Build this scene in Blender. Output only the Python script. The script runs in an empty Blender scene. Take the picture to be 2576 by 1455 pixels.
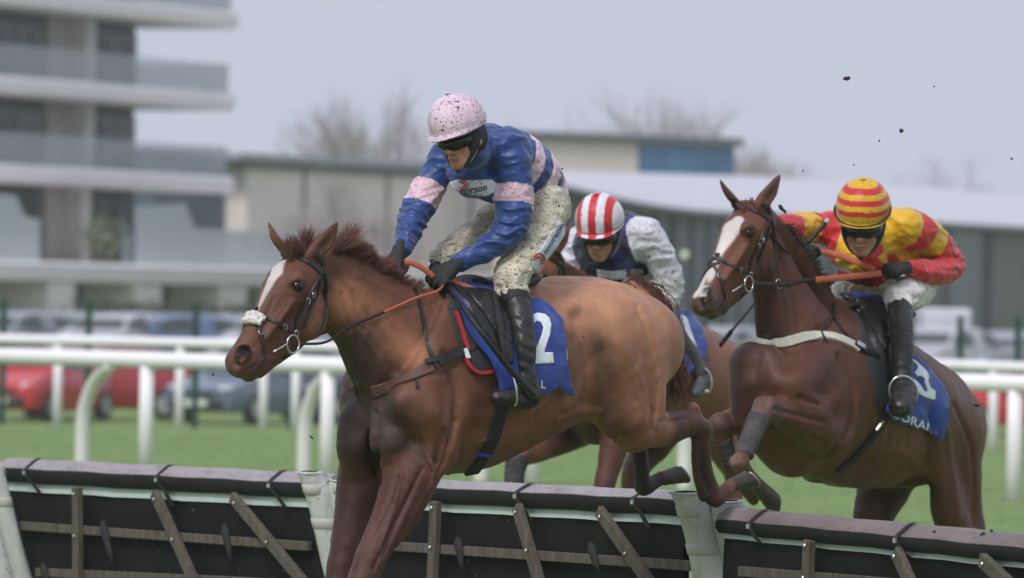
import bpy, bmesh, math, random
import numpy as np
import openvdb as vdb
from mathutils import Vector, Matrix
from mathutils.bvhtree import BVHTree
from mathutils.geometry import delaunay_2d_cdt
random.seed(7)
rng = np.random.default_rng(7)
scene = bpy.context.scene
COL = scene.collection

# ------------------------------------------------------------------ camera
FPX = 245.0 / 36.0 * 2576.0            # focal length in pixels of a 2576 wide picture
CAM = np.array([0.0, 0.0, 1.72])
_p = 52.5 / FPX
_r = math.radians(1.0)
FWD = np.array([0, math.cos(_p), math.sin(_p)])
_R0 = np.array([1.0, 0, 0]); _U0 = np.array([0, -math.sin(_p), math.cos(_p)])
RGT = math.cos(_r) * _R0 + math.sin(_r) * _U0
UPV = math.cos(_r) * _U0 - math.sin(_r) * _R0
cam_d = bpy.data.cameras.new('camera'); cam = bpy.data.objects.new('camera', cam_d); COL.objects.link(cam)
cam.matrix_world = Matrix([[RGT[0], UPV[0], -FWD[0], CAM[0]], [RGT[1], UPV[1], -FWD[1], CAM[1]],
                           [RGT[2], UPV[2], -FWD[2], CAM[2]], [0, 0, 0, 1]])
cam_d.lens = 245; cam_d.sensor_width = 36; cam_d.clip_start = 0.5; cam_d.clip_end = 3000
cam_d.dof.use_dof = True; cam_d.dof.focus_distance = 27.9; cam_d.dof.aperture_fstop = 5.0
cam_d.dof.aperture_blades = 0
scene.camera = cam

# ------------------------------------------------------------------ world, sun, exposure
w = bpy.data.worlds.new('World'); scene.world = w; w.use_nodes = True
nt = w.node_tree; nt.nodes.clear()
_sun_el, _sun_rot = math.radians(58), math.radians(200)
sky = nt.nodes.new('ShaderNodeTexSky'); sky.sky_type = 'NISHITA'; sky.sun_disc = False
sky.sun_elevation = _sun_el; sky.sun_rotation = _sun_rot
try: sky.air_density = 1.0; sky.dust_density = 4.0
except Exception: pass
b1 = nt.nodes.new('ShaderNodeBackground'); b1.inputs[1].default_value = 0.05
nt.links.new(sky.outputs[0], b1.inputs[0])
tc = nt.nodes.new('ShaderNodeTexCoord'); sp = nt.nodes.new('ShaderNodeSeparateXYZ')
nt.links.new(tc.outputs['Generated'], sp.inputs[0])
rp = nt.nodes.new('ShaderNodeValToRGB'); nt.links.new(sp.outputs[2], rp.inputs[0])
e = rp.color_ramp.elements
e[0].position = 0.0; e[0].color = (0.56, 0.61, 0.74, 1)
e[1].position = 1.0; e[1].color = (0.60, 0.64, 0.77, 1)
m_ = e.new(0.05); m_.color = (0.54, 0.585, 0.70, 1)
ns = nt.nodes.new('ShaderNodeTexNoise'); ns.inputs['Scale'].default_value = 2.2; ns.inputs['Detail'].default_value = 3
nt.links.new(tc.outputs['Generated'], ns.inputs['Vector'])
mr = nt.nodes.new('ShaderNodeMapRange'); mr.inputs[3].default_value = 0.94; mr.inputs[4].default_value = 1.06
nt.links.new(ns.outputs[0], mr.inputs[0])
mx = nt.nodes.new('ShaderNodeVectorMath'); mx.operation = 'SCALE'
nt.links.new(rp.outputs[0], mx.inputs[0]); nt.links.new(mr.outputs[0], mx.inputs['Scale'])
b2 = nt.nodes.new('ShaderNodeBackground'); b2.inputs[1].default_value = 0.76
nt.links.new(mx.outputs[0], b2.inputs[0])
ms = nt.nodes.new('ShaderNodeMixShader'); ms.inputs[0].default_value = 0.9      # nine tenths cloud
nt.links.new(b1.outputs[0], ms.inputs[1]); nt.links.new(b2.outputs[0], ms.inputs[2])
wo = nt.nodes.new('ShaderNodeOutputWorld'); nt.links.new(ms.outputs[0], wo.inputs[0])

sl = bpy.data.lights.new('sun', 'SUN'); sl.energy = 1.5; sl.angle = math.radians(16); sl.color = (1, 0.965, 0.92)
so = bpy.data.objects.new('sun', sl); COL.objects.link(so)
_sd = Vector((math.sin(_sun_rot) * math.cos(_sun_el), math.cos(_sun_rot) * math.cos(_sun_el), math.sin(_sun_el)))
_sd = Vector((-0.30, -0.62, 0.80)).normalized()
so.rotation_euler = _sd.to_track_quat('Z', 'Y').to_euler(); so.location = (0, 20, 30)
sky.sun_elevation = math.asin(_sd.z); sky.sun_rotation = math.atan2(_sd.x, _sd.y)

scene.view_settings.view_transform = 'Standard'; scene.view_settings.look = 'None'
scene.view_settings.exposure = 0.56; scene.view_settings.gamma = 1.0
scene.view_settings.use_curve_mapping = False
try:
    scene.cycles.use_denoising = True
    scene.cycles.max_bounces = 6; scene.cycles.diffuse_bounces = 3; scene.cycles.transparent_max_bounces = 8
    scene.cycles.volume_bounces = 2
except Exception: pass

# ------------------------------------------------------------------ geometry of the view (used to read places off the photograph)
def raydir(u, v):
    return FWD + ((u - 1288.0) / FPX) * RGT + ((727.5 - v) / FPX) * UPV
def W(u, v, d): return CAM + raydir(u, v) * d
def V(p): return Vector((float(p[0]), float(p[1]), float(p[2])))

class Rig:
    """a heading in plan: pictures points are placed on planes parallel to the body's midplane"""
    def __init__(s, u, v, d, th, O=None):
        s.th = math.radians(th); s.O = W(u, v, d) if O is None else O
        s.sc = FPX / d
        s.F = np.array([-math.cos(s.th), -math.sin(s.th), 0]); s.L = np.array([math.sin(s.th), -math.cos(s.th), 0])
        s.T = lambda u, v: (u, v); s.rs = 1.0
    def hp(s, u, v, lat=0.0):
        u, v = s.T(u, v); r = raydir(u, v)
        t = (lat * s.rs / s.sc - (CAM - s.O) @ s.L) / (r @ s.L)
        return CAM + r * t
    def r(s, px): return px * s.rs / s.sc
    def similar(s, a0, a1, b0, b1, th=None, O=None):
        """rig whose picture coordinates are carried from a0-a1 to b0-b1"""
        q = Rig(0, 0, FPX / s.sc, math.degrees(s.th) if th is None else th, O=s.O if O is None else O)
        za = complex(a1[0] - a0[0], a1[1] - a0[1]); zb = complex(b1[0] - b0[0], b1[1] - b0[1]); z = zb / za
        def T(u, v):
            c = complex(u - a0[0], v - a0[1]) * z
            return b0[0] + c.real, b0[1] + c.imag
        q.T = T; q.rs = abs(z)
        return q

# ------------------------------------------------------------------ value noise
def vnoise(P, f, seed=0):
    Q = P * f + seed * 17.31
    i = np.floor(Q).astype(np.int64); t = Q - i; t = t * t * (3 - 2 * t)
    def h(a, b, c):
        n = (a * 374761393 + b * 668265263 + c * 2147483647 + seed * 974711) & 0xffffffff
        n = ((n ^ (n >> 13)) * 1274126177) & 0xffffffff
        return ((n ^ (n >> 16)) & 0xffff) / 65535.0
    x, y, z = i[..., 0], i[..., 1], i[..., 2]; tx, ty, tz = t[..., 0], t[..., 1], t[..., 2]
    r = 0
    for a in (0, 1):
        for b in (0, 1):
            for c in (0, 1):
                wgt = (tx if a else 1 - tx) * (ty if b else 1 - ty) * (tz if c else 1 - tz)
                r = r + wgt * h(x + a, y + b, z + c)
    return r * 2 - 1
def fbm(P, f, o=3, seed=0):
    r = 0; a = 1.0; s = 0
    for k in range(o):
        r = r + a * vnoise(P, f * 2 ** k, seed + k); s += a; a *= 0.5
    return r / s

# ------------------------------------------------------------------ distance field sculpting
def catmull(P, n):
    P = np.asarray(P, float); out = []
    for i in range(len(P) - 1):
        p0 = P[i - 1] if i > 0 else 2 * P[0] - P[1]
        p3 = P[i + 2] if i + 2 < len(P) else 2 * P[-1] - P[-2]
        for k in range(n):
            t = k / n
            out.append(0.5 * ((2 * P[i]) + (-p0 + P[i + 1]) * t + (2 * p0 - 5 * P[i] + 4 * P[i + 1] - p3) * t * t
                              + (-p0 + 3 * P[i] - 3 * P[i + 1] + p3) * t ** 3))
    out.append(P[-1]); return np.array(out)

class Field:
    def __init__(s, lo, hi, h):
        s.lo = np.array(lo, float); s.h = h
        s.n = np.ceil((np.array(hi) - s.lo) / h).astype(int) + 1
        s.phi = np.full(s.n, 0.15, np.float32)
    def box(s, lo, hi):
        a = np.clip(np.floor((lo - s.lo) / s.h).astype(int), 0, s.n); b = np.clip(np.ceil((hi - s.lo) / s.h).astype(int) + 1, 0, s.n)
        sl_ = tuple(slice(int(x), int(y)) for x, y in zip(a, b))
        if any(x >= y for x, y in zip(a, b)): return None, None
        ax = [(s.lo[i] + s.h * np.arange(a[i], b[i])).astype(np.float32) for i in range(3)]
        return sl_, ax
    def mix(s, sl_, d, k, op):
        a = s.phi[sl_]
        if op == '-': a = -a
        if k > 0:
            h = np.clip(0.5 + 0.5 * (d - a) / k, 0, 1)
            r = d * (1 - h) + a * h - k * h * (1 - h)
        else: r = np.minimum(a, d)
        s.phi[sl_] = -r if op == '-' else r
    def ell(s, c, axes, rad, k=0.01, op='+'):
        c = np.asarray(c, float); rad = np.array(rad, float); A = np.array(axes, float)
        e_ = np.sqrt(((A * rad[:, None]) ** 2).sum(0)) + k + 0.02
        sl_, ax = s.box(c - e_, c + e_)
        if sl_ is None: return
        X = ax[0][:, None, None] - c[0]; Y = ax[1][None, :, None] - c[1]; Z = ax[2][None, None, :] - c[2]
        k0 = 0; k1 = 0
        for i in range(3):
            q = X * A[i, 0] + Y * A[i, 1] + Z * A[i, 2]
            k0 = k0 + (q / rad[i]) ** 2; k1 = k1 + (q / rad[i] ** 2) ** 2
        k0 = np.sqrt(k0); k1 = np.sqrt(k1) + 1e-6
        s.mix(sl_, (k0 * (k0 - 1) / k1).astype(np.float32), k, op)
    def chain(s, P, R, Q, L, k=0.02, op='+', sub=3, grow=0.0):
        """tapered chain of elliptic capsules: R radius, Q ratio of the radius along L"""
        D = np.column_stack([np.asarray(P, float), R, Q])
        if sub > 1 and len(D) > 1: D = catmull(D, sub)
        P = D[:, :3]; R = np.maximum(D[:, 3] + grow, 0.002); Q = D[:, 4]; L = np.array(L, float)
        m = (R * np.maximum(Q, 1)).max() + k + 0.02
        sl_, ax = s.box(P.min(0) - m, P.max(0) + m)
        if sl_ is None: return
        loc = np.full([len(a) for a in ax], 0.15, np.float32)
        for i in range(max(1, len(P) - 1)):
            a = P[i]; b = P[min(i + 1, len(P) - 1)]
            mm = max(R[i] * max(Q[i], 1), R[min(i + 1, len(P) - 1)] * max(Q[min(i + 1, len(P) - 1)], 1)) + k + 0.02
            lo = np.minimum(a, b) - mm; hi = np.maximum(a, b) + mm
            js = [np.searchsorted(ax[j], [lo[j], hi[j]]) for j in range(3)]
            X = ax[0][js[0][0]:js[0][1], None, None] - a[0]; Y = ax[1][None, js[1][0]:js[1][1], None] - a[1]
            Z = ax[2][None, None, js[2][0]:js[2][1]] - a[2]
            ab = b - a; ln = np.linalg.norm(ab)
            t_ = ab / ln if ln > 1e-6 else np.array([0, 0, 1.0])
            n_ = L - (L @ t_) * t_; nn = np.linalg.norm(n_)
            n_ = n_ / nn if nn > 0.15 else np.cross(t_, [0.3, 0.2, 0.9]); n_ = n_ / np.linalg.norm(n_)
            m_v = np.cross(t_, n_)
            pt = X * t_[0] + Y * t_[1] + Z * t_[2]
            tt = np.clip(pt / max(ln, 1e-6), 0, 1)
            rem = pt - tt * ln
            pn = X * n_[0] + Y * n_[1] + Z * n_[2]; pm = X * m_v[0] + Y * m_v[1] + Z * m_v[2]
            j = min(i + 1, len(P) - 1)
            r = R[i] + (R[j] - R[i]) * tt; q = Q[i] + (Q[j] - Q[i]) * tt; rl = r * q
            k0 = np.sqrt((pn / rl) ** 2 + (pm / r) ** 2 + (rem / r) ** 2)
            k1 = np.sqrt((pn / rl ** 2) ** 2 + (pm / r ** 2) ** 2 + (rem / r ** 2) ** 2) + 1e-6
            d = (k0 * (k0 - 1) / k1).astype(np.float32)
            v_ = loc[js[0][0]:js[0][1], js[1][0]:js[1][1], js[2][0]:js[2][1]]
            np.minimum(v_, d, out=v_)
        s.mix(sl_, loc, k, op)
    def cut(s, P0, N, k=0.0):
        """keep the side that N points away from"""
        ax = [s.lo[i] + s.h * np.arange(s.n[i]) for i in range(3)]
        d = ((ax[0][:, None, None] - P0[0]) * N[0] + (ax[1][None, :, None] - P0[1]) * N[1] + (ax[2][None, None, :] - P0[2]) * N[2]).astype(np.float32)
        s.phi = np.maximum(s.phi, d)
    def extract(s, disp=None, smooth=1):
        if disp is not None:
            idx = np.argwhere(np.abs(s.phi) < 0.03)
            Pw = s.lo + idx * s.h
            s.phi[idx[:, 0], idx[:, 1], idx[:, 2]] += disp(Pw).astype(np.float32)
        g = vdb.FloatGrid(); g.background = 0.15
        g.copyFromArray(np.ascontiguousarray(s.phi))
        pts, quads = g.convertToQuads(0.0)
        pts = s.lo + pts.astype(float) * s.h
        quads = quads.astype(int)
        a, b, c, d = (pts[quads[:, i]] for i in range(4))
        vol = np.einsum('ij,ij->i', a, np.cross(b, c)).sum() + np.einsum('ij,ij->i', a, np.cross(c, d)).sum()
        if vol < 0: quads = quads[:, ::-1]
        for _ in range(smooth):
            acc = np.zeros_like(pts); cnt = np.zeros(len(pts))
            for i in range(4):
                x, y = quads[:, i], quads[:, (i + 1) % 4]
                np.add.at(acc, x, pts[y]); np.add.at(cnt, x, 1); np.add.at(acc, y, pts[x]); np.add.at(cnt, y, 1)
            pts = pts * 0.5 + 0.5 * acc / np.maximum(cnt, 1)[:, None]
        return pts, quads

# ------------------------------------------------------------------ objects
def tag(o, label=None, cat=None, group=None, kind=None):
    for k_, v_ in (('label', label), ('category', cat), ('group', group), ('kind', kind)):
        if v_: o[k_] = v_
    return o
def link(name, me, mats=(), parent=None, smooth=False):
    o = bpy.data.objects.new(name, me); COL.objects.link(o)
    for m in (mats if isinstance(mats, (list, tuple)) else [mats]):
        if m: me.materials.append(m)
    if parent: o.parent = parent; o.matrix_parent_inverse = parent.matrix_world.inverted()
    if smooth and len(me.polygons): me.polygons.foreach_set('use_smooth', [True] * len(me.polygons))
    return o
def empty(name, loc, rz=0.0, **kw):
    o = bpy.data.objects.new(name, None); COL.objects.link(o); o.location = V(loc); o.rotation_euler = (0, 0, rz)
    o.matrix_world = Matrix.Translation(V(loc)) @ Matrix.Rotation(rz, 4, 'Z')
    o.empty_display_size = 0.1
    return tag(o, **kw)
def mesh_np(name, pts, faces, mats, parent=None, smooth=True, col=None):
    me = bpy.data.meshes.new(name)
    faces = np.asarray(faces); n, k = faces.shape
    me.vertices.add(len(pts)); me.vertices.foreach_set('co', np.asarray(pts, np.float32).ravel())
    me.loops.add(n * k); me.loops.foreach_set('vertex_index', faces.astype(np.int32).ravel())
    me.polygons.add(n); me.polygons.foreach_set('loop_start', (np.arange(n) * k).astype(np.int32))
    try: me.polygons.foreach_set('loop_total', np.full(n, k, np.int32))
    except Exception: pass
    me.update(calc_edges=True)
    if col is not None: setcol(me, col)
    return link(name, me, mats, parent, smooth)
def setcol(me, col, name='Col'):
    a = me.color_attributes.new(name, 'FLOAT_COLOR', 'POINT')
    c = np.ones((len(me.vertices), 4), np.float32); c[:, :col.shape[1]] = col
    a.data.foreach_set('color', c.ravel())
def obj_pd(name, verts, faces, mats, parent=None, smooth=False, midx=None):
    me = bpy.data.meshes.new(name); me.from_pydata([tuple(map(float, p)) for p in verts], [], [tuple(int(i) for i in f) for f in faces]); me.update()
    o = link(name, me, mats, parent, smooth)
    if midx is not None: me.polygons.foreach_set('material_index', midx)
    return o
class MB:
    """collects primitive shapes into ONE mesh"""
    def __init__(s): s.v = []; s.f = []; s.m = []; s.cur = 0
    def add(s, vs, fs):
        b = len(s.v); s.v += [tuple(map(float, p)) for p in vs]; s.f += [tuple(i + b for i in f) for f in fs]; s.m += [s.cur] * len(fs)
    def box(s, c, d, R=None, bev=0.0):
        c = np.array(c, float); d = np.array(d, float) / 2
        R = np.eye(3) if R is None else np.array(R)
        if bev <= 0:
            vs = [c + R @ (d * np.array(k)) for k in ((-1, -1, -1), (1, -1, -1), (1, 1, -1), (-1, 1, -1), (-1, -1, 1), (1, -1, 1), (1, 1, 1), (-1, 1, 1))]
            s.add(vs, [(0, 3, 2, 1), (4, 5, 6, 7), (0, 1, 5, 4), (1, 2, 6, 5), (2, 3, 7, 6), (3, 0, 4, 7)])
        else:
            e_ = d - bev; vs = []; ix = {}
            for a in (-1, 1):
                for b in (-1, 1):
                    for g in (-1, 1):
                        for k in range(3):
                            q = np.array([a, b, g]) * e_; q[k] = (a, b, g)[k] * d[k]; ix[(a, b, g, k)] = len(vs); vs.append(c + R @ q)
            fs = []
            for k in range(3):
                i, j = (k + 1) % 3, (k + 2) % 3
                for sg in (-1, 1):
                    loop = []
                    for (p, q) in ((-1, -1), (1, -1), (1, 1), (-1, 1)):
                        t = [0, 0, 0]; t[k] = sg; t[i] = p; t[j] = q; loop.append(ix[(t[0], t[1], t[2], k)])
                    fs.append(tuple(loop if sg > 0 else loop[::-1]))
                for p in (-1, 1):
                    for q in (-1, 1):
                        t0 = [0, 0, 0]; t1 = [0, 0, 0]; t0[k] = -1; t1[k] = 1
                        for t in (t0, t1): t[i] = p; t[j] = q
                        f = (ix[(*t0, i)], ix[(*t1, i)], ix[(*t1, j)], ix[(*t0, j)])
                        fs.append(f if p * q > 0 else f[::-1])
            for a in (-1, 1):
                for b in (-1, 1):
                    for g in (-1, 1):
                        f = tuple(ix[(a, b, g, k)] for k in range(3)); fs.append(f if a * b * g > 0 else f[::-1])
            s.add(vs, fs)
    def tube(s, P, R, n=10, cap=True, Q=None, up=None):
        P = [np.array(p, float) for p in P]; R = R if hasattr(R, '__len__') else [R] * len(P)
        b = len(s.v); prev = None; vs = []
        for i, p in enumerate(P):
            t = P[min(i + 1, len(P) - 1)] - P[max(i - 1, 0)]; t = t / (np.linalg.norm(t) + 1e-9)
            if prev is None:
                a = np.array(up if up is not None else (0.13, 0.2, 1.0)); a = a - (a @ t) * t
                if np.linalg.norm(a) < 1e-3: a = np.cross(t, (1, 0, 0))
            else: a = prev - (prev @ t) * t
            a = a / (np.linalg.norm(a) + 1e-9); prev = a; c = np.cross(t, a)
            for k in range(n):
                an = 2 * math.pi * k / n; q = 1.0 if Q is None else Q
                vs.append(p + R[i] * (math.cos(an) * a + q * math.sin(an) * c))
        fs = [(i * n + k, i * n + (k + 1) % n, (i + 1) * n + (k + 1) % n, (i + 1) * n + k) for i in range(len(P) - 1) for k in range(n)]
        if cap: fs += [tuple(range(n))[::-1], tuple((len(P) - 1) * n + k for k in range(n))]
        s.add(vs, fs)
    def prism(s, poly, o, ax, ay, az, depth):
        """polygon in (ax, ay) extruded along az"""
        o = np.array(o, float); ax = np.array(ax, float); ay = np.array(ay, float); az = np.array(az, float); n = len(poly)
        vs = [o + x * ax + y * ay for x, y in poly] + [o + x * ax + y * ay + az * depth for x, y in poly]
        fs = [tuple(range(n))[::-1], tuple(range(n, 2 * n))] + [(i, (i + 1) % n, n + (i + 1) % n, n + i) for i in range(n)]
        s.add(vs, fs)
    def build(s, name, mats, parent=None, smooth=False):
        o = obj_pd(name, s.v, s.f, mats, parent, smooth, s.m)
        bm = bmesh.new(); bm.from_mesh(o.data); bmesh.ops.recalc_face_normals(bm, faces=bm.faces); bm.to_mesh(o.data); bm.free()
        if smooth == 'auto':
            try: o.data.set_sharp_from_angle(angle=math.radians(35))
            except Exception: pass
        return o
def copy_tree(o, parent=None, M=None):
    c = o.copy(); COL.objects.link(c)
    if parent: c.parent = parent; c.matrix_parent_inverse = o.matrix_parent_inverse.copy()
    if M is not None: c.matrix_world = M
    for ch in list(o.children): copy_tree(ch, c)
    return c

# ------------------------------------------------------------------ putting sheets, straps and print on surfaces
def bvh_of(*objs):
    vs = []; fs = []
    for o in objs:
        b = len(vs); mw = o.matrix_world; vs += [mw @ v.co for v in o.data.vertices]; fs += [[i + b for i in p.vertices] for p in o.data.polygons]
    return BVHTree.FromPolygons(vs, fs)
def cast(u, v, bvh, T=None):
    if T: u, v = T(u, v)
    d = raydir(u, v); n = np.linalg.norm(d)
    h = bvh.ray_cast(V(CAM), V(d / n))
    if h[0] is None: return None
    return np.array(h[0]), np.array(h[1])
def inpoly(x, y, P):
    c = False; j = len(P) - 1
    for i in range(len(P)):
        if (P[i][1] > y) != (P[j][1] > y) and x < (P[j][0] - P[i][0]) * (y - P[i][1]) / (P[j][1] - P[i][1]) + P[i][0]: c = not c
        j = i
    return c
def drape(name, poly, bvh, mat, parent=None, lift=0.006, thick=0.004, step=7, smooth=3, puff=0.0, curve=True, T=None, ruf=0.0, colf=None):
    P = []
    if curve == 'c':
        q = np.array(list(poly) + [poly[0], poly[1]], float); cc = catmull(q, 6)[:-6]; poly = [tuple(x) for x in cc[:-1]]
    n = len(poly)
    for i in range(n):
        a = np.array(poly[i], float); b = np.array(poly[(i + 1) % n], float); m = max(1, int(np.linalg.norm(b - a) / step))
        for k in range(m): P.append(a + (b - a) * k / m)
    B = len(P); edges = [(i, (i + 1) % B) for i in range(B)]
    xs = [p[0] for p in P]; ys = [p[1] for p in P]; Pl = [tuple(p) for p in P]
    x = min(xs); row = 0
    while x < max(xs):
        y = min(ys) + (step / 2 if row % 2 else 0)
        while y < max(ys):
            if inpoly(x, y, Pl) and min((x - p[0]) ** 2 + (y - p[1]) ** 2 for p in Pl) > (step * 0.55) ** 2: P.append(np.array([x, y]))
            y += step
        x += step * 0.87; row += 1
    r = delaunay_2d_cdt([Vector(p) for p in P], edges, [], 1, 1e-4)
    v2 = [np.array(p) for p in r[0]]; tris = [tuple(f) for f in r[2]]
    loc = [cast(p[0], p[1], bvh, T) for p in v2]
    hit = [i for i, q in enumerate(loc) if q is not None]
    if not hit: raise RuntimeError('drape missed ' + name)
    hv = np.array([v2[i] for i in hit]); dep = np.zeros(len(v2)); nor = np.zeros((len(v2), 3))
    for i, q in enumerate(loc):
        if q is None:
            j = hit[int(((hv - v2[i]) ** 2).sum(1).argmin())]; q = loc[j]
        dep[i] = (q[0] - CAM) @ FWD; nor[i] = q[1]
    nb = [set() for _ in v2]
    for f in tris:
        for a in f:
            for b in f:
                if a != b: nb[a].add(b)
    for _ in range(smooth):
        dep = np.array([0.5 * dep[i] + 0.5 * np.mean([dep[j] for j in nb[i]]) if nb[i] else dep[i] for i in range(len(v2))])
        nor = np.array([nor[i] + np.mean([nor[j] for j in nb[i]], axis=0) if nb[i] else nor[i] for i in range(len(v2))])
        nor /= np.linalg.norm(nor, axis=1)[:, None] + 1e-9
    q2 = [T(*p) if T else p for p in v2]
    pts = np.array([W(q2[i][0], q2[i][1], dep[i]) for i in range(len(v2))])
    front = raydir(1288, 727)
    lft = np.full(len(v2), lift)
    if puff:
        Pb = np.array(P[:B])
        for i, p in enumerate(v2): lft[i] += puff * min(1, math.sqrt(((Pb - p) ** 2).sum(1).min()) / (4 * step))
    if ruf: lft = lft + ruf * (0.5 + 0.5 * fbm(pts, 9.0, 2, 5))
    top = pts + nor * lft[:, None]; bot = top - nor * thick
    fs = []
    for f in tris:
        a, b, c = (top[i] for i in f)
        f = f if np.cross(b - a, c - a) @ front < 0 else f[::-1]
        fs.append(f); fs.append(tuple(i + len(v2) for i in f[::-1]))
    ed = {}
    for f in fs[::2]:
        for i in range(3): ed[(f[i], f[(i + 1) % 3])] = 1
    n2 = len(v2); quad = []
    for (a, b) in ed:
        if (b, a) not in ed: fs.append((b, a, a + n2)); fs.append((b, a + n2, b + n2))
    o = obj_pd(name, np.vstack([top, bot]), fs, mat, parent, True)
    if colf: setcol(o.data, np.array([colf(*v2[i % n2]) for i in range(2 * n2)]))
    return o
def strap(name, path, wpx, bvh, mat, parent=None, lift=0.004, thick=0.004, T=None, sc=640.0, n=5, snap=True, mirror=None, mb=None):
    """flat band of width wpx that follows a path over a surface; mirror=Rig carries it over to the far side too"""
    D = catmull(np.array(path, float), n); C = []; N = []
    for p in D:
        q = cast(p[0], p[1], bvh, T)
        if q is None: C.append(None); N.append(None); continue
        C.append(q[0]); N.append(q[1])
    ok = [i for i, c in enumerate(C) if c is not None]
    if not ok: raise RuntimeError('strap missed ' + name)
    for i in range(len(C)):
        if C[i] is None:
            j = min(ok, key=lambda t: abs(t - i)); dep = (C[j] - CAM) @ FWD; q = T(*D[i]) if T else D[i]
            g = W(q[0], q[1], dep); h = bvh.find_nearest(V(g))
            C[i] = g if (np.array(h[0]) - g) @ (np.array(h[0]) - g) > 0.0016 else np.array(h[0]); N[i] = np.array(h[1])
    C = np.array(C); N = np.array(N)
    for _ in range(2):
        C[1:-1] = 0.5 * C[1:-1] + 0.25 * (C[:-2] + C[2:]); N[1:-1] = 0.5 * N[1:-1] + 0.25 * (N[:-2] + N[2:])
    N /= np.linalg.norm(N, axis=1)[:, None]
    own = mb is None; mb = mb or MB(); hw = wpx / sc / 2
    def lay(C, N):
        nonlocal mb
        vs = []; m = len(C)
        for i in range(m):
            t = C[min(i + 1, m - 1)] - C[max(i - 1, 0)]; t /= np.linalg.norm(t) + 1e-9
            s_ = np.cross(N[i], t); s_ /= np.linalg.norm(s_) + 1e-9
            for (a, hh) in ((-1, 0), (-0.85, 1), (0.85, 1), (1, 0)):
                p = C[i] + s_ * hw * a
                if snap:
                    h = bvh.find_nearest(V(p), 0.03)
                    if h[0] is not None and np.array(h[1]) @ N[i] > 0.3: p = 0.6 * p + 0.4 * np.array(h[0])
                vs.append(p + N[i] * (lift - 0.003 + (thick + 0.003) * hh))
        fs = [(i * 4 + k, i * 4 + (k + 1) % 4, (i + 1) * 4 + (k + 1) % 4, (i + 1) * 4 + k) for i in range(m - 1) for k in range(4)]
        fs += [(3, 2, 1, 0), tuple((m - 1) * 4 + k for k in range(4))]
        mb.add(vs, fs)
    lay(C, N)
    if mirror is not None:
        L = mirror.L; Cm = []; Nm = []
        for c, n_ in zip(C, N):
            x = (c - mirror.O) @ L; g = c - 2 * x * L; h = bvh.find_nearest(V(g))
            Cm.append(np.array(h[0])); q = n_ - 2 * (n_ @ L) * L; Nm.append(q)
        if own:
            o = mb.build(name, mat, parent, 'auto'); mb = MB(); lay(np.array(Cm), np.array(Nm)); mb.build(name, mat, parent, 'auto'); return o
        lay(np.array(Cm), np.array(Nm))
    return mb.build(name, mat, parent, 'auto') if own else C
_FC = {}
def glyphs(text, font_bold=False):
    c = bpy.data.curves.new('t', 'FONT'); c.body = text; c.resolution_u = 3; c.offset = 0.012 if font_bold else 0.0
    o = bpy.data.objects.new('t', c); COL.objects.link(o); dg = bpy.context.evaluated_depsgraph_get(); dg.update()
    me = bpy.data.meshes.new_from_object(o.evaluated_get(dg)); bm = bmesh.new(); bm.from_mesh(me)
    bmesh.ops.triangulate(bm, faces=bm.faces)
    for _ in range(3):
        lg = [e_ for e_ in bm.edges if e_.calc_length() > 0.12]
        if lg: bmesh.ops.subdivide_edges(bm, edges=lg, cuts=1); bmesh.ops.triangulate(bm, faces=bm.faces)
    vs = np.array([tuple(v.co)[:2] for v in bm.verts]); bm.verts.index_update(); fs = [tuple(v.index for v in f.verts) for f in bm.faces]
    bm.free(); bpy.data.objects.remove(o); bpy.data.curves.remove(c); bpy.data.meshes.remove(me)
    return vs, fs
def print_on(name, text, o, ax, ay, bvh, mat, parent, lift=0.003, bold=True, T=None):
    """flat print: ax, ay are picture vectors of one em"""
    vs, fs = glyphs(text, bold); out = []; keep = []
    for x, y in vs:
        u = o[0] + x * ax[0] + y * ay[0]; v = o[1] + x * ax[1] + y * ay[1]; q = cast(u, v, bvh, T)
        keep.append(q is not None)
        out.append(np.zeros(3) if q is None else q[0] + q[1] * lift)
    fs = [f for f in fs if all(keep[i] for i in f) and max(np.linalg.norm(out[f[0]] - out[f[1]]), np.linalg.norm(out[f[0]] - out[f[2]])) < 0.08]
    if not fs: return None
    fs = [f if np.cross(out[f[1]] - out[f[0]], out[f[2]] - out[f[0]]) @ FWD < 0 else f[::-1] for f in fs]
    return obj_pd(name, out, fs, mat, parent, False)
def hair(name, roots, dirs, lens, rad, mat, parent, grav=0.3, jit=0.25, seg=5, kind=None):
    vs = []; fs = []
    for r0, d0, ln in zip(roots, dirs, lens):
        p = np.array(r0, float); d = np.array(d0, float) + rng.normal(0, jit, 3); d /= np.linalg.norm(d)
        b = len(vs)
        a = np.cross(d, (0.3, 1, 0.2)); a /= np.linalg.norm(a); c = np.cross(d, a)
        for i in range(seg + 1):
            t = i / seg; rr = rad * (1 - t) ** 0.6 + 0.0002
            for k in range(3):
                an = 2.094 * k; vs.append(p + rr * (math.cos(an) * a + math.sin(an) * c))
            d = d + np.array([0, 0, -grav / seg]) + rng.normal(0, jit * 0.5, 3); d /= np.linalg.norm(d); p = p + d * ln / seg
        for i in range(seg):
            for k in range(3): fs.append((b + i * 3 + k, b + i * 3 + (k + 1) % 3, b + (i + 1) * 3 + (k + 1) % 3, b + (i + 1) * 3 + k))
    return mesh_np(name, vs, fs, mat, parent, True)

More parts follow.
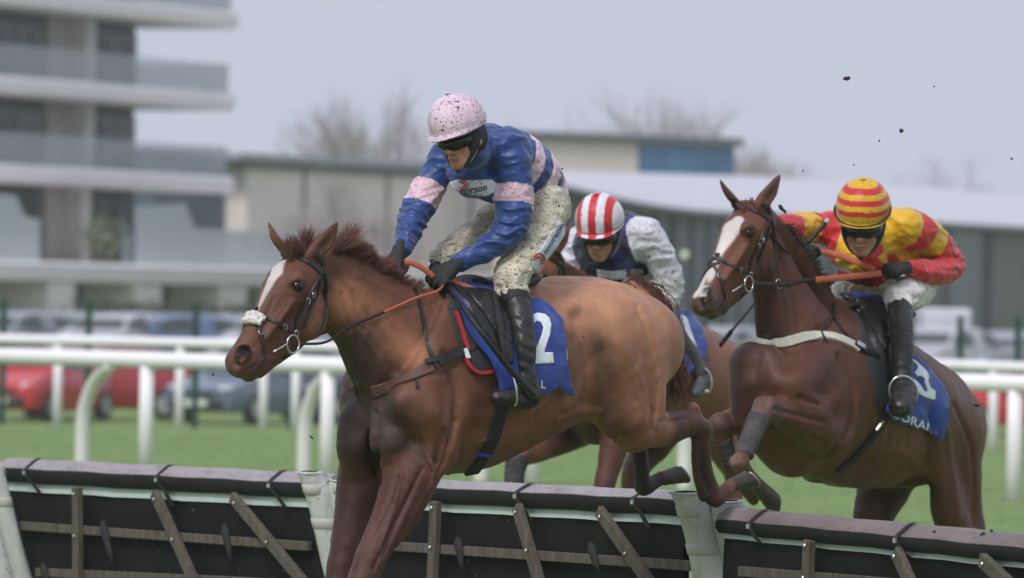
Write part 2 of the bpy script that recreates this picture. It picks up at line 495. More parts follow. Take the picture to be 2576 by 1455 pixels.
# ------------------------------------------------------------------ materials
def mat(name): m = bpy.data.materials.new(name); m.use_nodes = True; return m
def nodes(m): return m.node_tree, m.node_tree.nodes['Principled BSDF']
def add(nt, t, **kw):
    n = nt.nodes.new('ShaderNode' + t)
    for k, v in kw.items():
        if k in n.inputs.keys(): n.inputs[k].default_value = v
        else: setattr(n, k, v)
    return n
def ramp(nt, src, stops):
    r = nt.nodes.new('ShaderNodeValToRGB'); nt.links.new(src, r.inputs[0]); e = r.color_ramp.elements
    while len(e) > 1: e.remove(e[0])
    e[0].position = stops[0][0]; e[0].color = (*stops[0][1], 1) if hasattr(stops[0][1], '__len__') else (stops[0][1],) * 3 + (1,)
    for p, c in stops[1:]:
        q = e.new(p); q.color = (*c, 1) if hasattr(c, '__len__') else (c, c, c, 1)
    return r.outputs[0]
def coords(nt, scale=(1, 1, 1)):
    t = add(nt, 'TexCoord'); m = add(nt, 'Mapping'); m.inputs['Scale'].default_value = scale
    nt.links.new(t.outputs['Object'], m.inputs[0]); return m.outputs[0]
def noise(nt, vec, scale, detail=3, rough=0.55):
    n = add(nt, 'TexNoise'); n.inputs['Scale'].default_value = scale; n.inputs['Detail'].default_value = detail; n.inputs['Roughness'].default_value = rough
    nt.links.new(vec, n.inputs['Vector']); return n.outputs[0]
def mixc(nt, fac, a, b, mode='MIX'):
    m = nt.nodes.new('ShaderNodeMix'); m.data_type = 'RGBA'; m.blend_type = mode
    for s, i in ((fac, 0), (a, 6), (b, 7)):
        if hasattr(s, 'links') or hasattr(s, 'is_linked'): nt.links.new(s, m.inputs[i])
        elif i == 0: m.inputs[0].default_value = s
        else: m.inputs[i].default_value = (*s, 1) if len(s) == 3 else s
    return m.outputs[2]
def mth(nt, op, a, b=None):
    m = nt.nodes.new('ShaderNodeMath'); m.operation = op
    for s, i in ((a, 0), (b, 1)):
        if s is None: continue
        if hasattr(s, 'is_linked'): nt.links.new(s, m.inputs[i])
        else: m.inputs[i].default_value = s
    return m.outputs[0]
def bump(nt, p, h, strength=0.3, dist=0.01):
    b = add(nt, 'Bump'); b.inputs['Strength'].default_value = strength; b.inputs['Distance'].default_value = dist
    nt.links.new(h, b.inputs['Height']); nt.links.new(b.outputs[0], p.inputs['Normal'])
def plain(name, c, rough=0.6, var=0.15, scale=8.0, metal=0.0, bmp=0.0, spec=0.5, bscale=None):
    m = mat(name); nt, p = nodes(m); v = coords(nt); n = noise(nt, v, scale, 4)
    c = np.array(c); lo = tuple(c * (1 - var)); hi = tuple(np.minimum(c * (1 + var), 0.95))
    nt.links.new(ramp(nt, n, [(0.25, lo), (0.75, hi)]), p.inputs['Base Color'])
    p.inputs['Roughness'].default_value = rough; p.inputs['Metallic'].default_value = metal
    try: p.inputs['Specular IOR Level'].default_value = spec
    except Exception: pass
    if bmp: bump(nt, p, noise(nt, v, bscale or scale * 4, 4), bmp, 0.01)
    return m
def specks(nt, v, layers, col, dark=(0.035, 0.022, 0.016)):
    """mud spatter: small blots of random size"""
    for (sc, thr, dens) in layers:
        o = add(nt, 'TexVoronoi'); o.inputs['Scale'].default_value = sc; nt.links.new(v, o.inputs['Vector'])
        sep = add(nt, 'SeparateColor'); nt.links.new(o.outputs['Color'], sep.inputs[0])
        th = mth(nt, 'MULTIPLY', mth(nt, 'POWER', sep.outputs[0], 2.0), thr)
        a = mth(nt, 'LESS_THAN', o.outputs['Distance'], th)
        on = mth(nt, 'LESS_THAN', sep.outputs[1], mth(nt, 'MULTIPLY', noise(nt, v, 9.0, 2), dens * 2))
        col = mixc(nt, mth(nt, 'MULTIPLY', a, mth(nt, 'MULTIPLY', on, 0.85)), col, dark)
    return col
def cloth(name, mud=1.0, rough=0.7, wr=0.35, wscale=(1, 1, 1), base=None, sheen=0.2, wfreq=34.0):
    m = mat(name); nt, p = nodes(m); v = coords(nt)
    if base is None:
        a = add(nt, 'VertexColor'); a.layer_name = 'Col'; c = a.outputs[0]
    else:
        c = ramp(nt, noise(nt, v, 20, 3), [(0.3, tuple(np.array(base) * 0.85)), (0.7, tuple(np.minimum(np.array(base) * 1.12, .9)))])
    n = noise(nt, v, 14, 4); c = mixc(nt, 1.0, c, ramp(nt, n, [(0.3, 0.80), (0.7, 1.0)]), 'MULTIPLY')
    if mud > 0:
        st = ramp(nt, noise(nt, v, 11, 5, 0.65), [(0.5, 0.0), (0.72, 0.35 * min(mud, 1))])
        c = mixc(nt, st, c, (0.10, 0.07, 0.055))
        c = specks(nt, v, [(95, 0.42, 0.55 * mud), (170, 0.5, 0.7 * mud), (50, 0.33, 0.22 * mud)], c)
    nt.links.new(c, p.inputs['Base Color']); p.inputs['Roughness'].default_value = rough
    try: p.inputs['Sheen Weight'].default_value = sheen; p.inputs['Specular IOR Level'].default_value = 0.35
    except Exception: pass
    mv = coords(nt, wscale); wv = add(nt, 'TexWave'); wv.wave_type = 'BANDS'; wv.bands_direction = 'Z'
    wv.inputs['Scale'].default_value = wfreq / 6; wv.inputs['Distortion'].default_value = 9; wv.inputs['Detail'].default_value = 2
    wv.inputs['Detail Scale'].default_value = 1.6
    nt.links.new(mv, wv.inputs[0])
    h = mth(nt, 'ADD', mth(nt, 'MULTIPLY', wv.outputs['Fac'] if 'Fac' in wv.outputs.keys() else wv.outputs[1], 0.6), mth(nt, 'MULTIPLY', noise(nt, v, 60, 3), 0.3))
    bump(nt, p, h, wr, 0.012)
    return m
def coat(name, rough=0.42):
    m = mat(name); nt, p = nodes(m); v = coords(nt)
    a = add(nt, 'VertexColor'); a.layer_name = 'Col'; c = a.outputs[0]
    vs = coords(nt, (60, 60, 240)); n = noise(nt, vs, 1.4, 4, 0.7)
    c = mixc(nt, 1.0, c, ramp(nt, n, [(0.3, 0.80), (0.7, 1.12)]), 'MULTIPLY')
    n2 = noise(nt, v, 7, 4); c = mixc(nt, 1.0, c, ramp(nt, n2, [(0.3, (0.82, 0.80, 0.80)), (0.7, (1.08, 1.08, 1.06))]), 'MULTIPLY')
    c = specks(nt, v, [(60, 0.28, 0.13), (25, 0.14, 0.12)], c, (0.03, 0.02, 0.015))
    wet = ramp(nt, noise(nt, v, 3.2, 5, .62), [(0.42, (1, 1, 1)), (0.68, (.72, .68, .66))]); c = mixc(nt, 1.0, c, wet, 'MULTIPLY')
    nt.links.new(c, p.inputs['Base Color'])
    nt.links.new(ramp(nt, n2, [(0.3, rough - 0.07), (0.7, rough + 0.13)]), p.inputs['Roughness'])
    try: p.inputs['Specular IOR Level'].default_value = 0.36; p.inputs['Sheen Weight'].default_value = 0.05; p.inputs['Sheen Roughness'].default_value = 0.4
    except Exception: pass
    h = mth(nt, 'ADD', mth(nt, 'MULTIPLY', n, 0.35), mth(nt, 'ADD', mth(nt, 'MULTIPLY', noise(nt, v, 22, 3), 0.8), noise(nt, v, 8, 2)))
    bump(nt, p, h, 0.55, 0.010)
    return m
def S(r, g, b):
    f = lambda c: (c / 255 / 12.92) if c / 255 <= 0.04045 else ((c / 255 + 0.055) / 1.055) ** 2.4
    return (f(r), f(g), f(b))
# ================================================================== setting
Z3 = np.array([0, 0, 1.0])
class Plane:
    """upright plane seen between two picture columns at two distances; coordinates (along, towards the viewer, up)"""
    def __init__(s, u0, d0, u1, d1, v=780):
        a = W(u0, v, d0); b = W(u1, v, d1); a[2] = b[2] = 0
        s.O = a; s.X = nrm_(b - a); s.N = np.array([s.X[1], -s.X[0], 0]); s.R = np.array([s.X, s.N, Z3]).T
        if s.N @ FWD > 0: s.N = -s.N; s.R = np.array([s.X, s.N, Z3]).T
    def at(s, u, v, off=0.0):
        r = raydir(u, v); t = ((s.O + s.N * off - CAM) @ s.N) / (r @ s.N); p = CAM + r * t - s.O
        return p @ s.X, off, p[2]
    def P(s, x, y, z): return s.O + s.X * x + s.N * y + Z3 * z
    def box(s, mb, x0, x1, y0, y1, z0, z1, bev=0): mb.box(s.P((x0 + x1) / 2, (y0 + y1) / 2, (z0 + z1) / 2), (abs(x1 - x0), abs(y1 - y0), abs(z1 - z0)), s.R, bev)
    def rz(s): return math.atan2(s.X[1], s.X[0])
def nrm_(v): v = np.array(v, float); return v / np.linalg.norm(v)

# ---- ground
M_grass = mat('grass'); _nt, _p = nodes(M_grass); _v = coords(_nt)
_n1 = noise(_nt, _v, .35, 5, .6); _n2 = noise(_nt, _v, 6, 4, .7); _n3 = noise(_nt, coords(_nt, (1, .25, 1)), 1.4, 4, .6)
_c = ramp(_nt, _n1, [(.3, (.145, .225, .058)), (.55, (.165, .25, .066)), (.8, (.20, .27, .085))])
_c = mixc(_nt, 1.0, _c, ramp(_nt, _n2, [(.25, .85), (.75, 1.1)]), 'MULTIPLY'); _c = mixc(_nt, 1.0, _c, ramp(_nt, _n3, [(.3, .85), (.7, 1.1)]), 'MULTIPLY')
_nt.links.new(_c, _p.inputs['Base Color']); _p.inputs['Roughness'].default_value = .85; bump(_nt, _p, _n2, .8, .05)
me = bpy.data.meshes.new('ground'); bm = bmesh.new(); bmesh.ops.create_grid(bm, x_segments=60, y_segments=350, size=1)
for v in bm.verts:
    v.co.x *= 700; v.co.y = 0 + (v.co.y + 1) * 700 - 60
    yy = v.co.y; v.co.z = -.74 * max(0, min(1, (yy - 96) / 40)) * (0 if yy > 172 else 1) * max(0, min(1, (164 - yy) / 12))
bm.to_mesh(me); bm.free(); tag(link('ground', me, M_grass), kind='structure')
M_tar = plain('tarmac', (.075, .075, .08), .8, .25, 3, bmp=.3)
mb = MB(); PC = Plane(-300, 172, 3000, 172); mb.add([PC.P(-8, 0, .012), PC.P(54, 0, .012), PC.P(80, -40, .012), PC.P(-30, -40, .012)], [(0, 1, 2, 3)])
tag(mb.build('car_park', M_tar), kind='structure')
# short turf blades, thick near the hurdle line where the lens is nearly sharp
vs = []; fs = []
for _ in range(60000):
    y = 14 + 82 * rng.random(); x = (rng.random() - .5) * 2 * (4 + y * .10); h_ = rng.uniform(.010, .028); a = rng.uniform(0, 6.28); w_ = .004 + y * .00005
    b = len(vs); l = rng.normal(0, .03, 2)
    vs += [(x - w_ * math.cos(a), y - w_ * math.sin(a), -.002), (x + w_ * math.cos(a), y + w_ * math.sin(a), -.002), (x + l[0], y + l[1], h_)]; fs.append((b, b + 1, b + 2))
M_blade = plain('grass_blade', (.19, .29, .08), .8, .25, .4)
tag(mesh_np('grass', vs, fs, M_blade, None, False), 'short green turf of the racecourse', 'grass', kind='stuff')

# ---- running rails
M_pvc = plain('white_rail_plastic', (.90, .87, .91), .38, .04, 3, spec=.5)
M_pvc2 = plain('creamy_rail_plastic', (.72, .72, .68), .42, .06, 3)
def rail(label, ctrl, rad, posts, curved, zdrop=0):
    P = catmull(np.array([W(*c) for c in ctrl]), 8); root = empty('running_rail', (*P[0][:2], 0), label=label, cat='running rail', group='running rails')
    mb = MB(); mb.tube(P, [rad] * len(P), 16); mb.build('rail_tube', M_pvc, root, True)
    def onrail(u):
        best = None
        for i in range(len(P) - 1):
            for t in np.linspace(0, 1, 12):
                p = P[i] * (1 - t) + P[i + 1] * t; q = p - CAM; uu = 1288 + FPX * (q @ RGT) / (q @ FWD)
                if best is None or abs(uu - u) < best[0]: best = (abs(uu - u), p)
        return best[1]
    for u in posts:
        p = onrail(u); mb = MB(); n = 8
        mb.tube([(p[0], p[1] + .02, -.05), (p[0], p[1] + .02, p[2] * .5), (p[0], p[1] + .02, p[2] - rad * .5)], [rad * .88] * 3, 14); mb.build('post', M_pvc, root, True)
    for u0, u1 in curved:
        p = onrail(u1); q = onrail(u0); x0 = q[0]; x1 = p[0]; zt = p[2] - rad * .6; yb = q[1] + .25; yt = p[1]
        C = [(x0, yb, -.05), (x0, yb, zt * .35), (x0 + (x1 - x0) * .10, yb + (yt - yb) * .1, zt * .60), (x0 + (x1 - x0) * .45, yb + (yt - yb) * .45, zt * .84), (x1, yt, zt)]
        C = catmull(np.array(C), 5); mb = MB(); mb.tube(C, [rad * .86] * len(C), 14); mb.build('curved_post', M_pvc2, root, True)
    return root
rail('white running rail nearer the horses, with swan neck posts', [(-260, 888, 75), (36, 896, 73), (875, 920, 70.5), (1700, 942, 68), (2504, 964, 66), (2900, 975, 65)], .083,
     [372, 822, 1345, 1860, 2552, -120], [(208, 280), (762, 836), (1217, 1296), (1730, 1800), (2650, 2710)])
rail('second white running rail farther back, in front of the parked cars', [(-300, 848, 99), (100, 855, 98), (547, 865, 97), (1300, 885, 95), (2100, 908, 92), (2600, 926, 90), (2900, 935, 89)], .070,
     [145, 455, 668, 748, 1100, 1480, 1900, 2240, 2500], [])

# ---- wire fence with green posts
M_green = plain('dark_green_paint', (.012, .055, .038), .5, .2, 5)
fr = empty('wire_fence', (*W(1300, 780, 101)[:2], 0), label='thin wire fence on dark green posts in front of the parked cars', cat='fence')
FP_ = Plane(-200, 101, 2800, 101)
wires = MB()
for i, u in enumerate([-210, 7, 222, 492, 735, 990, 1250, 1510, 1770, 2030, 2290, 2415, 2560]):
    x = FP_.at(u, 900)[0]; mb = MB(); mb.box(FP_.P(x, 0, .82), (.10, .06, 1.78), FP_.R, .01); mb.box(FP_.P(x, 0, 1.73), (.12, .08, .03), FP_.R); mb.build('post', M_green, fr)
for z in (.4, .9, 1.4, 1.66):
    mb = MB(); mb.tube([FP_.P(FP_.at(-210, 900)[0], .03, z), FP_.P(FP_.at(2560, 900)[0], .03, z)], .004, 5); mb.build('wire', M_green, fr)

# ---- parked cars
M_glass = mat('car_glass'); _nt, _p = nodes(M_glass); _p.inputs['Base Color'].default_value = (.05, .065, .07, 1); _p.inputs['Roughness'].default_value = .12
M_tyre = plain('tyre_rubber', (.02, .02, .02), .8, .2, 20); M_rim = plain('alloy', (.45, .46, .47), .35, .1, 20, metal=.6)
M_lamp = plain('headlamp_plastic', (.62, .65, .68), .15, .1, 20); M_plate = plain('number_plate', (.75, .75, .72), .4, .05, 5); M_trim = plain('black_bumper', (.025, .026, .028), .6, .2, 20)
def car_mesh(kind):
    """half profile stations (x, z_low, z_belt, z_roof, half widths); returns meshes"""
    if kind == 'hatch': prof = [(-2.0, .42, .62, .62, .70), (-1.95, .25, .74, .74, .78), (-1.5, .22, .92, .93, .84), (-1.05, .20, .98, 1.00, .86), (-.55, .20, .98, 1.36, .86), (0.0, .20, .99, 1.48, .87), (.9, .20, 1.0, 1.47, .87), (1.5, .22, 1.0, 1.36, .85), (1.85, .25, .98, 1.04, .80), (1.98, .36, .80, .80, .74)]
    else: prof = [(-2.3, .42, .62, .62, .72), (-2.25, .25, .72, .72, .80), (-1.7, .22, .86, .87, .86), (-1.1, .20, .92, .94, .88), (-.5, .20, .93, 1.34, .88), (0.2, .20, .95, 1.42, .89), (1.0, .20, .96, 1.36, .89), (1.6, .22, .96, 1.02, .86), (2.2, .26, .92, .93, .82), (2.3, .36, .75, .75, .76)]
    return prof
def make_car(kind, paint, lab, loc, rz, plate=True, hs=1.0):
    root = empty('parked_car', loc, 0, label=lab, cat='car', group='parked cars behind the rails')
    prof = catmull(np.array(car_mesh(kind)), 3); vs = []; fs = []; gv = []; n = 12
    for (x, zl, zb, zr, hw) in prof:
        zb = zl + (zb - zl) * (1 if hs == 1 else .96); zr = zb + max(0, zr - zb) * hs
        zr = max(zr, zb + .005); ro = max(0, zr - zb)
        ring = [(-hw * .9, zl), (-hw, zl + .12), (-hw * 1.01, zl + (zb - zl) * .55), (-hw * .98, zb), (-hw * (.98 - .20 * min(1, ro * 2)), zb + ro * .86), (-hw * (.84 - .24 * min(1, ro * 2)), zr)]
        ring = ring + [(-a, b) for a, b in ring[::-1]]
        vs += [(x, a, b) for a, b in ring]
    m = len(prof)
    fs = [(i * n + k, i * n + (k + 1) % n, (i + 1) * n + (k + 1) % n, (i + 1) * n + k) for i in range(m - 1) for k in range(n)] + [tuple(range(n)), tuple((m - 1) * n + k for k in range(n))[::-1]]
    R = Matrix.Rotation(rz, 4, 'Z'); L_ = Matrix.Translation(V(loc))
    def place(o): o.matrix_world = L_ @ R; return o
    def mk(mb, nm, m_, sm=False, par=None): o = mb.build(nm, m_, None, sm); o.parent = par or root; o.matrix_parent_inverse = (par or root).matrix_world.inverted(); o.matrix_world = L_ @ R; return o
    mb = MB(); mb.add(vs, fs); mk(mb, 'body', paint, 'auto')
    # windows: sheets a little proud of the cabin
    def pane(st, k0, k1, side=None):
        mb = MB(); g = []
        for i in st:
            a = np.array(vs[i * n + k0]); b = np.array(vs[i * n + k1]); a2 = a + (b - a) * .10; b2 = a + (b - a) * .93
            off = np.array([0, -.012 if k0 < 6 else .012, .006]); g += [a2 + off, b2 + off]
        mb.add(g, [(2 * j, 2 * j + 1, 2 * j + 3, 2 * j + 2) for j in range(len(st) - 1)]); return mb
    cab = [i for i, p in enumerate(prof) if p[3] - p[2] > .17]; mid = cab[len(cab) // 2]
    for k0, k1 in ((3, 4), (8, 7)):
        mk(pane([i for i in cab if i < mid], k0, k1), 'side_window', M_glass, True); mk(pane([i for i in cab if i > mid], k0, k1), 'side_window', M_glass, True)
    def screen(i0, i1, nm):
        mb = MB(); g = []
        for i in (i0, i1):
            for t in (.06, .94):
                a = np.array(vs[i * n + 4 + 0]) * (1 - 0) ; b = np.array(vs[i * n + 7]); p = a * (1 - t) + b * t; g.append(p + np.array([-.03 if nm == 'windscreen' else .03, 0, .035]))
        mb.add(g, [(0, 1, 3, 2)]); mk(mb, nm, M_glass)
    screen(cab[0] - 1, cab[0] + 1, 'windscreen'); screen(cab[-1] - 1, min(cab[-1] + 2, m - 1), 'rear_window')
    xf = prof[0][0]; wb = 1.28 if kind == 'hatch' else 1.4
    for sx in (-1, 1):
        for sy in (-1, 1):
            c = np.array([sx * wb, sy * .80, .31]); mb = MB(); mb.tube([c + [0, -.1, 0], c + [0, -.085, 0], c + [0, .085, 0], c + [0, .1, 0]], [.26, .31, .31, .26], 22); w_ = mk(mb, 'wheel', M_tyre, 'auto')
            mb = MB(); mb.tube([c + [0, sy * .09, 0], c + [0, sy * .108, 0]], [.20, .185], 16)
            mk(mb, 'rim', M_rim, 'auto', w_)
    for sy in (-1, 1):
        mb = MB(); mb.box((xf + .20, sy * .58, .70), (.34, .30, .15), np.array(Matrix.Rotation(sy * -.45, 3, 'Z')), .03); mk(mb, 'headlight', M_lamp)
        mb = MB(); mb.box((-xf - .08, sy * .66, .82), (.16, .22, .24), None, .03); mk(mb, 'tail_light', M_tail)
        mb = MB(); mb.box((-.78, sy * .98, 1.0), (.14, .16, .12), None, .03); mk(mb, 'wing_mirror', paint)
    mb = MB(); mb.box((xf - .005, 0, .40), (.12, 1.25, .20), None, .03); mk(mb, 'bumper', M_trim)
    mb = MB(); mb.box((xf - .002, 0, .60), (.06, .80, .10), None, .02); mk(mb, 'grille', M_trim)
    if plate: mb = MB(); mb.box((xf - .07, 0, .42), (.02, .52, .12)); mk(mb, 'number_plate', M_plate)
    return root
M_tail = plain('tail_lamp', (.35, .02, .02), .2, .1, 20)
def paintm(n, c): m = plain(n, c, .28, .03, 2); nodes(m)[1].inputs['Coat Weight'].default_value = .6; return m
P_red = paintm('red_car_paint', S(196, 40, 50)); P_dred = paintm('dark_red_car_paint', S(150, 30, 40)); P_blue = paintm('grey_blue_car_paint', S(92, 106, 128)); P_sil = paintm('silver_car_paint', S(138, 142, 150))
P_wht = paintm('white_car_paint', S(176, 178, 184)); P_dk = paintm('dark_blue_car_paint', S(44, 52, 64)); P_teal = paintm('pale_green_car_paint', S(132, 146, 146)); P_lb = paintm('light_blue_car_paint', S(92, 112, 150))
def car_at(kind, paint, lab, u, d, deg, v=900):
    p = W(u, v, d); return make_car(kind, paint, lab, (p[0], p[1], -.72 if d < 155 else .0), math.radians(deg))
car_at('hatch', P_red, 'bright red hatchback parked nose first at the left edge, headlight showing', 104, 144.0, 68)
car_at('hatch', P_dred, 'darker red hatchback parked side on behind the bright red one', 262, 148, 4)
car_at('saloon', P_blue, 'grey blue saloon beside the red hatchbacks, its number plate facing the course', 640, 145, 62)
car_at('saloon', P_dk, 'dark blue saloon parked behind the second swan neck post of the rail', 930, 147, 40)
car_at('hatch', P_lb, 'light blue hatchback in the back row, roof showing above the rails', 415, 169, 35)
for i, (u, d, deg, pt, lb) in enumerate([(20, 168, 60, P_sil, 'silver hatchback in the back row at the far left'), (150, 171, 75, P_teal, 'pale green hatchback in the back row, between two fence posts'),
        (285, 168, 65, P_wht, 'white hatchback in the back row above the dark red car'), (560, 170, 70, P_sil, 'silver hatchback in the back row left of the horse head'),
        (700, 168, 60, P_wht, 'white hatchback in the back row behind the front horse head'), (1010, 168, 60, P_sil, 'silver hatchback behind the front horse, mostly hidden')]):
    car_at('hatch', pt, lb, u, d, deg)
car_at('saloon', P_sil, 'silver saloon between the two leading horses', 1810, 168, 60)
car_at('hatch', P_red, 'red hatchback parked at the right, behind the saddle cloth horse', 2600, 147, 5)
car_at('hatch', P_wht, 'white hatchback at the right in front of the white van', 2360, 168, 60)
car_at('saloon', P_sil, 'silver saloon at the right edge behind the red car', 2550, 170, 50)
# white box van
M_white = plain('white_van_panel', S(214, 218, 226), .45, .05, 1)
p = W(2390, 900, 182); vn = empty('parked_van', (p[0], p[1], 0), label='white box van parked beyond the cars at the right', cat='van'); 
PV = Plane(2320, 182, 2450, 182); 
mb = MB(); x0 = PV.at(2322, 800)[0]; x1 = PV.at(2444, 800)[0]; PV.box(mb, x0, x1, -4.2, 0, .5, 1.95, .05); mb.build('box_body', M_white, vn)
xm = (x0 + x1) / 2
for xa, xb in ((x0 + .06, xm - .015), (xm + .015, x1 - .06)):
    mb = MB(); PV.box(mb, xa, xb, .001, .03, .56, 1.89, .01); dr_ = mb.build('rear_door', M_white, vn)
mb = MB(); PV.box(mb, x0 + .02, x1 - .02, .002, .12, .36, .5, .02); mb.build('bumper', M_trim, vn)
for x in (x0 + .15, x1 - .15):
    mb = MB(); c = PV.P(x, -.1, .34); mb.tube([c - PV.X * .1, c + PV.X * .1], [.34, .34], 20); mb.build('wheel', M_tyre, vn, 'auto')
    mb = MB(); c = PV.P(x, -3.3, .34); mb.tube([c - PV.X * .1, c + PV.X * .1], [.34, .34], 20); mb.build('wheel', M_tyre, vn, 'auto')

# ---- clipped hedge below the terrace
M_hedge = plain('winter_hedge', (.075, .068, .05), .9, .5, 3, bmp=1)
def hedge(PL, x0, x1, y0, y1, z0, z1, lab, n, m=M_hedge):
    vs = []; fs = []
    for _ in range(n):
        c = PL.P(rng.uniform(x0, x1), rng.uniform(y0, y1), z0 + (z1 - z0) * rng.random() ** .7 + rng.normal(0, .04)); a = rng.normal(0, 1, 3); a /= np.linalg.norm(a); b_ = np.cross(a, rng.normal(0, 1, 3)); b_ /= np.linalg.norm(b_); r = rng.uniform(.05, .14); b = len(vs)
        vs += [c - a * r, c + b_ * r * .5, c + a * r, c - b_ * r * .5]; fs.append((b, b + 1, b + 2, b + 3))
    return tag(mesh_np('hedge', vs, fs, m, None, False), lab, 'hedge')

# ---- balcony block on the left
M_slab = plain('white_concrete', S(242, 234, 236), .6, .05, .6); M_beige = plain('beige_render', S(176, 168, 162), .8, .06, .5); M_lbeige = plain('pale_column', S(215, 210, 205), .7, .05, .5)
M_win = mat('dark_window'); _nt, _p = nodes(M_win); _nt.links.new(ramp(_nt, noise(_nt, coords(_nt), .7, 3), [(.3, (.006, .008, .012)), (.7, (.02, .024, .032))]), _p.inputs['Base Color']); _p.inputs['Roughness'].default_value = .3
M_curt = plain('curtain', S(96, 100, 114), .9, .15, 2); M_mull = plain('dark_frame', (.013, .016, .022), .5, .1, 2)
M_bal = mat('balustrade_glass'); _nt, _p = nodes(M_bal); _p.inputs['Base Color'].default_value = (.50, .58, .60, 1); _p.inputs['Roughness'].default_value = .15; _p.inputs['Alpha'].default_value = .34
M_bal2 = mat('terrace_glass'); _nt, _p = nodes(M_bal2); _p.inputs['Base Color'].default_value = (.62, .70, .71, 1); _p.inputs['Roughness'].default_value = .2; _p.inputs['Alpha'].default_value = .72
BP = Plane(0, 230, 590, 247)
def bx(u): return BP.at(u, 500)[0]
def bz(v, u=0): return BP.at(u, v)[2]
bb = empty('balcony_block', (*BP.P(bx(245), -6, 0)[:2], 0), label='pale balcony block with glass balustrades on every floor at the left', cat='building')
xl = bx(-420); floors = [bz(-240), bz(11), bz(234), bz(457)]; th = bz(188) - bz(234)
core = MB(); BP.box(core, xl, bx(486), -12, -2.35, bz(709), floors[0] + 3); core.build('wall', M_mull, bb)
for fi, zb in enumerate(floors):
    ex = [594, 596, 590, 592][fi]
    mb = MB(); BP.box(mb, xl, bx(ex), -13, 0, zb, zb + th, .12); mb.build('slab', M_slab, bb)
    zt = zb + th
    # balustrade panes
    x = xl; 
    while x < bx(ex) - .6:
        x2 = min(x + 1.75, bx(ex) - .25)
        mb = MB(); BP.box(mb, x + .02, x2 - .02, -.22, -.19, zt + .02, zt + 1.05); mb.build('balustrade_pane', M_bal, bb); x = x2
    mb = MB(); BP.box(mb, bx(ex) - .27, bx(ex) - .24, -11.5, -.24, zt + .02, zt + 1.05); mb.build('balustrade_pane', M_bal, bb)
    # walls, columns, windows of the storey over this slab
    ztop = (floors[fi - 1] if fi else zb + 3.5)
    mb = MB(); BP.box(mb, bx(256), bx(318), -2.349, -2.1, zt, ztop); mb.build('wall_panel', M_beige, bb)
    mb = MB(); BP.box(mb, bx(311), bx(334), -2.1, -1.5, zt, ztop); mb.build('column', M_lbeige, bb)
    for (ua, ub, nw) in ((-420, 250, 9), (338, 484, 3)):
        xs = np.linspace(bx(ua), bx(ub), nw + 1)
        for a, b in zip(xs[:-1], xs[1:]):
            mb = MB(); BP.box(mb, a + .06, b - .06, -2.34, -2.22, zt + .05, ztop - .35); wn = mb.build('window', M_win, bb)
            if rng.random() < .75:
                mb = MB(); c = a + (b - a) * rng.uniform(.15, .6); BP.box(mb, c, c + rng.uniform(.25, .6), -2.21, -2.19, zt + .1, ztop - .45 - rng.uniform(0, .3)); mb.build('curtain', M_curt, wn)
# lower storey under the lowest balcony and the raised terrace
zt = bz(659); zb = bz(709)
mb = MB(); BP.box(mb, bx(256), bx(318), -2.349, -2.1, zt, floors[-1]); mb.build('wall_panel', M_beige, bb)
mb = MB(); BP.box(mb, bx(306), bx(328), -2.1, -1.5, zt, floors[-1]); mb.build('column', M_lbeige, bb)
for (ua, ub, nw) in ((-420, 250, 9), (338, 484, 3)):
    xs = np.linspace(bx(ua), bx(ub), nw + 1)
    for a, b in zip(xs[:-1], xs[1:]):
        mb = MB(); BP.box(mb, a + .06, b - .06, -2.34, -2.22, zt + .05, floors[-1] - .2); wn = mb.build('window', M_win, bb)
        if rng.random() < .6: mb = MB(); BP.box(mb, a + .3, a + .8, -2.21, -2.19, zt + .2, floors[-1] - .6); mb.build('curtain', M_curt, wn)
tr = empty('terrace', (*BP.P(bx(300), 3, 0)[:2], 0), label='white raised terrace with square piers below the balcony block', cat='terrace')
mb = MB(); BP.box(mb, xl, bx(1010), -1.4, 4, zb, zt, .08); mb.build('deck', M_slab, tr)
mb = MB(); BP.box(mb, xl, bx(1000), 1.5, 1.8, 0, zb - .002); mb.build('wall', plain('slate_wall', S(98, 106, 120), .8, .1, .5), tr)  # dark slate panels between the piers, one even base colour
for u in (-110, 113, 334, 544, 760, 975):
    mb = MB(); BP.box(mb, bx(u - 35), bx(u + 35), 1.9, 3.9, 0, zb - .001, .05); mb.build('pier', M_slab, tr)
def glass_poly(pts, off):
    mb = MB(); g = [BP.at(u, v, off) for u, v in pts]
    mb.prism([(q[0], q[2]) for q in g], BP.P(0, off, 0), BP.X, Z3, BP.N, .03); mb.build('glass_screen', M_bal2, tr)
for pts in ([(-120, 480), (38, 492), (60, 545), (60, 660), (-120, 655)], [(62, 545), (98, 552), (99, 662), (62, 660)], [(342, 520), (465, 512), (487, 572), (487, 682), (342, 672)], [(490, 574), (640, 584), (640, 689), (490, 683)], [(643, 584), (800, 592), (800, 696), (643, 689)]): glass_poly(pts, 2.6)
mb = MB(); BP.box(mb, bx(150), bx(340), 2.4, 2.43, zt + .01, zt + 1.0); mb.build('glass_screen', M_bal, tr)
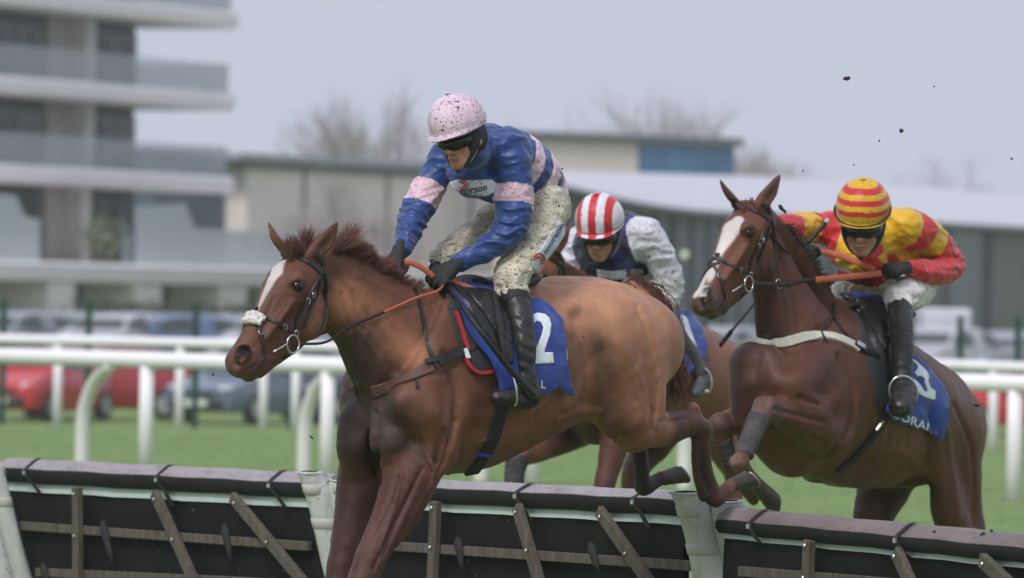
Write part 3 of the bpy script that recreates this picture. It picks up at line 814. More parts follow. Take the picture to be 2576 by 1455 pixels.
def bush(PL, x, y, z, r, lab, m, n=260):
    vs = []; fs = []
    for _ in range(n):
        c = PL.P(x, y, z) + rng.normal(0, 1, 3) * np.array([r, r, r]) * .45 + np.array([0, 0, r]); a = nrm_(rng.normal(0, 1, 3)); b_ = nrm_(np.cross(a, rng.normal(0, 1, 3))); rr = r * .16; b = len(vs)
        vs += [c - a * rr, c + b_ * rr * .5, c + a * rr, c - b_ * rr * .5]; fs.append((b, b + 1, b + 2, b + 3))
    root = empty('shrub', PL.P(x, y, z), label=lab, cat='shrub', group='shrubs in tubs on the terrace'); mesh_np('foliage', vs, fs, m, root, False)
    mb = MB(); c = PL.P(x, y, z); mb.tube([c, c + Z3 * r * .7], [r * .3, r * .38], 12); mb.build('tub', M_mull, root, 'auto')
M_leafy = plain('pale_green_leaves', (.20, .23, .13), .8, .3, 3)
bush(BP, bx(153), 1.5, zt, .9, 'pale green shrub in a tub on the terrace at the left', M_leafy); bush(BP, bx(355), -.9, floors[-1] + th, .55, 'olive shrub in a tub on the lowest balcony', M_leafy, 160)
bush(BP, bx(345), 1.6, zt, .55, 'dark low shrub in a tub on the terrace', M_hedge)
hedge(BP, xl, bx(1000), 8, 9.5, 0, bz(757), 'long brown winter hedge below the terrace piers', 9000)

# ---- slate coloured wing behind the block and the long hall
M_slate = plain('slate_cladding', S(70, 84, 102), .7, .08, .4); M_hall = plain('pale_stone_render', S(236, 224, 222), .85, .07, .25); M_fasc = plain('dark_fascia', S(96, 99, 106), .7, .08, .5)
HP_ = Plane(480, 285, 1420, 312)
def hx(u): return HP_.at(u, 600)[0]
hz = HP_.at(620, 385)[2]
hl = empty('long_hall', (*HP_.P(hx(1000), -5, 0)[:2], 0), label='long low hall with a pale wall and dark roof edge behind the front rider', cat='building')
mb = MB(); HP_.box(mb, hx(618), hx(1440), -1.5, 0, 0, hz - .62); mb.build('wall', M_hall, hl)
mb = MB(); HP_.box(mb, hx(600), hx(1450), -1.6, .3, hz - .62, hz - .35, .03); mb.build('fascia', M_fasc, hl)
mb = MB(); HP_.box(mb, hx(575), hx(1450), -1.8, .5, hz - .35, hz, .05); mb.build('roof', plain('hall_roof', S(150, 154, 164), .6, .05, .4), hl)
mb = MB(); HP_.box(mb, hx(440), hx(616), -3, -1.0, 0, hz - .05); mb.build('slate_wing', M_slate, hl)
for k in range(11):
    u = 690 + k * 70; mb = MB(); HP_.box(mb, hx(u), hx(u) + .12, .001, .1, 0, hz - .63); mb.build('downpipe', M_fasc, hl) if k % 3 == 1 else None

# ---- pale upper building with the blue window
UP = Plane(1320, 300, 1860, 307)
def ux(u): return UP.at(u, 400)[0]
M_cream = plain('cream_panels', S(228, 214, 208), .8, .05, .3)
ub = empty('control_tower', (*UP.P(ux(1600), -4, 0)[:2], 0), label='cream flat roofed building with one long blue window, above the shed roof', cat='building')
zt = UP.at(1330, 330)[2]
mb = MB(); UP.box(mb, ux(1318), ux(1848), -2, 0, 0, zt - .35); mb.build('wall', M_cream, ub)
mb = MB(); UP.box(mb, ux(1300), ux(1862), -2.3, .3, zt - .35, zt, .04); mb.build('roof', M_fasc, ub)
z0, z1 = UP.at(1605, 436)[2], UP.at(1605, 361)[2]; xs = np.linspace(ux(1604), ux(1846), 5)
M_bluew = mat('blue_window'); _nt, _p = nodes(M_bluew); _nt.links.new(ramp(_nt, noise(_nt, coords(_nt), .5, 2), [(.3, S(40, 92, 138)), (.7, S(66, 118, 160))]), _p.inputs['Base Color']); _p.inputs['Roughness'].default_value = .3
for a, b in zip(xs[:-1], xs[1:]): mb = MB(); UP.box(mb, a + .03, b - .03, .002, .08, z0, z1); mb.build('window', M_bluew, ub)

# ---- long shed with pale metal roof
M_roof = plain('pale_metal_roof', S(196, 196, 204), .5, .04, .3); M_shed_b = plain('glazed_bay', S(74, 82, 96), .35, .2, .15); M_shed = plain('grey_blue_cladding', S(112, 114, 126), .7, .12, .12); M_shed2 = plain('brown_grey_cladding', S(112, 108, 108), .7, .15, .12)
sh_ = empty('long_shed', (*W(2000, 780, 250)[:2], 0), label='long grey blue shed with a broad pale metal roof across the right half', cat='building')
def wz(u, v, d): return W(u, v, d)
E_ = [(1340, 458, 219), (1700, 531, 232), (2100, 552, 252), (2900, 596, 290)]; T_ = [(1340, 436, 246), (1700, 446, 262), (2100, 462, 280), (2900, 520, 318)]
Ec = catmull(np.array([W(*e_) for e_ in E_]), 8); Tc = catmull(np.array([W(*t_) for t_ in T_]), 8); n = len(Ec)
for i in range(n - 1):     # standing seam sheets
    mb = MB(); a, b, c, d = Ec[i], Ec[i + 1], Tc[i + 1], Tc[i]; up = np.array([0, 0, .12]); mb.add([a, b, c, d, a + up, b + up, c + up, d + up], [(0, 1, 2, 3), (4, 5, 6, 7), (0, 1, 5, 4), (1, 2, 6, 5), (2, 3, 7, 6), (3, 0, 4, 7)]); mb.build('roof_sheet', M_roof, sh_)
for i in range(n - 1):
    a, b = Ec[i] + np.array([0, 1.2, -.05]), Ec[i + 1] + np.array([0, 1.2, -.05]); mb = MB()
    dd = nrm_(b - a) * .01; q = [a + dd, b - dd, np.array([b[0], b[1], 0]) - dd, np.array([a[0], a[1], 0]) + dd]; mb.add(q + [x + np.array([0, .2, 0]) for x in q], [(0, 1, 2, 3), (4, 5, 6, 7), (0, 1, 5, 4), (1, 2, 6, 5), (2, 3, 7, 6), (3, 0, 4, 7)])
    mb.build('glazed_bay' if i % 3 == 1 else 'wall_panel', M_shed_b if i % 3 == 1 else M_shed if i < n * .66 else M_shed2, sh_)
    mb = MB(); c_ = a + np.array([0, -.25, 0]); mb.box((c_[0], c_[1], c_[2] / 2), (.22, .3, c_[2] - .1)); mb.build('column', M_fasc, sh_)
mb = MB(); mb.tube([Ec[i] + np.array([0, -.1, -.02]) for i in range(n)], .14, 8); mb.build('gutter', M_fasc, sh_, True)
p = W(1722, 640, 225); sg = MB(); sg.tube([p, p + np.array([0, .12, 0])], [.11, .11], 20); tag(sg.build('wall_lamp', None, None, 'auto'), 'round pale green bulkhead lamp on the shed wall, beside the rider in navy', 'lamp')
M_gl = mat('pale_green_lamp'); _nt, _p = nodes(M_gl); _p.inputs['Base Color'].default_value = (.62, .72, .55, 1); _p.inputs['Emission Color'].default_value = (.55, .66, .48, 1); _p.inputs['Emission Strength'].default_value = .35
bpy.data.objects['wall_lamp'].data.materials.append(M_gl)

# ---- bare winter trees
M_bark = plain('winter_twigs', (.40, .34, .35), .9, .3, 2)
def bare_tree(loc, H, lab, spread=.5, lv=5, seed=1):
    r = random.Random(seed); root = empty('bare_tree', loc, label=lab, cat='tree', group='bare winter trees beyond the buildings')
    tr_ = MB(); cr = MB()
    def grow(p, d, ln, rad, k):
        q = p + d * ln * .5 + np.array([r.gauss(0, .03), r.gauss(0, .03), 0]) * ln; e_ = p + d * ln
        (tr_ if k == 0 else cr).tube([p, q, e_], [rad, rad * .85, rad * .62], 6 if k < 2 else 3, cap=False)
        if k >= lv: return
        for j in range(4 if k < 4 else 3):
            nd = d + np.array([r.gauss(0, spread), r.gauss(0, spread), r.gauss(.12, spread * .6)]); nd /= np.linalg.norm(nd)
            grow(p + d * ln * r.uniform(.55, 1.0), nd, ln * r.uniform(.58, .85), rad * .55, k + 1)
    grow(np.array(loc, float), np.array([0, 0, 1.0]), H * .30, H * .017, 0)
    tr_.build('trunk', M_bark, root, True); cr.build('crown', M_bark, root, True)
def tree_px(u, vtop, d, lab, seed, lv=5, spread=.5):
    p = W(u, 780, d); z = W(u, vtop, d)[2] * 1.24; bare_tree((p[0], p[1], 0), z, lab, spread, lv, seed)
tree_px(935, 190, 330, 'bare tree standing alone above the long hall, left of the front rider', 3, 5, .40)
TL = ['small bare tree just right of the lone tall tree', 'small bare tree just left of the lone tall tree', 'first bare tree from the left in the hazy row over the cream building', 'second bare tree of the row over the cream building', 'tallest bare tree of the row over the cream building',
 'bare tree over the left end of the blue window', 'bare tree over the middle of the blue window', 'bare tree over the right end of the blue window', 'last and lowest bare tree of the row, right of the cream building', 'low bare tree over the shed roof behind the bay ears', 'lowest bare tree over the shed roof right of the bay ears',
 'low bare tree over the roof above the right hand rider', 'low bare tree over the roof near the right edge', 'bare tree top beside the balcony block']
for i, (u, v, d) in enumerate([(1000, 330, 340), (870, 330, 350), (1420, 262, 380), (1500, 250, 385), (1580, 240, 380), (1650, 250, 390), (1720, 256, 382), (1790, 268, 390), (1860, 300, 380), (1925, 372, 370), (1985, 385, 372), (2345, 425, 390), (2420, 440, 395), (560, 350, 350)]):
    tree_px(u, v, d, TL[i] if i < len(TL) else ('bare tree in the hazy row behind the cream building' if 1400 < u < 1880 else 'low bare tree over the shed roof right of the bay horse ears' if 1900 < u < 2000 else 'low bare tree over the shed roof by the right hand rider' if u > 2300 else 'bare tree top beside the balcony block' if u < 600 else 'small bare tree above the hall roof'), 10 + i, 5, .55)
# trees in front of the hall wall, seen only as soft dark blotches
for i, (u, v, d) in enumerate([(740, 470, 262), (850, 440, 266), (960, 450, 264)]):
    tree_px(u, v, d, ['left', 'middle', 'right'][i] + ' one of three bare trees in front of the pale hall wall', 40 + i, 5, .6)

# ---- drizzle haze
M_haze = bpy.data.materials.new('haze_air'); M_haze.use_nodes = True; _nt = M_haze.node_tree; _nt.nodes.clear()
pv = _nt.nodes.new('ShaderNodeVolumePrincipled'); pv.inputs['Color'].default_value = (.98, .97, 1, 1); pv.inputs['Density'].default_value = 0.0004; pv.inputs['Anisotropy'].default_value = .2
out = _nt.nodes.new('ShaderNodeOutputMaterial'); _nt.links.new(pv.outputs[0], out.inputs['Volume'])
mb = MB(); mb.box((0, 205, 21), (900, 440, 44)); hz_ = mb.build('haze', M_haze); tag(hz_, kind="stuff", label="thin drizzle haze over the racecourse", cat="haze")
# ================================================================== horses
def lerp_px(px, k): return px * k
def sculpt_head(F, H):
    """head, read off the near horse; H carries it to the other ones"""
    L = H.L
    def ch(pts, k=0.012, op='+', q=1.0, sub=3):
        P = [H.hp(p[0], p[1], p[2]) for p in pts]; R = [H.r(p[3]) for p in pts]; Q = [p[4] if len(p) > 4 else q for p in pts]
        F.chain(P, R, Q, L, k, op, sub)
    ax = H.hp(600, 915, 0) - H.hp(775, 690, 0); ax /= np.linalg.norm(ax); up = np.cross(L, ax); up /= np.linalg.norm(up)
    if up[2] < 0: up = -up
    H.ax = ax; H.up = up; A = (ax, up, L)
    def el(u, v, lat, r, k=0.012, op='+', AA=None): F.ell(H.hp(u, v, lat), AA if AA is not None else A, [H.r(x) for x in r], k, op)
    # skull and face bone
    ch([(772, 690, 0, 56, .95), (728, 722, 0, 62, .98), (690, 780, 0, 52, .84), (652, 845, 0, 46, .74), (622, 893, 0, 42, .86), (608, 915, 0, 36, 1.0)], 0.02)
    # cheeks and lower jaw
    for s in (-1, 1):
        el(778, 790, 34 * s, (62, 66, 22), 0.022)
        ch([(770, 770, 30 * s, 34, .6), (722, 838, 24 * s, 26, .7), (680, 885, 17 * s, 20, .8), (652, 915, 12 * s, 17, 1)], 0.02)
        # bony ridge from the eye down the face
        ch([(742, 752, 47 * s, 13, .7), (700, 805, 42 * s, 10, .7), (668, 850, 36 * s, 7, .7)], 0.02)
        # brow
        el(744, 703, 48 * s, (27, 17, 17), 0.02)
        el(748, 720, 48 * s, (25, 21, 18), 0.014)
    ch([(735, 845, 0, 40, .75), (682, 893, 0, 31, .8), (648, 925, 0, 27, .9)], 0.03)
    # muzzle, lips, chin
    el(604, 912, 0, (34, 36, 38), 0.02); el(628, 941, 0, (24, 17, 22), 0.016)
    for s in (-1, 1):
        el(608, 890, 26 * s, (27, 24, 14), 0.012)
        ch([(600, 930, 20 * s, 12), (626, 922, 27 * s, 11), (655, 905, 28 * s, 8)], 0.012)
    # mouth slit, nostrils
    for s in (-1, 1):
        ch([(596, 944, 26 * s, 3), (622, 932, 36 * s, 4), (652, 912, 38 * s, 3)], 0.006, '-')
        el(613, 882, 34 * s, (24, 19, 14), 0.012)
        P = [H.hp(598, 882, 48 * s), H.hp(613, 880, 50 * s), H.hp(628, 886, 50 * s)]
        F.chain(P, [H.r(12), H.r(16), H.r(13)], [1.5] * 3, L, 0.006, '-', 2)
        el(616, 902, 42 * s, (20, 5, 6), 0.01)
        # eye socket
        el(747, 721, 66 * s, (17, 10.5, 14), 0.005, '-')
    # ears
    def ear(b, t, mid, w_, s):
        B = H.hp(*b); T_ = H.hp(*t); M = H.hp(*mid); d = T_ - B; ln = np.linalg.norm(d); d /= ln
        fr = ax * 0.55 + L * s * 0.8; fr = fr - (fr @ d) * d; fr /= np.linalg.norm(fr); sd = np.cross(d, fr)
        P = [B - d * 0.01, B * .6 + M * .4, M, M * .5 + T_ * .5, T_]
        F.chain(P, [H.r(w_ * .9), H.r(w_), H.r(w_ * .98), H.r(w_ * .62), H.r(2.5)], [.62, .6, .55, .5, .8], fr, 0.012, '+', 4)
        P2 = [p + fr * H.r(w_ * .62) for p in P[1:]]
        F.chain(P2, [H.r(w_ * .5), H.r(w_ * .62), H.r(w_ * .36), H.r(1.5)], [.7] * 4, fr, 0.006, '-', 4)
    ear((786, 640, 38), (852, 556, 50), (822, 604, 50), 24, 1)
    ear((724, 640, -38), (675, 559, -56), (692, 600, -52), 20, -1)
    ch([(790, 660, 26, 26), (745, 650, -26, 24)], 0.02)

def head_extras(H, horse, bvh, mats, blaze=None):
    for s in (1, -1):
        c = H.hp(747, 721, 52.3 * s); r = H.r(16.5)
        bm = bmesh.new(); bmesh.ops.create_uvsphere(bm, u_segments=20, v_segments=14, radius=r)
        me = bpy.data.meshes.new('eye'); bm.to_mesh(me); bm.free()
        o = link('eye', me, mats['eye'], horse, True); o.matrix_world = Matrix.Translation(V(c))
        me.polygons.foreach_set('use_smooth', [True] * len(me.polygons))

def paint(pts, base, strokes):
    """coat colour; every stroke is (points, radius, soft, colour, wobble)"""
    col = np.tile(np.array(base, float), (len(pts), 1))
    w1 = fbm(pts, 14, 3, 3)
    for st in strokes:
        P, R, soft, c, wob = st; P = np.array(P); R = np.array(R)
        d = np.full(len(pts), 9.0)
        for i in range(max(1, len(P) - 1)):
            a = P[i]; b = P[min(i + 1, len(P) - 1)]; ab = b - a; l2 = ab @ ab + 1e-9
            t = np.clip(((pts - a) @ ab) / l2, 0, 1); q = np.linalg.norm(pts - a - t[:, None] * ab, axis=1) - (R[i] + (R[min(i + 1, len(R) - 1)] - R[i]) * t)
            d = np.minimum(d, q)
        m = np.clip(0.5 - (d + w1 * wob) / soft, 0, 1); m = m * m * (3 - 2 * m)
        m = m * (c[3] if len(c) > 3 else 1)
        col = col * (1 - m[:, None]) + np.array(c[:3]) * m[:, None]
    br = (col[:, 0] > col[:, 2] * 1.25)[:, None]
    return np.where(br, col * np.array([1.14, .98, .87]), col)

def horse_mesh(name, rig, H, body, carve, h=0.008, label=''):
    """body: list of (k, [(u,v,lat,r,q)...]) ; carve the same with '-'"""
    allp = []
    for k, pts in body: allp += [rig.hp(p[0], p[1], p[2]) for p in pts]
    allp += [H.hp(855, 555, 50), H.hp(675, 559, -56), H.hp(575, 900, 0), H.hp(630, 960, 0)]
    allp = np.array(allp); R = 0.26
    lo = allp.min(0) - R; hi = allp.max(0) + R
    F = Field(lo, hi, h)
    for k, pts in body:
        F.chain([rig.hp(p[0], p[1], p[2]) for p in pts], [rig.r(p[3]) for p in pts], [p[4] if len(p) > 4 else 1.0 for p in pts], rig.L, k, '+', 3)
    for k, pts in carve:
        F.chain([rig.hp(p[0], p[1], p[2]) for p in pts], [rig.r(p[3]) for p in pts], [p[4] if len(p) > 4 else 1.0 for p in pts], rig.L, k, '-', 3)
    sculpt_head(F, H)
    pts, quads = F.extract(lambda P: 0.0045 * fbm(P, 8, 3, 11) + 0.0012 * fbm(P, 30, 2, 5), smooth=2)
    return pts, quads

def vnormals(pts, quads):
    q = quads; n = np.cross(pts[q[:, 2]] - pts[q[:, 0]], pts[q[:, 3]] - pts[q[:, 1]]); N = np.zeros_like(pts)
    for i in range(4): np.add.at(N, q[:, i], n)
    return N / (np.linalg.norm(N, axis=1)[:, None] + 1e-12)
def brush(pts, quads, rig, strokes, mirror=True):
    """muscle and sinew: raise or press the surface along paths, on both sides of the body"""
    bv = BVHTree.FromPolygons([V(p) for p in pts], [list(map(int, f)) for f in quads]); N = vnormals(pts, quads); out = pts.copy()
    for path, r, amp in strokes:
        C = catmull(np.array(path, float), 4) if len(path) > 1 else np.array(path, float)
        Q = [cast(u, v, bv, rig.T) for u, v in C]; Q = [q[0] for q in Q if q is not None]
        if not Q: continue
        r_ = rig.r(r)
        for side in ((0, 1) if mirror else (0,)):
            Qs = [q - 2 * ((q - rig.O) @ rig.L) * rig.L for q in Q] if side else Q
            Qs = np.array(Qs); lo = Qs.min(0) - 2.2 * r_; hi = Qs.max(0) + 2.2 * r_; idx = np.where(((pts > lo) & (pts < hi)).all(1))[0]
            if not len(idx): continue
            X = pts[idx]; d = np.full(len(idx), 9.0)
            for i in range(max(1, len(Qs) - 1)):
                a = Qs[i]; b = Qs[min(i + 1, len(Qs) - 1)]; ab = b - a; t = np.clip(((X - a) @ ab) / (ab @ ab + 1e-9), 0, 1); d = np.minimum(d, np.linalg.norm(X - a - t[:, None] * ab, axis=1))
            out[idx] += N[idx] * (1.3 * amp * np.exp(-2 * (d / r_) ** 2))[:, None]
    return out
def hoof(P_fet, P_toe, wid, parent, m, shoe=None, L=None):
    """hoof: coronet, flaring wall and a sole cut slantwise, toe to the front"""
    L = np.array((.7, -.7, 0)) if L is None else L; wid = wid * .84
    a = np.array(P_fet, float); b = np.array(P_toe, float); d = b - a; ln = np.linalg.norm(d); d /= ln; L = L - (L @ d) * d; L /= np.linalg.norm(L); e_ = -np.cross(L, d)
    mb = MB(); vs = []; n = 20
    for t, r, tl, sh in ((-.12, .70, .0, 0), (.05, .80, .15, 0), (.16, .93, .25, .02), (.24, .90, .30, .04), (.62, 1.06, .55, .12), (.98, 1.18, .80, .22), (1.0, 1.10, .80, .22), (.90, .55, .7, .15)):
        c = a + d * ln * t + e_ * wid * sh
        for q in range(n):
            an = 2 * math.pi * q / n; vs.append(c + wid * r * (math.cos(an) * L * .92 + math.sin(an) * e_) + d * wid * tl * math.sin(an) * (1 if math.sin(an) > 0 else .6))
    k = 8; mb.add(vs, [(i * n + q, i * n + (q + 1) % n, (i + 1) * n + (q + 1) % n, (i + 1) * n + q) for i in range(k - 1) for q in range(n)] + [tuple(range(n))[::-1], tuple((k - 1) * n + q for q in range(n))])
    o = mb.build('hoof', m, parent, 'auto')
    if shoe:
        s = MB(); s.tube([vs[6 * n + q % n] + d * .004 for q in range(-4, 15)], .0055, 6); s.build('horseshoe', shoe, o, True)
    return o

M_coat = coat('horse_coat', .46); 
M_eye = mat('horse_eye'); _nt, _p = nodes(M_eye); _p.inputs['Base Color'].default_value = (.006, .004, .004, 1); _p.inputs['Roughness'].default_value = .14
M_hoof = plain('hoof_horn', (.045, .030, .022), .5, .4, 30, bmp=.3)
M_hair = plain('chestnut_mane_hair', S(112, 74, 62), .6, .3, 50); M_hair2 = plain('dark_brown_mane_hair', S(50, 36, 32), .6, .3, 50)
M_shoe = plain('worn_steel', (.35, .35, .36), .35, .2, 30, metal=1)
HM = dict(eye=M_eye)

TAN = S(160, 120, 99); WARM = S(118, 80, 64); LEG = S(88, 56, 48); MUD = S(56, 46, 42); DARK = S(64, 50, 46); BLAZE = S(222, 214, 211)

# ------------------------------------------------------------------ the chestnut in front
R1 = Rig(1300, 930, 27.4, 45)
H1 = Rig(0, 0, 27.4, 50, O=R1.hp(800, 690, 0))
body1 = [
 (0.03, [(1045, 1000, 0, 150, 1.05), (1085, 982, 0, 200, .84), (1150, 965, 0, 226, .80), (1240, 940, 0, 214, .84), (1341, 905, 0, 198, .88), (1430, 880, 0, 180, .95), (1510, 868, 0, 162, 1.05), (1575, 868, 0, 138, 1.15)]),
 # withers and croup ridge
 (0.05, [(1060, 790, 0, 62, .6), (1120, 780, 0, 58, .55), (1200, 775, 0, 50, .7)]),
 (0.05, [(1400, 770, 0, 66, .9), (1500, 780, 0, 70, .9), (1580, 800, 0, 60, .9)]),
 # neck
 (0.045, [(1030, 915, 0, 168, .66), (985, 870, 0, 146, .6), (925, 805, 0, 116, .52), (880, 765, 0, 98, .5), (840, 735, 0, 74, .52)]),
 (0.04, [(1060, 800, 0, 50, .8), (1010, 755, 0, 42, .8), (940, 700, 0, 34, .8), (870, 668, 0, 30, .9), (810, 655, 0, 30, 1)]),
 # breast
 (0.05, [(985, 1000, 0, 76, 1.3), (990, 1080, 0, 72, 1.3), (1010, 1140, 0, 60, 1.2)]),
 (0.022, [(990, 1055, 54, 56), (985, 1115, 58, 52), (1000, 1170, 60, 40)]),
 (0.022, [(905, 1060, -54, 52), (896, 1120, -58, 50), (900, 1165, -62, 42)]),
 # shoulders
 (0.05, [(1130, 800, 78, 46, .8), (1090, 900, 104, 56, .8), (1040, 1010, 112, 62, .85)]),
 (0.03, [(1035, 1015, 110, 60), (1080, 1080, 112, 62, .9), (1100, 1140, 104, 50)]),
 (0.05, [(1180, 830, 84, 55, .7), (1150, 960, 112, 62, .7), (1110, 1080, 112, 55, .8)]),
 (0.05, [(960, 900, -104, 50), (905, 1010, -100, 50), (930, 1110, -100, 55)]),
 # near foreleg
 (0.035, [(1075, 1130, 92, 66), (1035, 1195, 88, 66), (1004, 1262, 86, 55), (968, 1338, 84, 46), (932, 1405, 82, 37)]),
 (0.02, [(1082, 1205, 98, 22), (1050, 1275, 92, 20), (1012, 1340, 88, 18)]),
 (0.02, [(932, 1405, 82, 37), (912, 1460, 80, 38), (898, 1500, 80, 34), (880, 1570, 80, 24), (860, 1680, 78, 23), (846, 1740, 78, 30), (828, 1785, 78, 24)]),
 # off foreleg
 (0.035, [(925, 1140, -92, 66), (908, 1210, -86, 60), (890, 1290, -84, 48), (878, 1360, -82, 43), (860, 1425, -82, 36)]),
 (0.02, [(860, 1425, -82, 36), (852, 1475, -82, 37), (846, 1520, -82, 32), (846, 1600, -82, 23), (850, 1700, -82, 23), (852, 1750, -82, 29), (836, 1800, -82, 24)]),
 # hip and near thigh
 (0.05, [(1520, 830, 60, 110, .9), (1570, 910, 92, 104, .8), (1596, 990, 104, 90, .75), (1604, 1050, 104, 74, .8), (1592, 1092, 100, 42)]),
 (0.04, [(1440, 800, 96, 40, .8), (1490, 850, 112, 46, .7)]),
 (0.05, [(1500, 930, 108, 62, .7), (1545, 1030, 110, 66, .7), (1585, 1082, 104, 48, .8)]),
 (0.03, [(1600, 1085, 100, 48), (1672, 1078, 98, 46), (1730, 1068, 96, 34), (1764, 1080, 96, 29)]),
 (0.012, [(1725, 1048, 96, 18), (1742, 1026, 96, 15), (1752, 1050, 96, 16)]),
 (0.012, [(1764, 1082, 96, 28), (1766, 1130, 94, 21), (1776, 1190, 92, 20), (1790, 1235, 92, 23), (1798, 1254, 92, 25), (1822, 1236, 92, 20), (1838, 1222, 92, 18)]),
 (0.012, [(1748, 1100, 96, 12), (1752, 1190, 94, 11), (1770, 1250, 92, 14)]),
 # off hind
 (0.05, [(1490, 900, -90, 96, .8), (1510, 970, -100, 74, .7), (1520, 1015, -104, 52)]),
 (0.02, [(1520, 1020, -100, 50), (1565, 1055, -100, 40), (1600, 1082, -100, 29)]),
 (0.012, [(1600, 1085, -100, 28), (1608, 1130, -100, 22), (1614, 1190, -100, 20), (1620, 1226, -100, 24), (1648, 1212, -100, 18), (1662, 1204, -100, 18)]),
 # dock and tail root
 (0.03, [(1590, 740, 0, 34), (1640, 760, 0, 22), (1665, 800, 0, 16)]),
]
carve1 = [
 (0.02, [(945, 1060, 0, 9), (938, 1120, 0, 15), (946, 1180, 0, 20)]),
 (0.03, [(1000, 880, 130, 10), (950, 960, 100, 14)]),
 (0.04, [(1450, 1000, 175, 18), (1470, 930, 180, 16), (1450, 860, 175, 10)]),
 (0.02, [(1115, 1090, 168, 10), (1098, 1160, 150, 12)]),
 (0.02, [(1610, 860, 190, 8), (1640, 960, 178, 9), (1640, 1040, 160, 8)]),
 (0.015, [(975, 1250, 128, 5), (950, 1330, 118, 5), (930, 1390, 112, 5)]),
]
p1, q1 = horse_mesh('horse', R1, H1, body1, carve1, 0.0064)
p1 = brush(p1, q1, R1, [
 ([(1105, 760), (1062, 850), (1015, 925), (968, 985)], 20, -.010), ([(1000, 1010)], 46, .014), ([(1120, 890), (1152, 1000), (1128, 1120)], 20, -.012), ([(1090, 1040)], 50, .012),
 ([(1150, 1060), (1122, 1150), (1097, 1208)], 14, -.013), ([(1062, 1180), (1012, 1280), (968, 1370), (942, 1430)], 9, -.008), ([(1085, 1215), (1045, 1290), (1000, 1370)], 9, .005), ([(1000, 1200), (975, 1270), (940, 1340)], 8, -.005),
 ([(850, 700), (900, 760), (960, 850), (990, 930)], 18, -.008), ([(825, 830), (868, 880), (915, 960)], 14, -.010), ([(862, 740), (884, 830)], 9, -.006), ([(890, 735), (915, 830)], 9, -.005), ([(1000, 740), (960, 720), (900, 690)], 16, .006),
 ([(1440, 772)], 32, .016), ([(1448, 800), (1476, 870), (1482, 940), (1468, 1015)], 30, -.017),
 ([(1510, 1035), (1455, 1035), (1400, 1058)], 16, .009), ([(1605, 770), (1645, 890), (1655, 1000), (1640, 1080)], 14, -.009), ([(1515, 890), (1540, 1000), (1562, 1110)], 30, -.016), ([(1560, 860), (1595, 960), (1610, 1060)], 30, .010),
 ([(1660, 1062), (1735, 1052)], 8, -.005), ([(1000, 1085), (1040, 1130), (1085, 1165)], 6, .004), ([(1160, 1130), (1250, 1095), (1330, 1045), (1400, 1000)], 6, .0045), ([(1012, 1190), (988, 1290), (955, 1390)], 5, .005), ([(1040, 1230), (1000, 1320), (965, 1400)], 6, -.006), ([(1060, 1110), (1090, 1190)], 8, -.007), ([(900, 830), (950, 900), (985, 960)], 7, .004), ([(1600, 930), (1630, 1010), (1625, 1080)], 7, .004), ([(1230, 780), (1330, 760), (1430, 740)], 18, -.004), ([(1060, 930), (1110, 940), (1150, 920)], 10, -.005), ([(960, 1210), (940, 1300), (900, 1420)], 6, .004), ([(1560, 720), (1500, 715)], 20, .006), ([(1380, 715), (1440, 712)], 18, -.004), ([(1200, 1080), (1320, 1070), (1400, 1010)], 30, -.006)] +
 [([(1275 + 27 * i, 850), (1262 + 27 * i, 960), (1250 + 24 * i, 1050)], 9, -.0035) for i in range(6)])
p1 = brush(p1, q1, R1, [([(940, 1040), (942, 1110), (952, 1190)], 17, -.024), ([(985, 1110)], 38, .010), ([(898, 1120)], 38, .010)], False)
p1 = brush(p1, q1, H1, [([(740, 757), (705, 806), (672, 850)], 7, .004), ([(722, 770), (690, 815)], 8, -.003), ([(775, 820), (735, 872), (690, 905)], 7, .003), ([(660, 850), (640, 875)], 8, -.003), ([(728, 738), (750, 743), (768, 736)], 6, .002), ([(726, 710), (746, 700), (768, 707)], 6, .003), ([(690, 750), (672, 790), (655, 830)], 10, -.003), ([(592, 905), (606, 918), (628, 915)], 5, -.003)])

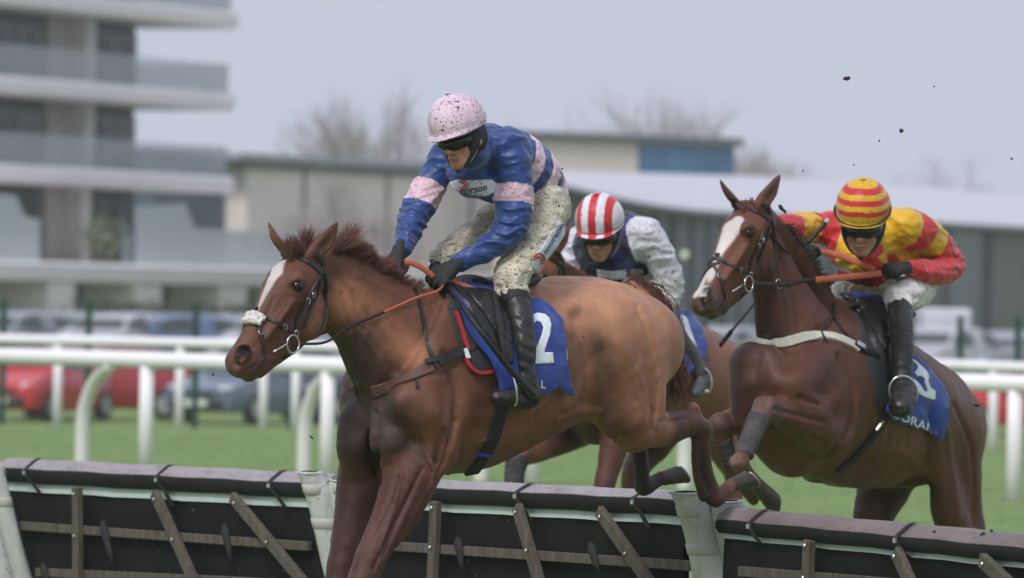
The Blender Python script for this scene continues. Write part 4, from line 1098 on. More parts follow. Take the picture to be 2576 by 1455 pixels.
def hs(rig, l): return [rig.hp(*x[:3]) for x in l]
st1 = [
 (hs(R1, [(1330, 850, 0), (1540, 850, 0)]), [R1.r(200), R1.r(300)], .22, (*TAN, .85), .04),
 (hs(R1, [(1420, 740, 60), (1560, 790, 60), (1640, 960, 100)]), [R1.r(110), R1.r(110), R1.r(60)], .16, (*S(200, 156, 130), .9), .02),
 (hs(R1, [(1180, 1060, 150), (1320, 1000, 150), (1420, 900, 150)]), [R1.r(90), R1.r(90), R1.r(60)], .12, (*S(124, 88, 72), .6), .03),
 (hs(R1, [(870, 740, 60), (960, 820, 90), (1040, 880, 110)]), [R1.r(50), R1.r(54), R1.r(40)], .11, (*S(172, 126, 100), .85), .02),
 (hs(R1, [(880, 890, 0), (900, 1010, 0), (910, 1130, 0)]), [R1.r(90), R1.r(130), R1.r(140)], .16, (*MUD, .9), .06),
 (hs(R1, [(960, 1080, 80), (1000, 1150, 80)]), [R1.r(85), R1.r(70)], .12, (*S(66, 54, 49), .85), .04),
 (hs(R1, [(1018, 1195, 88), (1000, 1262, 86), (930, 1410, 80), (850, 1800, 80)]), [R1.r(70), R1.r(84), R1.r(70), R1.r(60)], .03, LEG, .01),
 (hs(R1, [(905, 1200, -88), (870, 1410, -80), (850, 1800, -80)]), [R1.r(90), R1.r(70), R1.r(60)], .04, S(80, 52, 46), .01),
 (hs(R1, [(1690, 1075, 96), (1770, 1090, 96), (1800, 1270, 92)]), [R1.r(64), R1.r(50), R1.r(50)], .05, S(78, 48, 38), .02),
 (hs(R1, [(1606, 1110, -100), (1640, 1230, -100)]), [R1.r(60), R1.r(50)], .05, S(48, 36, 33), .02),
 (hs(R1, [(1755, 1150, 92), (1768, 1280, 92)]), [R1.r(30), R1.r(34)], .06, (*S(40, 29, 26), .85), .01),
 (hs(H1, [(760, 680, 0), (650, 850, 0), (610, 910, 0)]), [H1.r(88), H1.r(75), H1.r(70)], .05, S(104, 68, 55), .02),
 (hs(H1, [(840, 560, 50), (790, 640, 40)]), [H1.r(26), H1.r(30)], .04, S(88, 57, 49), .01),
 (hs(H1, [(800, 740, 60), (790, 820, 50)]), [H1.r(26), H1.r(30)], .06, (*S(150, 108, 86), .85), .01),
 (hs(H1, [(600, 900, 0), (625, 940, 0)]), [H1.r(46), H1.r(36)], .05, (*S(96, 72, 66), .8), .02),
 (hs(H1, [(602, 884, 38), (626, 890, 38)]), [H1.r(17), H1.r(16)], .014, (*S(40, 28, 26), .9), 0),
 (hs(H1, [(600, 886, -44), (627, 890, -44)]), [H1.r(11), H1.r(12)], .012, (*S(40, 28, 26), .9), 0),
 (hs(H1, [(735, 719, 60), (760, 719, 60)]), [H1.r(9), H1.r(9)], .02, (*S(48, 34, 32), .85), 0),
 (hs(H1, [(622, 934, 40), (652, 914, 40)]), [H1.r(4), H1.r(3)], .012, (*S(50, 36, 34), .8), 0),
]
st1 += [(hs(R1, [(1515, 880, 190), (1540, 1000, 180), (1562, 1110, 150)]), [R1.r(34), R1.r(44), R1.r(34)], .13, (*S(52, 37, 31), .85), .03),  # near thigh front: wet dark coat, with the shade there painted in too
 (hs(R1, [(1490, 950, -100), (1530, 1060, -100)]), [R1.r(90), R1.r(70)], .06, S(66, 44, 38), .01),  # off thigh: shade of the inner flank put into the coat colour
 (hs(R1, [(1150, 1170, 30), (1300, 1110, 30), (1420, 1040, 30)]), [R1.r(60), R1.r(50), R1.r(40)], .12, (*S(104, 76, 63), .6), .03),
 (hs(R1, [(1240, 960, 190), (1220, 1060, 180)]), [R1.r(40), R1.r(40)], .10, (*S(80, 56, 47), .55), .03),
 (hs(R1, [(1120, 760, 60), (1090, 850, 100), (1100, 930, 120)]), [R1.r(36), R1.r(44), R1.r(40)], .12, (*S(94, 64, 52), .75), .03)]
bv = BVHTree.FromPolygons([V(p) for p in p1], [list(map(int, f)) for f in q1])
bl = [(703, 662, 18), (694, 686, 17), (678, 714, 12), (664, 742, 8), (652, 770, 5), (645, 788, 4)]
def nose(H, pts_): 
    up = np.cross(H.L, H.ax); up = up if up[2] > 0 else -up
    return [np.array(bv.find_nearest(V(H.hp(u, v, 0) + up * .08))[0]) for u, v in pts_]
st1.append(([cast(u, v, bv)[0] for u, v, r in bl], [r / 640 for u, v, r in bl], .010, BLAZE, .006))
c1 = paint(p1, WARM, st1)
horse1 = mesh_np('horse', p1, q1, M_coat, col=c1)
tag(horse1, 'chestnut horse in front, clipped tan body, landing over the hurdle with number 2', 'horse', 'racing horses')
B1 = bvh_of(horse1); head_extras(H1, horse1, B1, HM)
hoof(R1.hp(1838, 1222, 92), R1.hp(1886, 1203, 92), .040, horse1, M_hoof, M_shoe)
hoof(R1.hp(1660, 1206, -100), R1.hp(1712, 1190, -100), .040, horse1, M_hoof, M_shoe)
hoof(R1.hp(828, 1785, 78), R1.hp(800, 1835, 78), .046, horse1, M_hoof)
hoof(R1.hp(836, 1800, -82), R1.hp(810, 1850, -82), .046, horse1, M_hoof)

def mane_on(rig, horse, B, crest, m, n, ln, out, name='mane', rad=.0032, T=None, grav=.3, jit=.22, lat=12):
    roots = []; dirs = []; lens = []
    C = catmull(np.array(crest, float), 8)
    for _ in range(n):
        i = rng.integers(0, len(C) - 1); t = rng.random(); q = C[i] * (1 - t) + C[i + 1] * t
        p = rig.hp(q[0], q[1], rng.normal(0, lat)); h_ = B.find_nearest(V(p))
        roots.append(np.array(h_[0]) - np.array(h_[1]) * .006)
        d = np.array(h_[1]) * .5 + rig.hp(q[0] + out[0] * 40, q[1] + out[1] * 40, 0) * 1 - rig.hp(q[0], q[1], 0); nn = np.linalg.norm(d)
        dd = np.array(out[0] * RGT - out[1] * UPV) + np.array(h_[1]) * .7
        dirs.append(dd / np.linalg.norm(dd)); tuft = 0.35 + 1.15 * abs(math.sin(q[0] * .083 + math.sin(q[0] * .031) * 3)) ** 1.6
        lens.append(ln * (q[2] if len(q) > 2 else 1) * tuft * rng.uniform(.7, 1.15))
    return hair(name, roots, dirs, lens, rad, m, horse, grav, jit)
mane_on(R1, horse1, B1, [(826, 640, .55), (870, 642, 1.0), (915, 660, 1.15), (950, 684, .55), (990, 705, .3), (1050, 740, .25)], M_hair, 4200, .110, (.62, -.75), rad=.0014, jit=.11, grav=.45)
mane_on(H1, horse1, B1, [(722, 640, 1), (750, 634, 1.1), (780, 634, .8)], M_hair, 800, .080, (.15, -1), 'forelock', lat=9, grav=.5, rad=.0014, jit=.16)
def tail(rig, horse, path, m, n, spread, ln):
    C = catmull(np.array(path, float), 6); roots = []; dirs = []; lens = []
    for _ in range(n):
        i = rng.integers(0, len(C) - 2); q = C[i]; p = rig.hp(q[0], q[1], q[2] + rng.normal(0, spread * .6)) + rng.normal(0, rig.r(spread), 3)
        d = rig.hp(*C[i + 1][:3]) - rig.hp(*C[i][:3]); roots.append(p); dirs.append(d / np.linalg.norm(d)); lens.append(ln * rng.uniform(.5, 1.1))
    return hair('tail', roots, dirs, lens, .0021, m, horse, .4, .13, 6)
tail(R1, horse1, [(1585, 722, 0), (1635, 748, 0), (1668, 800, -20), (1676, 860, -30), (1686, 910, -40), (1690, 960, -50)], M_hair, 3000, 15, .12)

# ------------------------------------------------------------------ the bay on the right
R3 = Rig(2170, 980, 32.3, 57)
H3 = Rig(0, 0, 32.3, 56, O=R3.hp(1925, 560, 0)).similar((752, 635), (588, 925), (1882, 512), (1757, 775))
body3 = [
 (0.03, [(1960, 985, 0, 118, 1.05), (2015, 985, 0, 165, .95), (2080, 985, 0, 190, .88), (2150, 1010, 0, 198, .88), (2220, 1035, 0, 188, .92), (2280, 1060, 0, 168, 1.0), (2335, 1080, 0, 140, 1.1)]),
 (0.05, [(2105, 800, 0, 50, .6), (2160, 830, 0, 50, .6), (2210, 860, 0, 44, .8)]),
 (0.05, [(2270, 955, 0, 56, .9), (2330, 980, 0, 56, .9), (2380, 1010, 0, 46, .9)]),
 # neck
 (0.045, [(2020, 900, 0, 135, .75), (1990, 830, 0, 115, .66), (1965, 750, 0, 90, .58), (1940, 680, 0, 74, .52), (1918, 620, 0, 58, .52)]),
 (0.04, [(2085, 790, 0, 40, .8), (2040, 700, 0, 32, .8), (1990, 625, 0, 26, .8), (1950, 570, 0, 24, .9), (1925, 545, 0, 24, 1)]),
 # breast
 (0.04, [(1905, 920, 0, 62, 1.2), (1905, 990, 0, 60, 1.2), (1930, 1060, 0, 70, 1.1), (1990, 1120, 0, 80, 1)]),
 (0.025, [(1945, 940, 46, 46), (1950, 1000, 48, 40)]),
 (0.025, [(1888, 930, -40, 40), (1890, 985, -44, 36)]),
 (0.05, [(2110, 850, 66, 44, .8), (2050, 930, 96, 56, .8), (1995, 985, 96, 52, .85), (2030, 1040, 98, 54)]),
 (0.05, [(2140, 900, 90, 50, .7), (2120, 1010, 108, 52, .7), (2090, 1090, 104, 52, .8)]),
 # belly
 (0.05, [(2020, 1110, 0, 80, 1), (2100, 1140, 0, 84, 1), (2200, 1150, 0, 76, 1.1), (2290, 1140, 0, 70, 1.1)]),
 # near fore, folded
 (0.03, [(2085, 1095, 92, 58), (2040, 1078, 92, 56), (1990, 1050, 92, 44), (1950, 1034, 92, 31), (1926, 1026, 92, 32)]),
 (0.012, [(1926, 1026, 92, 31), (1908, 1056, 92, 25), (1890, 1098, 92, 20), (1872, 1140, 92, 19), (1862, 1164, 92, 23), (1880, 1190, 90, 17), (1900, 1215, 88, 17)]),
 (0.012, [(1846, 1160, 88, 12), (1850, 1168, 92, 14)]),
 # off fore
 (0.03, [(1960, 1060, -80, 56), (1900, 1062, -84, 46), (1850, 1062, -86, 34), (1812, 1070, -88, 29)]),
 (0.012, [(1812, 1070, -88, 29), (1818, 1110, -88, 22), (1832, 1160, -88, 18), (1846, 1195, -88, 22), (1862, 1215, -88, 18)]),
 # hind quarters
 (0.05, [(2360, 1000, 60, 76, .9), (2385, 1080, 84, 84, .85), (2405, 1170, 92, 76, .8), (2420, 1260, 92, 58, .85), (2432, 1330, 90, 44)]),
 (0.05, [(2300, 1080, 110, 40, .7), (2360, 1180, 112, 50, .7), (2385, 1280, 104, 52, .8), (2410, 1350, 100, 46)]),
 (0.03, [(2432, 1330, 90, 44), (2450, 1400, 88, 36), (2470, 1440, 88, 30), (2465, 1540, 86, 22), (2462, 1600, 86, 26), (2440, 1650, 86, 22)]),
 (0.05, [(2260, 1080, -70, 90, .9), (2240, 1190, -84, 78, .85), (2205, 1270, -88, 66, .8), (2190, 1340, -88, 44)]),
 (0.03, [(2190, 1340, -88, 44), (2200, 1410, -88, 34), (2215, 1450, -88, 28), (2205, 1560, -86, 21), (2200, 1620, -86, 25), (2185, 1665, -86, 22)]),
 (0.03, [(2400, 1010, 0, 26), (2440, 1060, -10, 18)]),
]
carve3 = [
 (0.015, [(1920, 920, 0, 6), (1916, 990, 0, 10), (1922, 1040, 0, 12)]),
 (0.03, [(1985, 860, 120, 8), (1955, 930, 90, 10)]),
 (0.025, [(2030, 1010, 150, 6), (2070, 1050, 160, 8), (2075, 1120, 150, 8)]),
 (0.04, [(2300, 1230, 60, 50), (2285, 1330, 40, 46)]),
 (0.03, [(2330, 1040, 170, 10), (2345, 1120, 172, 12)]),
]
p3, q3 = horse_mesh('horse', R3, H3, body3, carve3, 0.0076)
p3 = brush(p3, q3, R3, [
 ([(1905, 640), (1925, 760), (1935, 840)], 12, -.009), ([(1962, 640), (1992, 740), (2012, 820)], 15, -.009), ([(1935, 660), (1955, 760), (1965, 840)], 14, .006),
 ([(2000, 955)], 42, .014), ([(2062, 830), (2030, 895), (1980, 935)], 16, -.010), ([(2112, 900), (2150, 1000), (2132, 1090), (2080, 1150)], 18, -.014), ([(2092, 1010)], 44, .013), ([(2075, 1062), (1995, 1042), (1950, 1030)], 9, -.009),
 ([(2008, 1000), (2062, 1018)], 10, -.010), ([(2040, 1100), (2075, 1120)], 12, -.009), ([(2320, 1030), (2342, 1100), (2332, 1180)], 28, -.017), ([(2312, 958)], 28, .014), ([(2402, 1020), (2442, 1120), (2452, 1230), (2450, 1320)], 14, -.010),
 ([(2380, 1080), (2398, 1200), (2412, 1300)], 18, .008), ([(2180, 1170), (2260, 1130), (2320, 1190)], 20, .007)] + [([(2180 + 25 * i, 960), (2190 + 25 * i, 1050), (2180 + 24 * i, 1130)], 9, -.0035) for i in range(5)])
p3 = brush(p3, q3, R3, [([(1924, 890), (1920, 960), (1926, 1015)], 18, -.009), ([(1950, 960)], 30, .010), ([(1888, 960)], 28, .010)], False)
p3 = brush(p3, q3, H3, [([(740, 757), (705, 806), (672, 850)], 7, .004), ([(722, 770), (690, 815)], 8, -.003), ([(775, 820), (735, 872), (690, 905)], 7, .003), ([(728, 738), (750, 743), (768, 736)], 6, .002), ([(726, 710), (746, 700), (768, 707)], 6, .003), ([(592, 905), (606, 918), (628, 915)], 5, -.003)])

BAY = S(94, 63, 52)
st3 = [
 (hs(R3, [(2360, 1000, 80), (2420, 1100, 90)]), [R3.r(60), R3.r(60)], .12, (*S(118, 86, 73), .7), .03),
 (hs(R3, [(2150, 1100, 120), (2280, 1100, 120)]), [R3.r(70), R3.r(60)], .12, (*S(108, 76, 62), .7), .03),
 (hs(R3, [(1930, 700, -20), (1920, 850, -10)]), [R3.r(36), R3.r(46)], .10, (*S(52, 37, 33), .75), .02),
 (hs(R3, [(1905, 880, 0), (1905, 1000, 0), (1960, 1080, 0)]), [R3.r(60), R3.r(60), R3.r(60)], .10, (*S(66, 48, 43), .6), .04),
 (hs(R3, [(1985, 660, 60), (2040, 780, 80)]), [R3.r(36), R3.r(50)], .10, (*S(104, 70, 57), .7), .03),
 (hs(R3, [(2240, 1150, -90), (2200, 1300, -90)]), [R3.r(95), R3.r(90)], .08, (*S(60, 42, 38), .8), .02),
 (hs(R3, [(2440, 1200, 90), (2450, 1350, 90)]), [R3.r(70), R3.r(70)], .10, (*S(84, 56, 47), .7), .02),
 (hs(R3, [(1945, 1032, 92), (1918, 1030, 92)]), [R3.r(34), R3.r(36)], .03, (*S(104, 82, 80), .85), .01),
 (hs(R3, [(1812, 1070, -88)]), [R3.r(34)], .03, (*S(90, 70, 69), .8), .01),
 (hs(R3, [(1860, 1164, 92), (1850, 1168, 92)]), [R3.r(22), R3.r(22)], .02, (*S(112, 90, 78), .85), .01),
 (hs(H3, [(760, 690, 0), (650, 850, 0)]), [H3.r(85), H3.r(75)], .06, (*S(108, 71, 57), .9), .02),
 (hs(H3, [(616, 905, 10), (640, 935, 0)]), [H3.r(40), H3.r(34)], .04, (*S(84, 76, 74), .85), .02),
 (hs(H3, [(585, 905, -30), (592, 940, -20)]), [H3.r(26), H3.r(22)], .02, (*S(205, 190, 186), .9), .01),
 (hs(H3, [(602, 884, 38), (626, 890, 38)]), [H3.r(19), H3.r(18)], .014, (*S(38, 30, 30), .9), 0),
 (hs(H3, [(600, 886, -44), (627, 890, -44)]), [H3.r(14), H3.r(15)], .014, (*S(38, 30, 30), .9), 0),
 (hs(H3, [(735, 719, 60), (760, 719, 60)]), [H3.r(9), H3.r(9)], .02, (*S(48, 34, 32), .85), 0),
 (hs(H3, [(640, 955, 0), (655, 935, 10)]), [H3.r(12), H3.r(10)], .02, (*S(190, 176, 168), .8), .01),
]
bv = BVHTree.FromPolygons([V(p) for p in p3], [list(map(int, f)) for f in q3])
bl = [(1855, 555, 16), (1848, 575, 17), (1828, 610, 12), (1808, 640, 9), (1794, 665, 8), (1776, 690, 9), (1758, 715, 11), (1750, 742, 9)]
for u, v, r in bl:
    q = cast(u, v, bv)
pts_ = [(cast(u, v, bv), r) for u, v, r in bl]; pts_ = [(q[0], r) for q, r in pts_ if q is not None]
st3.append(([a for a, b in pts_], [b / 543 for a, b in pts_], .012, BLAZE, .006))
st3.append((nose(H3, [(690, 690), (655, 760), (630, 820), (608, 862), (588, 895)]), [H3.r(a) for a in (22, 15, 13, 17, 25)], .012, BLAZE, .006))
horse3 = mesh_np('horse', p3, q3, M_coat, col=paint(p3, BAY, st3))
tag(horse3, 'bay horse at the right with a broad white blaze, taking off', 'horse', 'racing horses')
B3 = bvh_of(horse3); head_extras(H3, horse3, B3, HM)
hoof(R3.hp(1902, 1218, 88), R3.hp(1948, 1262, 88), .046, horse3, M_hoof)
hoof(R3.hp(1864, 1216, -88), R3.hp(1895, 1240, -88), .044, horse3, M_hoof)
hoof(R3.hp(2440, 1650, 86), R3.hp(2415, 1698, 86), .046, horse3, M_hoof)
hoof(R3.hp(2185, 1665, -86), R3.hp(2165, 1700, -86), .046, horse3, M_hoof)
mane_on(R3, horse3, B3, [(1955, 552, .6), (2000, 605, .8), (2045, 680, .8), (2085, 740, .7)], M_hair2, 700, .05, (.5, -.4), rad=.003)
mane_on(H3, horse3, B3, [(735, 640, .6), (765, 636, .6)], M_hair, 160, .05, (-.1, -.5), 'forelock', lat=14, grav=.5)
tail(R3, horse3, [(2425, 1050, 0), (2436, 1110, -50), (2420, 1200, -80), (2400, 1320, -90), (2390, 1420, -90)], M_hair2, 1500, 10, .22)

# ------------------------------------------------------------------ the third horse, between the two
R2 = Rig(1660, 960, 35.0, 52)
H2 = Rig(0, 0, 35.0, 56, O=R2.hp(1400, 680, 0)).similar((752, 635), (588, 925), (1362, 632), (1252, 868))
body2 = [
 (0.03, [(1500, 940, 0, 125, 1.0), (1560, 945, 0, 150, .88), (1620, 950, 0, 160, .85), (1690, 955, 0, 150, .9), (1750, 960, 0, 135, 1.0), (1800, 965, 0, 112, 1.1)]),
 (0.05, [(1560, 815, 0, 46, .6), (1620, 830, 0, 44, .7)]),
 (0.05, [(1730, 870, 0, 52, .9), (1790, 895, 0, 48, .9)]),
 (0.04, [(1530, 870, 0, 108, .7), (1490, 805, 0, 88, .62), (1445, 750, 0, 70, .56), (1412, 712, 0, 54, .52)]),
 (0.04, [(1460, 960, 0, 60, 1.2), (1460, 1020, 0, 56, 1.2), (1500, 1070, 0, 50, 1)]),
 (0.04, [(1580, 850, 80, 44, .8), (1540, 950, 90, 50), (1550, 1030, 86, 46)]),
 (0.03, [(1540, 1040, -70, 50), (1470, 1075, -74, 46), (1400, 1110, -76, 38), (1345, 1140, -76, 26), (1312, 1146, -76, 25)]),
 (0.012, [(1312, 1146, -76, 24), (1300, 1180, -76, 21), (1292, 1230, -76, 19), (1290, 1262, -76, 22), (1278, 1290, -76, 18)]),
 (0.03, [(1560, 1060, 78, 48), (1545, 1120, 76, 38), (1530, 1180, 74, 30), (1520, 1225, 74, 27), (1515, 1300, 74, 18), (1512, 1380, 74, 20), (1500, 1420, 74, 18)]),
 (0.05, [(1800, 930, 66, 66, .9), (1820, 1010, 80, 66, .8), (1815, 1080, 84, 50, .8)]),
 (0.03, [(1790, 1090, 84, 46), (1830, 1150, 84, 36), (1850, 1200, 84, 28), (1840, 1300, 84, 20), (1838, 1400, 84, 22), (1820, 1430, 84, 18)]),
 (0.05, [(1700, 980, -70, 80, .9), (1670, 1060, -78, 66, .85), (1640, 1120, -80, 46)]),
 (0.03, [(1640, 1120, -80, 44), (1600, 1180, -80, 34), (1590, 1230, -80, 28), (1585, 1320, -80, 20), (1570, 1400, -80, 20)]),
]
p2, q2 = horse_mesh('horse', R2, H2, body2, [(0.015, [(1470, 960, 0, 6), (1468, 1030, 0, 9)])], 0.0105)
st2 = [(hs(R2, [(1780, 930, 80), (1830, 1010, 80)]), [R2.r(60), R2.r(60)], .12, (*S(146, 108, 88), .8), .03),
       (hs(R2, [(1500, 1050, 0), (1400, 1110, -76)]), [R2.r(90), R2.r(60)], .1, (*S(66, 44, 38), .9), .03),
       (hs(R2, [(1545, 1090, 76), (1515, 1300, 74)]), [R2.r(60), R2.r(50)], .06, S(88, 58, 50), .02),
       (hs(R2, [(1640, 1130, -80), (1585, 1320, -80)]), [R2.r(60), R2.r(50)], .06, S(64, 44, 39), .02)]
horse2 = mesh_np('horse', p2, q2, M_coat, col=paint(p2, S(122, 86, 69), st2))
tag(horse2, 'light chestnut horse half hidden behind the front one, rider in navy', 'horse', 'racing horses')
B2 = bvh_of(horse2); head_extras(H2, horse2, B2, HM)
for a, b in (((1278, 1290, -76), (1262, 1330, -76)), ((1500, 1420, 74), (1482, 1455, 74)), ((1820, 1430, 84), (1800, 1468, 84)), ((1570, 1400, -80), (1552, 1440, -80))):
    hoof(R2.hp(*a), R2.hp(*b), .046, horse2, M_hoof)
mane_on(R2, horse2, B2, [(1470, 655, .6), (1510, 710, .8), (1550, 760, .8)], M_hair, 300, .05, (.5, -.4), rad=.004)
tail(R2, horse2, [(1840, 890, 0), (1862, 940, -40), (1866, 1020, -60), (1860, 1120, -60)], M_hair, 900, 10, .22)
# ================================================================== riders
M_skin = mat('skin'); _nt, _p = nodes(M_skin)
_c = ramp(_nt, noise(_nt, coords(_nt), 26, 4), [(0.3, S(176, 118, 102)), (0.7, S(206, 152, 132))])
_c = specks(_nt, coords(_nt), [(90, .3, .35), (45, .22, .2)], _c, (.07, .045, .035))
_nt.links.new(_c, _p.inputs['Base Color']); _p.inputs['Roughness'].default_value = .5
try: _p.inputs['Subsurface Weight'].default_value = .08; _p.inputs['Subsurface Radius'].default_value = (.01, .004, .002)
except Exception: pass
M_face = M_skin.copy(); M_face.name = 'face_skin'; _nt, _p = nodes(M_face); _l = _p.inputs['Base Color'].links[0].from_socket
_a = add(_nt, 'VertexColor'); _a.layer_name = 'Col'; _nt.links.new(mixc(_nt, 1.0, _l, _a.outputs[0], 'MULTIPLY'), _p.inputs['Base Color']); bump(_nt, _p, noise(_nt, coords(_nt), 160, 4), .25, .004)
M_lens = mat('goggle_lens'); _nt, _p = nodes(M_lens); _p.inputs['Base Color'].default_value = (.008, .008, .010, 1); _p.inputs['Roughness'].default_value = .08
M_black = plain('black_webbing', (.012, .012, .014), .6, .3, 60, bmp=.3)
M_glove = plain('black_glove', (.013, .013, .015), .62, .35, 40, bmp=.5)
M_boot = mat('black_boot_leather'); _nt, _p = nodes(M_boot); _v = coords(_nt); _n = noise(_nt, _v, 12, 5)
_nt.links.new(specks(_nt, _v, [(60, .35, .35), (120, .35, .4)], ramp(_nt, _n, [(.3, (.010, .010, .011)), (.75, (.032, .031, .030))]), (.10, .075, .06)), _p.inputs['Base Color'])
_nt.links.new(ramp(_nt, _n, [(.3, .32), (.7, .6)]), _p.inputs['Roughness'])
_w = add(_nt, 'TexWave'); _w.bands_direction = 'Z'; _w.inputs['Scale'].default_value = 6; _w.inputs['Distortion'].default_value = 12; _w.inputs['Detail'].default_value = 2; _nt.links.new(coords(_nt, (1.5, 1.5, 1)), _w.inputs[0])
bump(_nt, _p, _w.outputs[1], .35, .008)
M_greyboot = plain('grey_muddy_boot', (.075, .075, .078), .5, .5, 14, bmp=.5)
M_shirt = cloth('silks', .7, .42, .38); M_shirtw = cloth('white_sleeve_silks', 1.1, .5, .4)
M_cap = cloth('cap_silk', 1.9, .45, .25, wfreq=10); M_capc = cloth('clean_cap_silk', .12, .45, .3, wfreq=12)
M_breech1 = cloth('mud_spattered_breeches', 3.2, .7, .9, wfreq=26); M_breech3 = cloth('white_breeches', .15, .7, .8, wfreq=26)

def frame(rig, yaw, pitch, roll):
    """head axes: yaw to the left of the viewer, pitch down, roll (degrees)"""
    y, p, r = map(math.radians, (yaw, pitch, roll)); Z = np.array([0, 0, 1.0]); X = np.array([1.0, 0, 0]); Y = np.array([0, -1.0, 0])
    hz = -X * math.sin(y) + Y * math.cos(y)
    f = hz * math.cos(p) - Z * math.sin(p); u = hz * math.sin(p) + Z * math.cos(p); s = np.cross(u, f)   # s: rider's left
    u2 = u * math.cos(r) + s * math.sin(r); s2 = s * math.cos(r) - u * math.sin(r)
    return f, u2, s2
def ellfield(lo, hi, h=.005): return Field(lo, hi, h)
def head_on(person, c, fr, k, cap_col, mats, brim=True, peak=.03, band=False):
    f, u, s = fr; A = (s, f, u)
    q = lambda a, b, g: c + (s * a + f * b + u * g) * k
    # cap over the helmet
    F = Field(c - .24 * k, c + .26 * k, .0045)
    hc = q(0, .022, .05)
    F.ell(hc, A, [.103 * k, .121 * k, .112 * k], 0); F.ell(q(0, -.02, .03), A, [.101 * k, .10 * k, .10 * k], .03)
    F.cut(q(0, .1, .012), -(u + .10 * f) / np.linalg.norm(u + .10 * f))
    if peak:
        F.ell(q(0, .085, .014), (s, (f - .12 * u) / 1.007, u), [.088 * k, (.060 + peak) * k, .0075 * k], .012)
    F.ell(q(0, .01, .014), A, [.108 * k, .127 * k, .009 * k], .010)
    F.ell(q(0, .0, -.03), A, [.095 * k, .100 * k, .05 * k], .006, '-')
    pts, qd = F.extract(lambda P: .0012 * fbm(P, 40, 2, 3), 1)
    lo = np.array([(pts - c) @ s, (pts - c) @ f, (pts - c) @ u]).T / k
    h = mesh_np('helmet', pts, qd, mats['cap'], person, col=cap_col(lo))
    b = MB(); pt = q(0, .02, .163); b.tube([pt, pt + u * .008], [.012 * k, .007 * k], 12); b.build('button', mats['cap'], h, True)
    setcol(h.children[0].data, np.tile(cap_col(np.array([[0, 0, .17]]))[0], (len(h.children[0].data.vertices), 1)))
    # padded harness round the ears and jaw
    F = Field(c - .22 * k, c + .18 * k, .0045)
    F.ell(q(0, -.012, -.025), A, [.087 * k, .098 * k, .098 * k], 0)
    for sg in (-1, 1): F.chain([q(.078 * sg, .0, .0), q(.074 * sg, .03, -.06), q(.045 * sg, .068, -.112), q(0, .088, -.138)], [.017 * k, .016 * k, .010 * k, .008 * k], [.5] * 4, s, .012)
    F.ell(q(0, .108, -.045), A, [.062 * k, .085 * k, .088 * k], .008, '-')
    F.cut(q(0, 0, .03), u)
    pts, qd = F.extract(None, 1); mesh_np('helmet_harness', pts, qd, M_black, person)
    # goggles: lens, frame and strap
    F = Field(c - .2 * k, c + .2 * k, .004)
    F.ell(q(0, .055, -.022), A, [.081 * k, .069 * k, .041 * k], 0); F.ell(q(0, .02, -.016), A, [.073 * k, .060 * k, .06 * k], .004, '-')
    F.ell(q(0, .125, -.062), A, [.015 * k, .04 * k, .020 * k], .008, '-')
    pts, qd = F.extract(None, 1); g = mesh_np('goggles', pts, qd, M_lens, person)
    b = MB()
    P = []
    for t in (np.linspace(-2.9, 2.9, 41) if band else np.linspace(1.35, 4.93, 25)):
        P.append(hc + (s * math.sin(t) * .107 + f * (math.cos(t) * .122) + u * (-.032 + .03 * (1 - math.cos(t)) * .5)) * k)
    if band: b.tube(P, .009 * k, 6, Q=.3); b.build('goggle_strap', M_black, g, True)
    return q
def head_prims(F, q, s, f, u, k):
    A = (s, f, u); r = lambda *a: [x * k for x in a]
    F.ell(q(0, 0, .02), A, r(.074, .092, .098), .01)
    F.ell(q(0, .035, -.05), A, r(.058, .058, .072), .03)
    F.ell(q(0, .072, -.112), A, r(.024, .020, .018), .025)                 # chin
    F.chain([q(0, .090, .005), q(0, .101, -.03), q(0, .110, -.052)], r(.009, .011, .0135), [1, 1, 1.15], s, .012)
    for g in (-1, 1):
        F.ell(q(.012 * g, .098, -.055), A, r(.008, .009, .007), .006)      # nostril wings
        F.ell(q(.040 * g, .070, -.035), A, r(.020, .018, .018), .02)       # cheeks
        F.ell(q(.031 * g, .092, .0), A, r(.014, .010, .010), .01, '-')     # eye sockets
        F.ell(q(.031 * g, .080, -.001), A, r(.013, .011, .011), .004)
        F.chain([q(.010 * g, .094, .018), q(.046 * g, .080, .018)], r(.006, .005), [1, 1], s, .01)
        F.ell(q(.076 * g, -.002, -.025), A, r(.008, .018, .030), .006)     # ears
        F.chain([q(.066 * g, .0, -.05), q(.050 * g, .045, -.095), q(.012 * g, .078, -.118)], r(.014, .014, .014), [1, 1, 1], s, .022)
    F.chain([q(-.022, .094, -.083), q(0, .101, -.080), q(.022, .094, -.083)], r(.006, .0075, .005), [1, 1, 1], u, .006)
    F.chain([q(-.020, .092, -.092), q(0, .098, -.094), q(.020, .092, -.092)], r(.006, .008, .005), [1, 1, 1], u, .006)
    F.chain([q(-.025, .101, -.087), q(0, .109, -.087), q(.025, .101, -.087)], r(.0028, .003, .0028), [1, 1, 1], u, .002, '-')
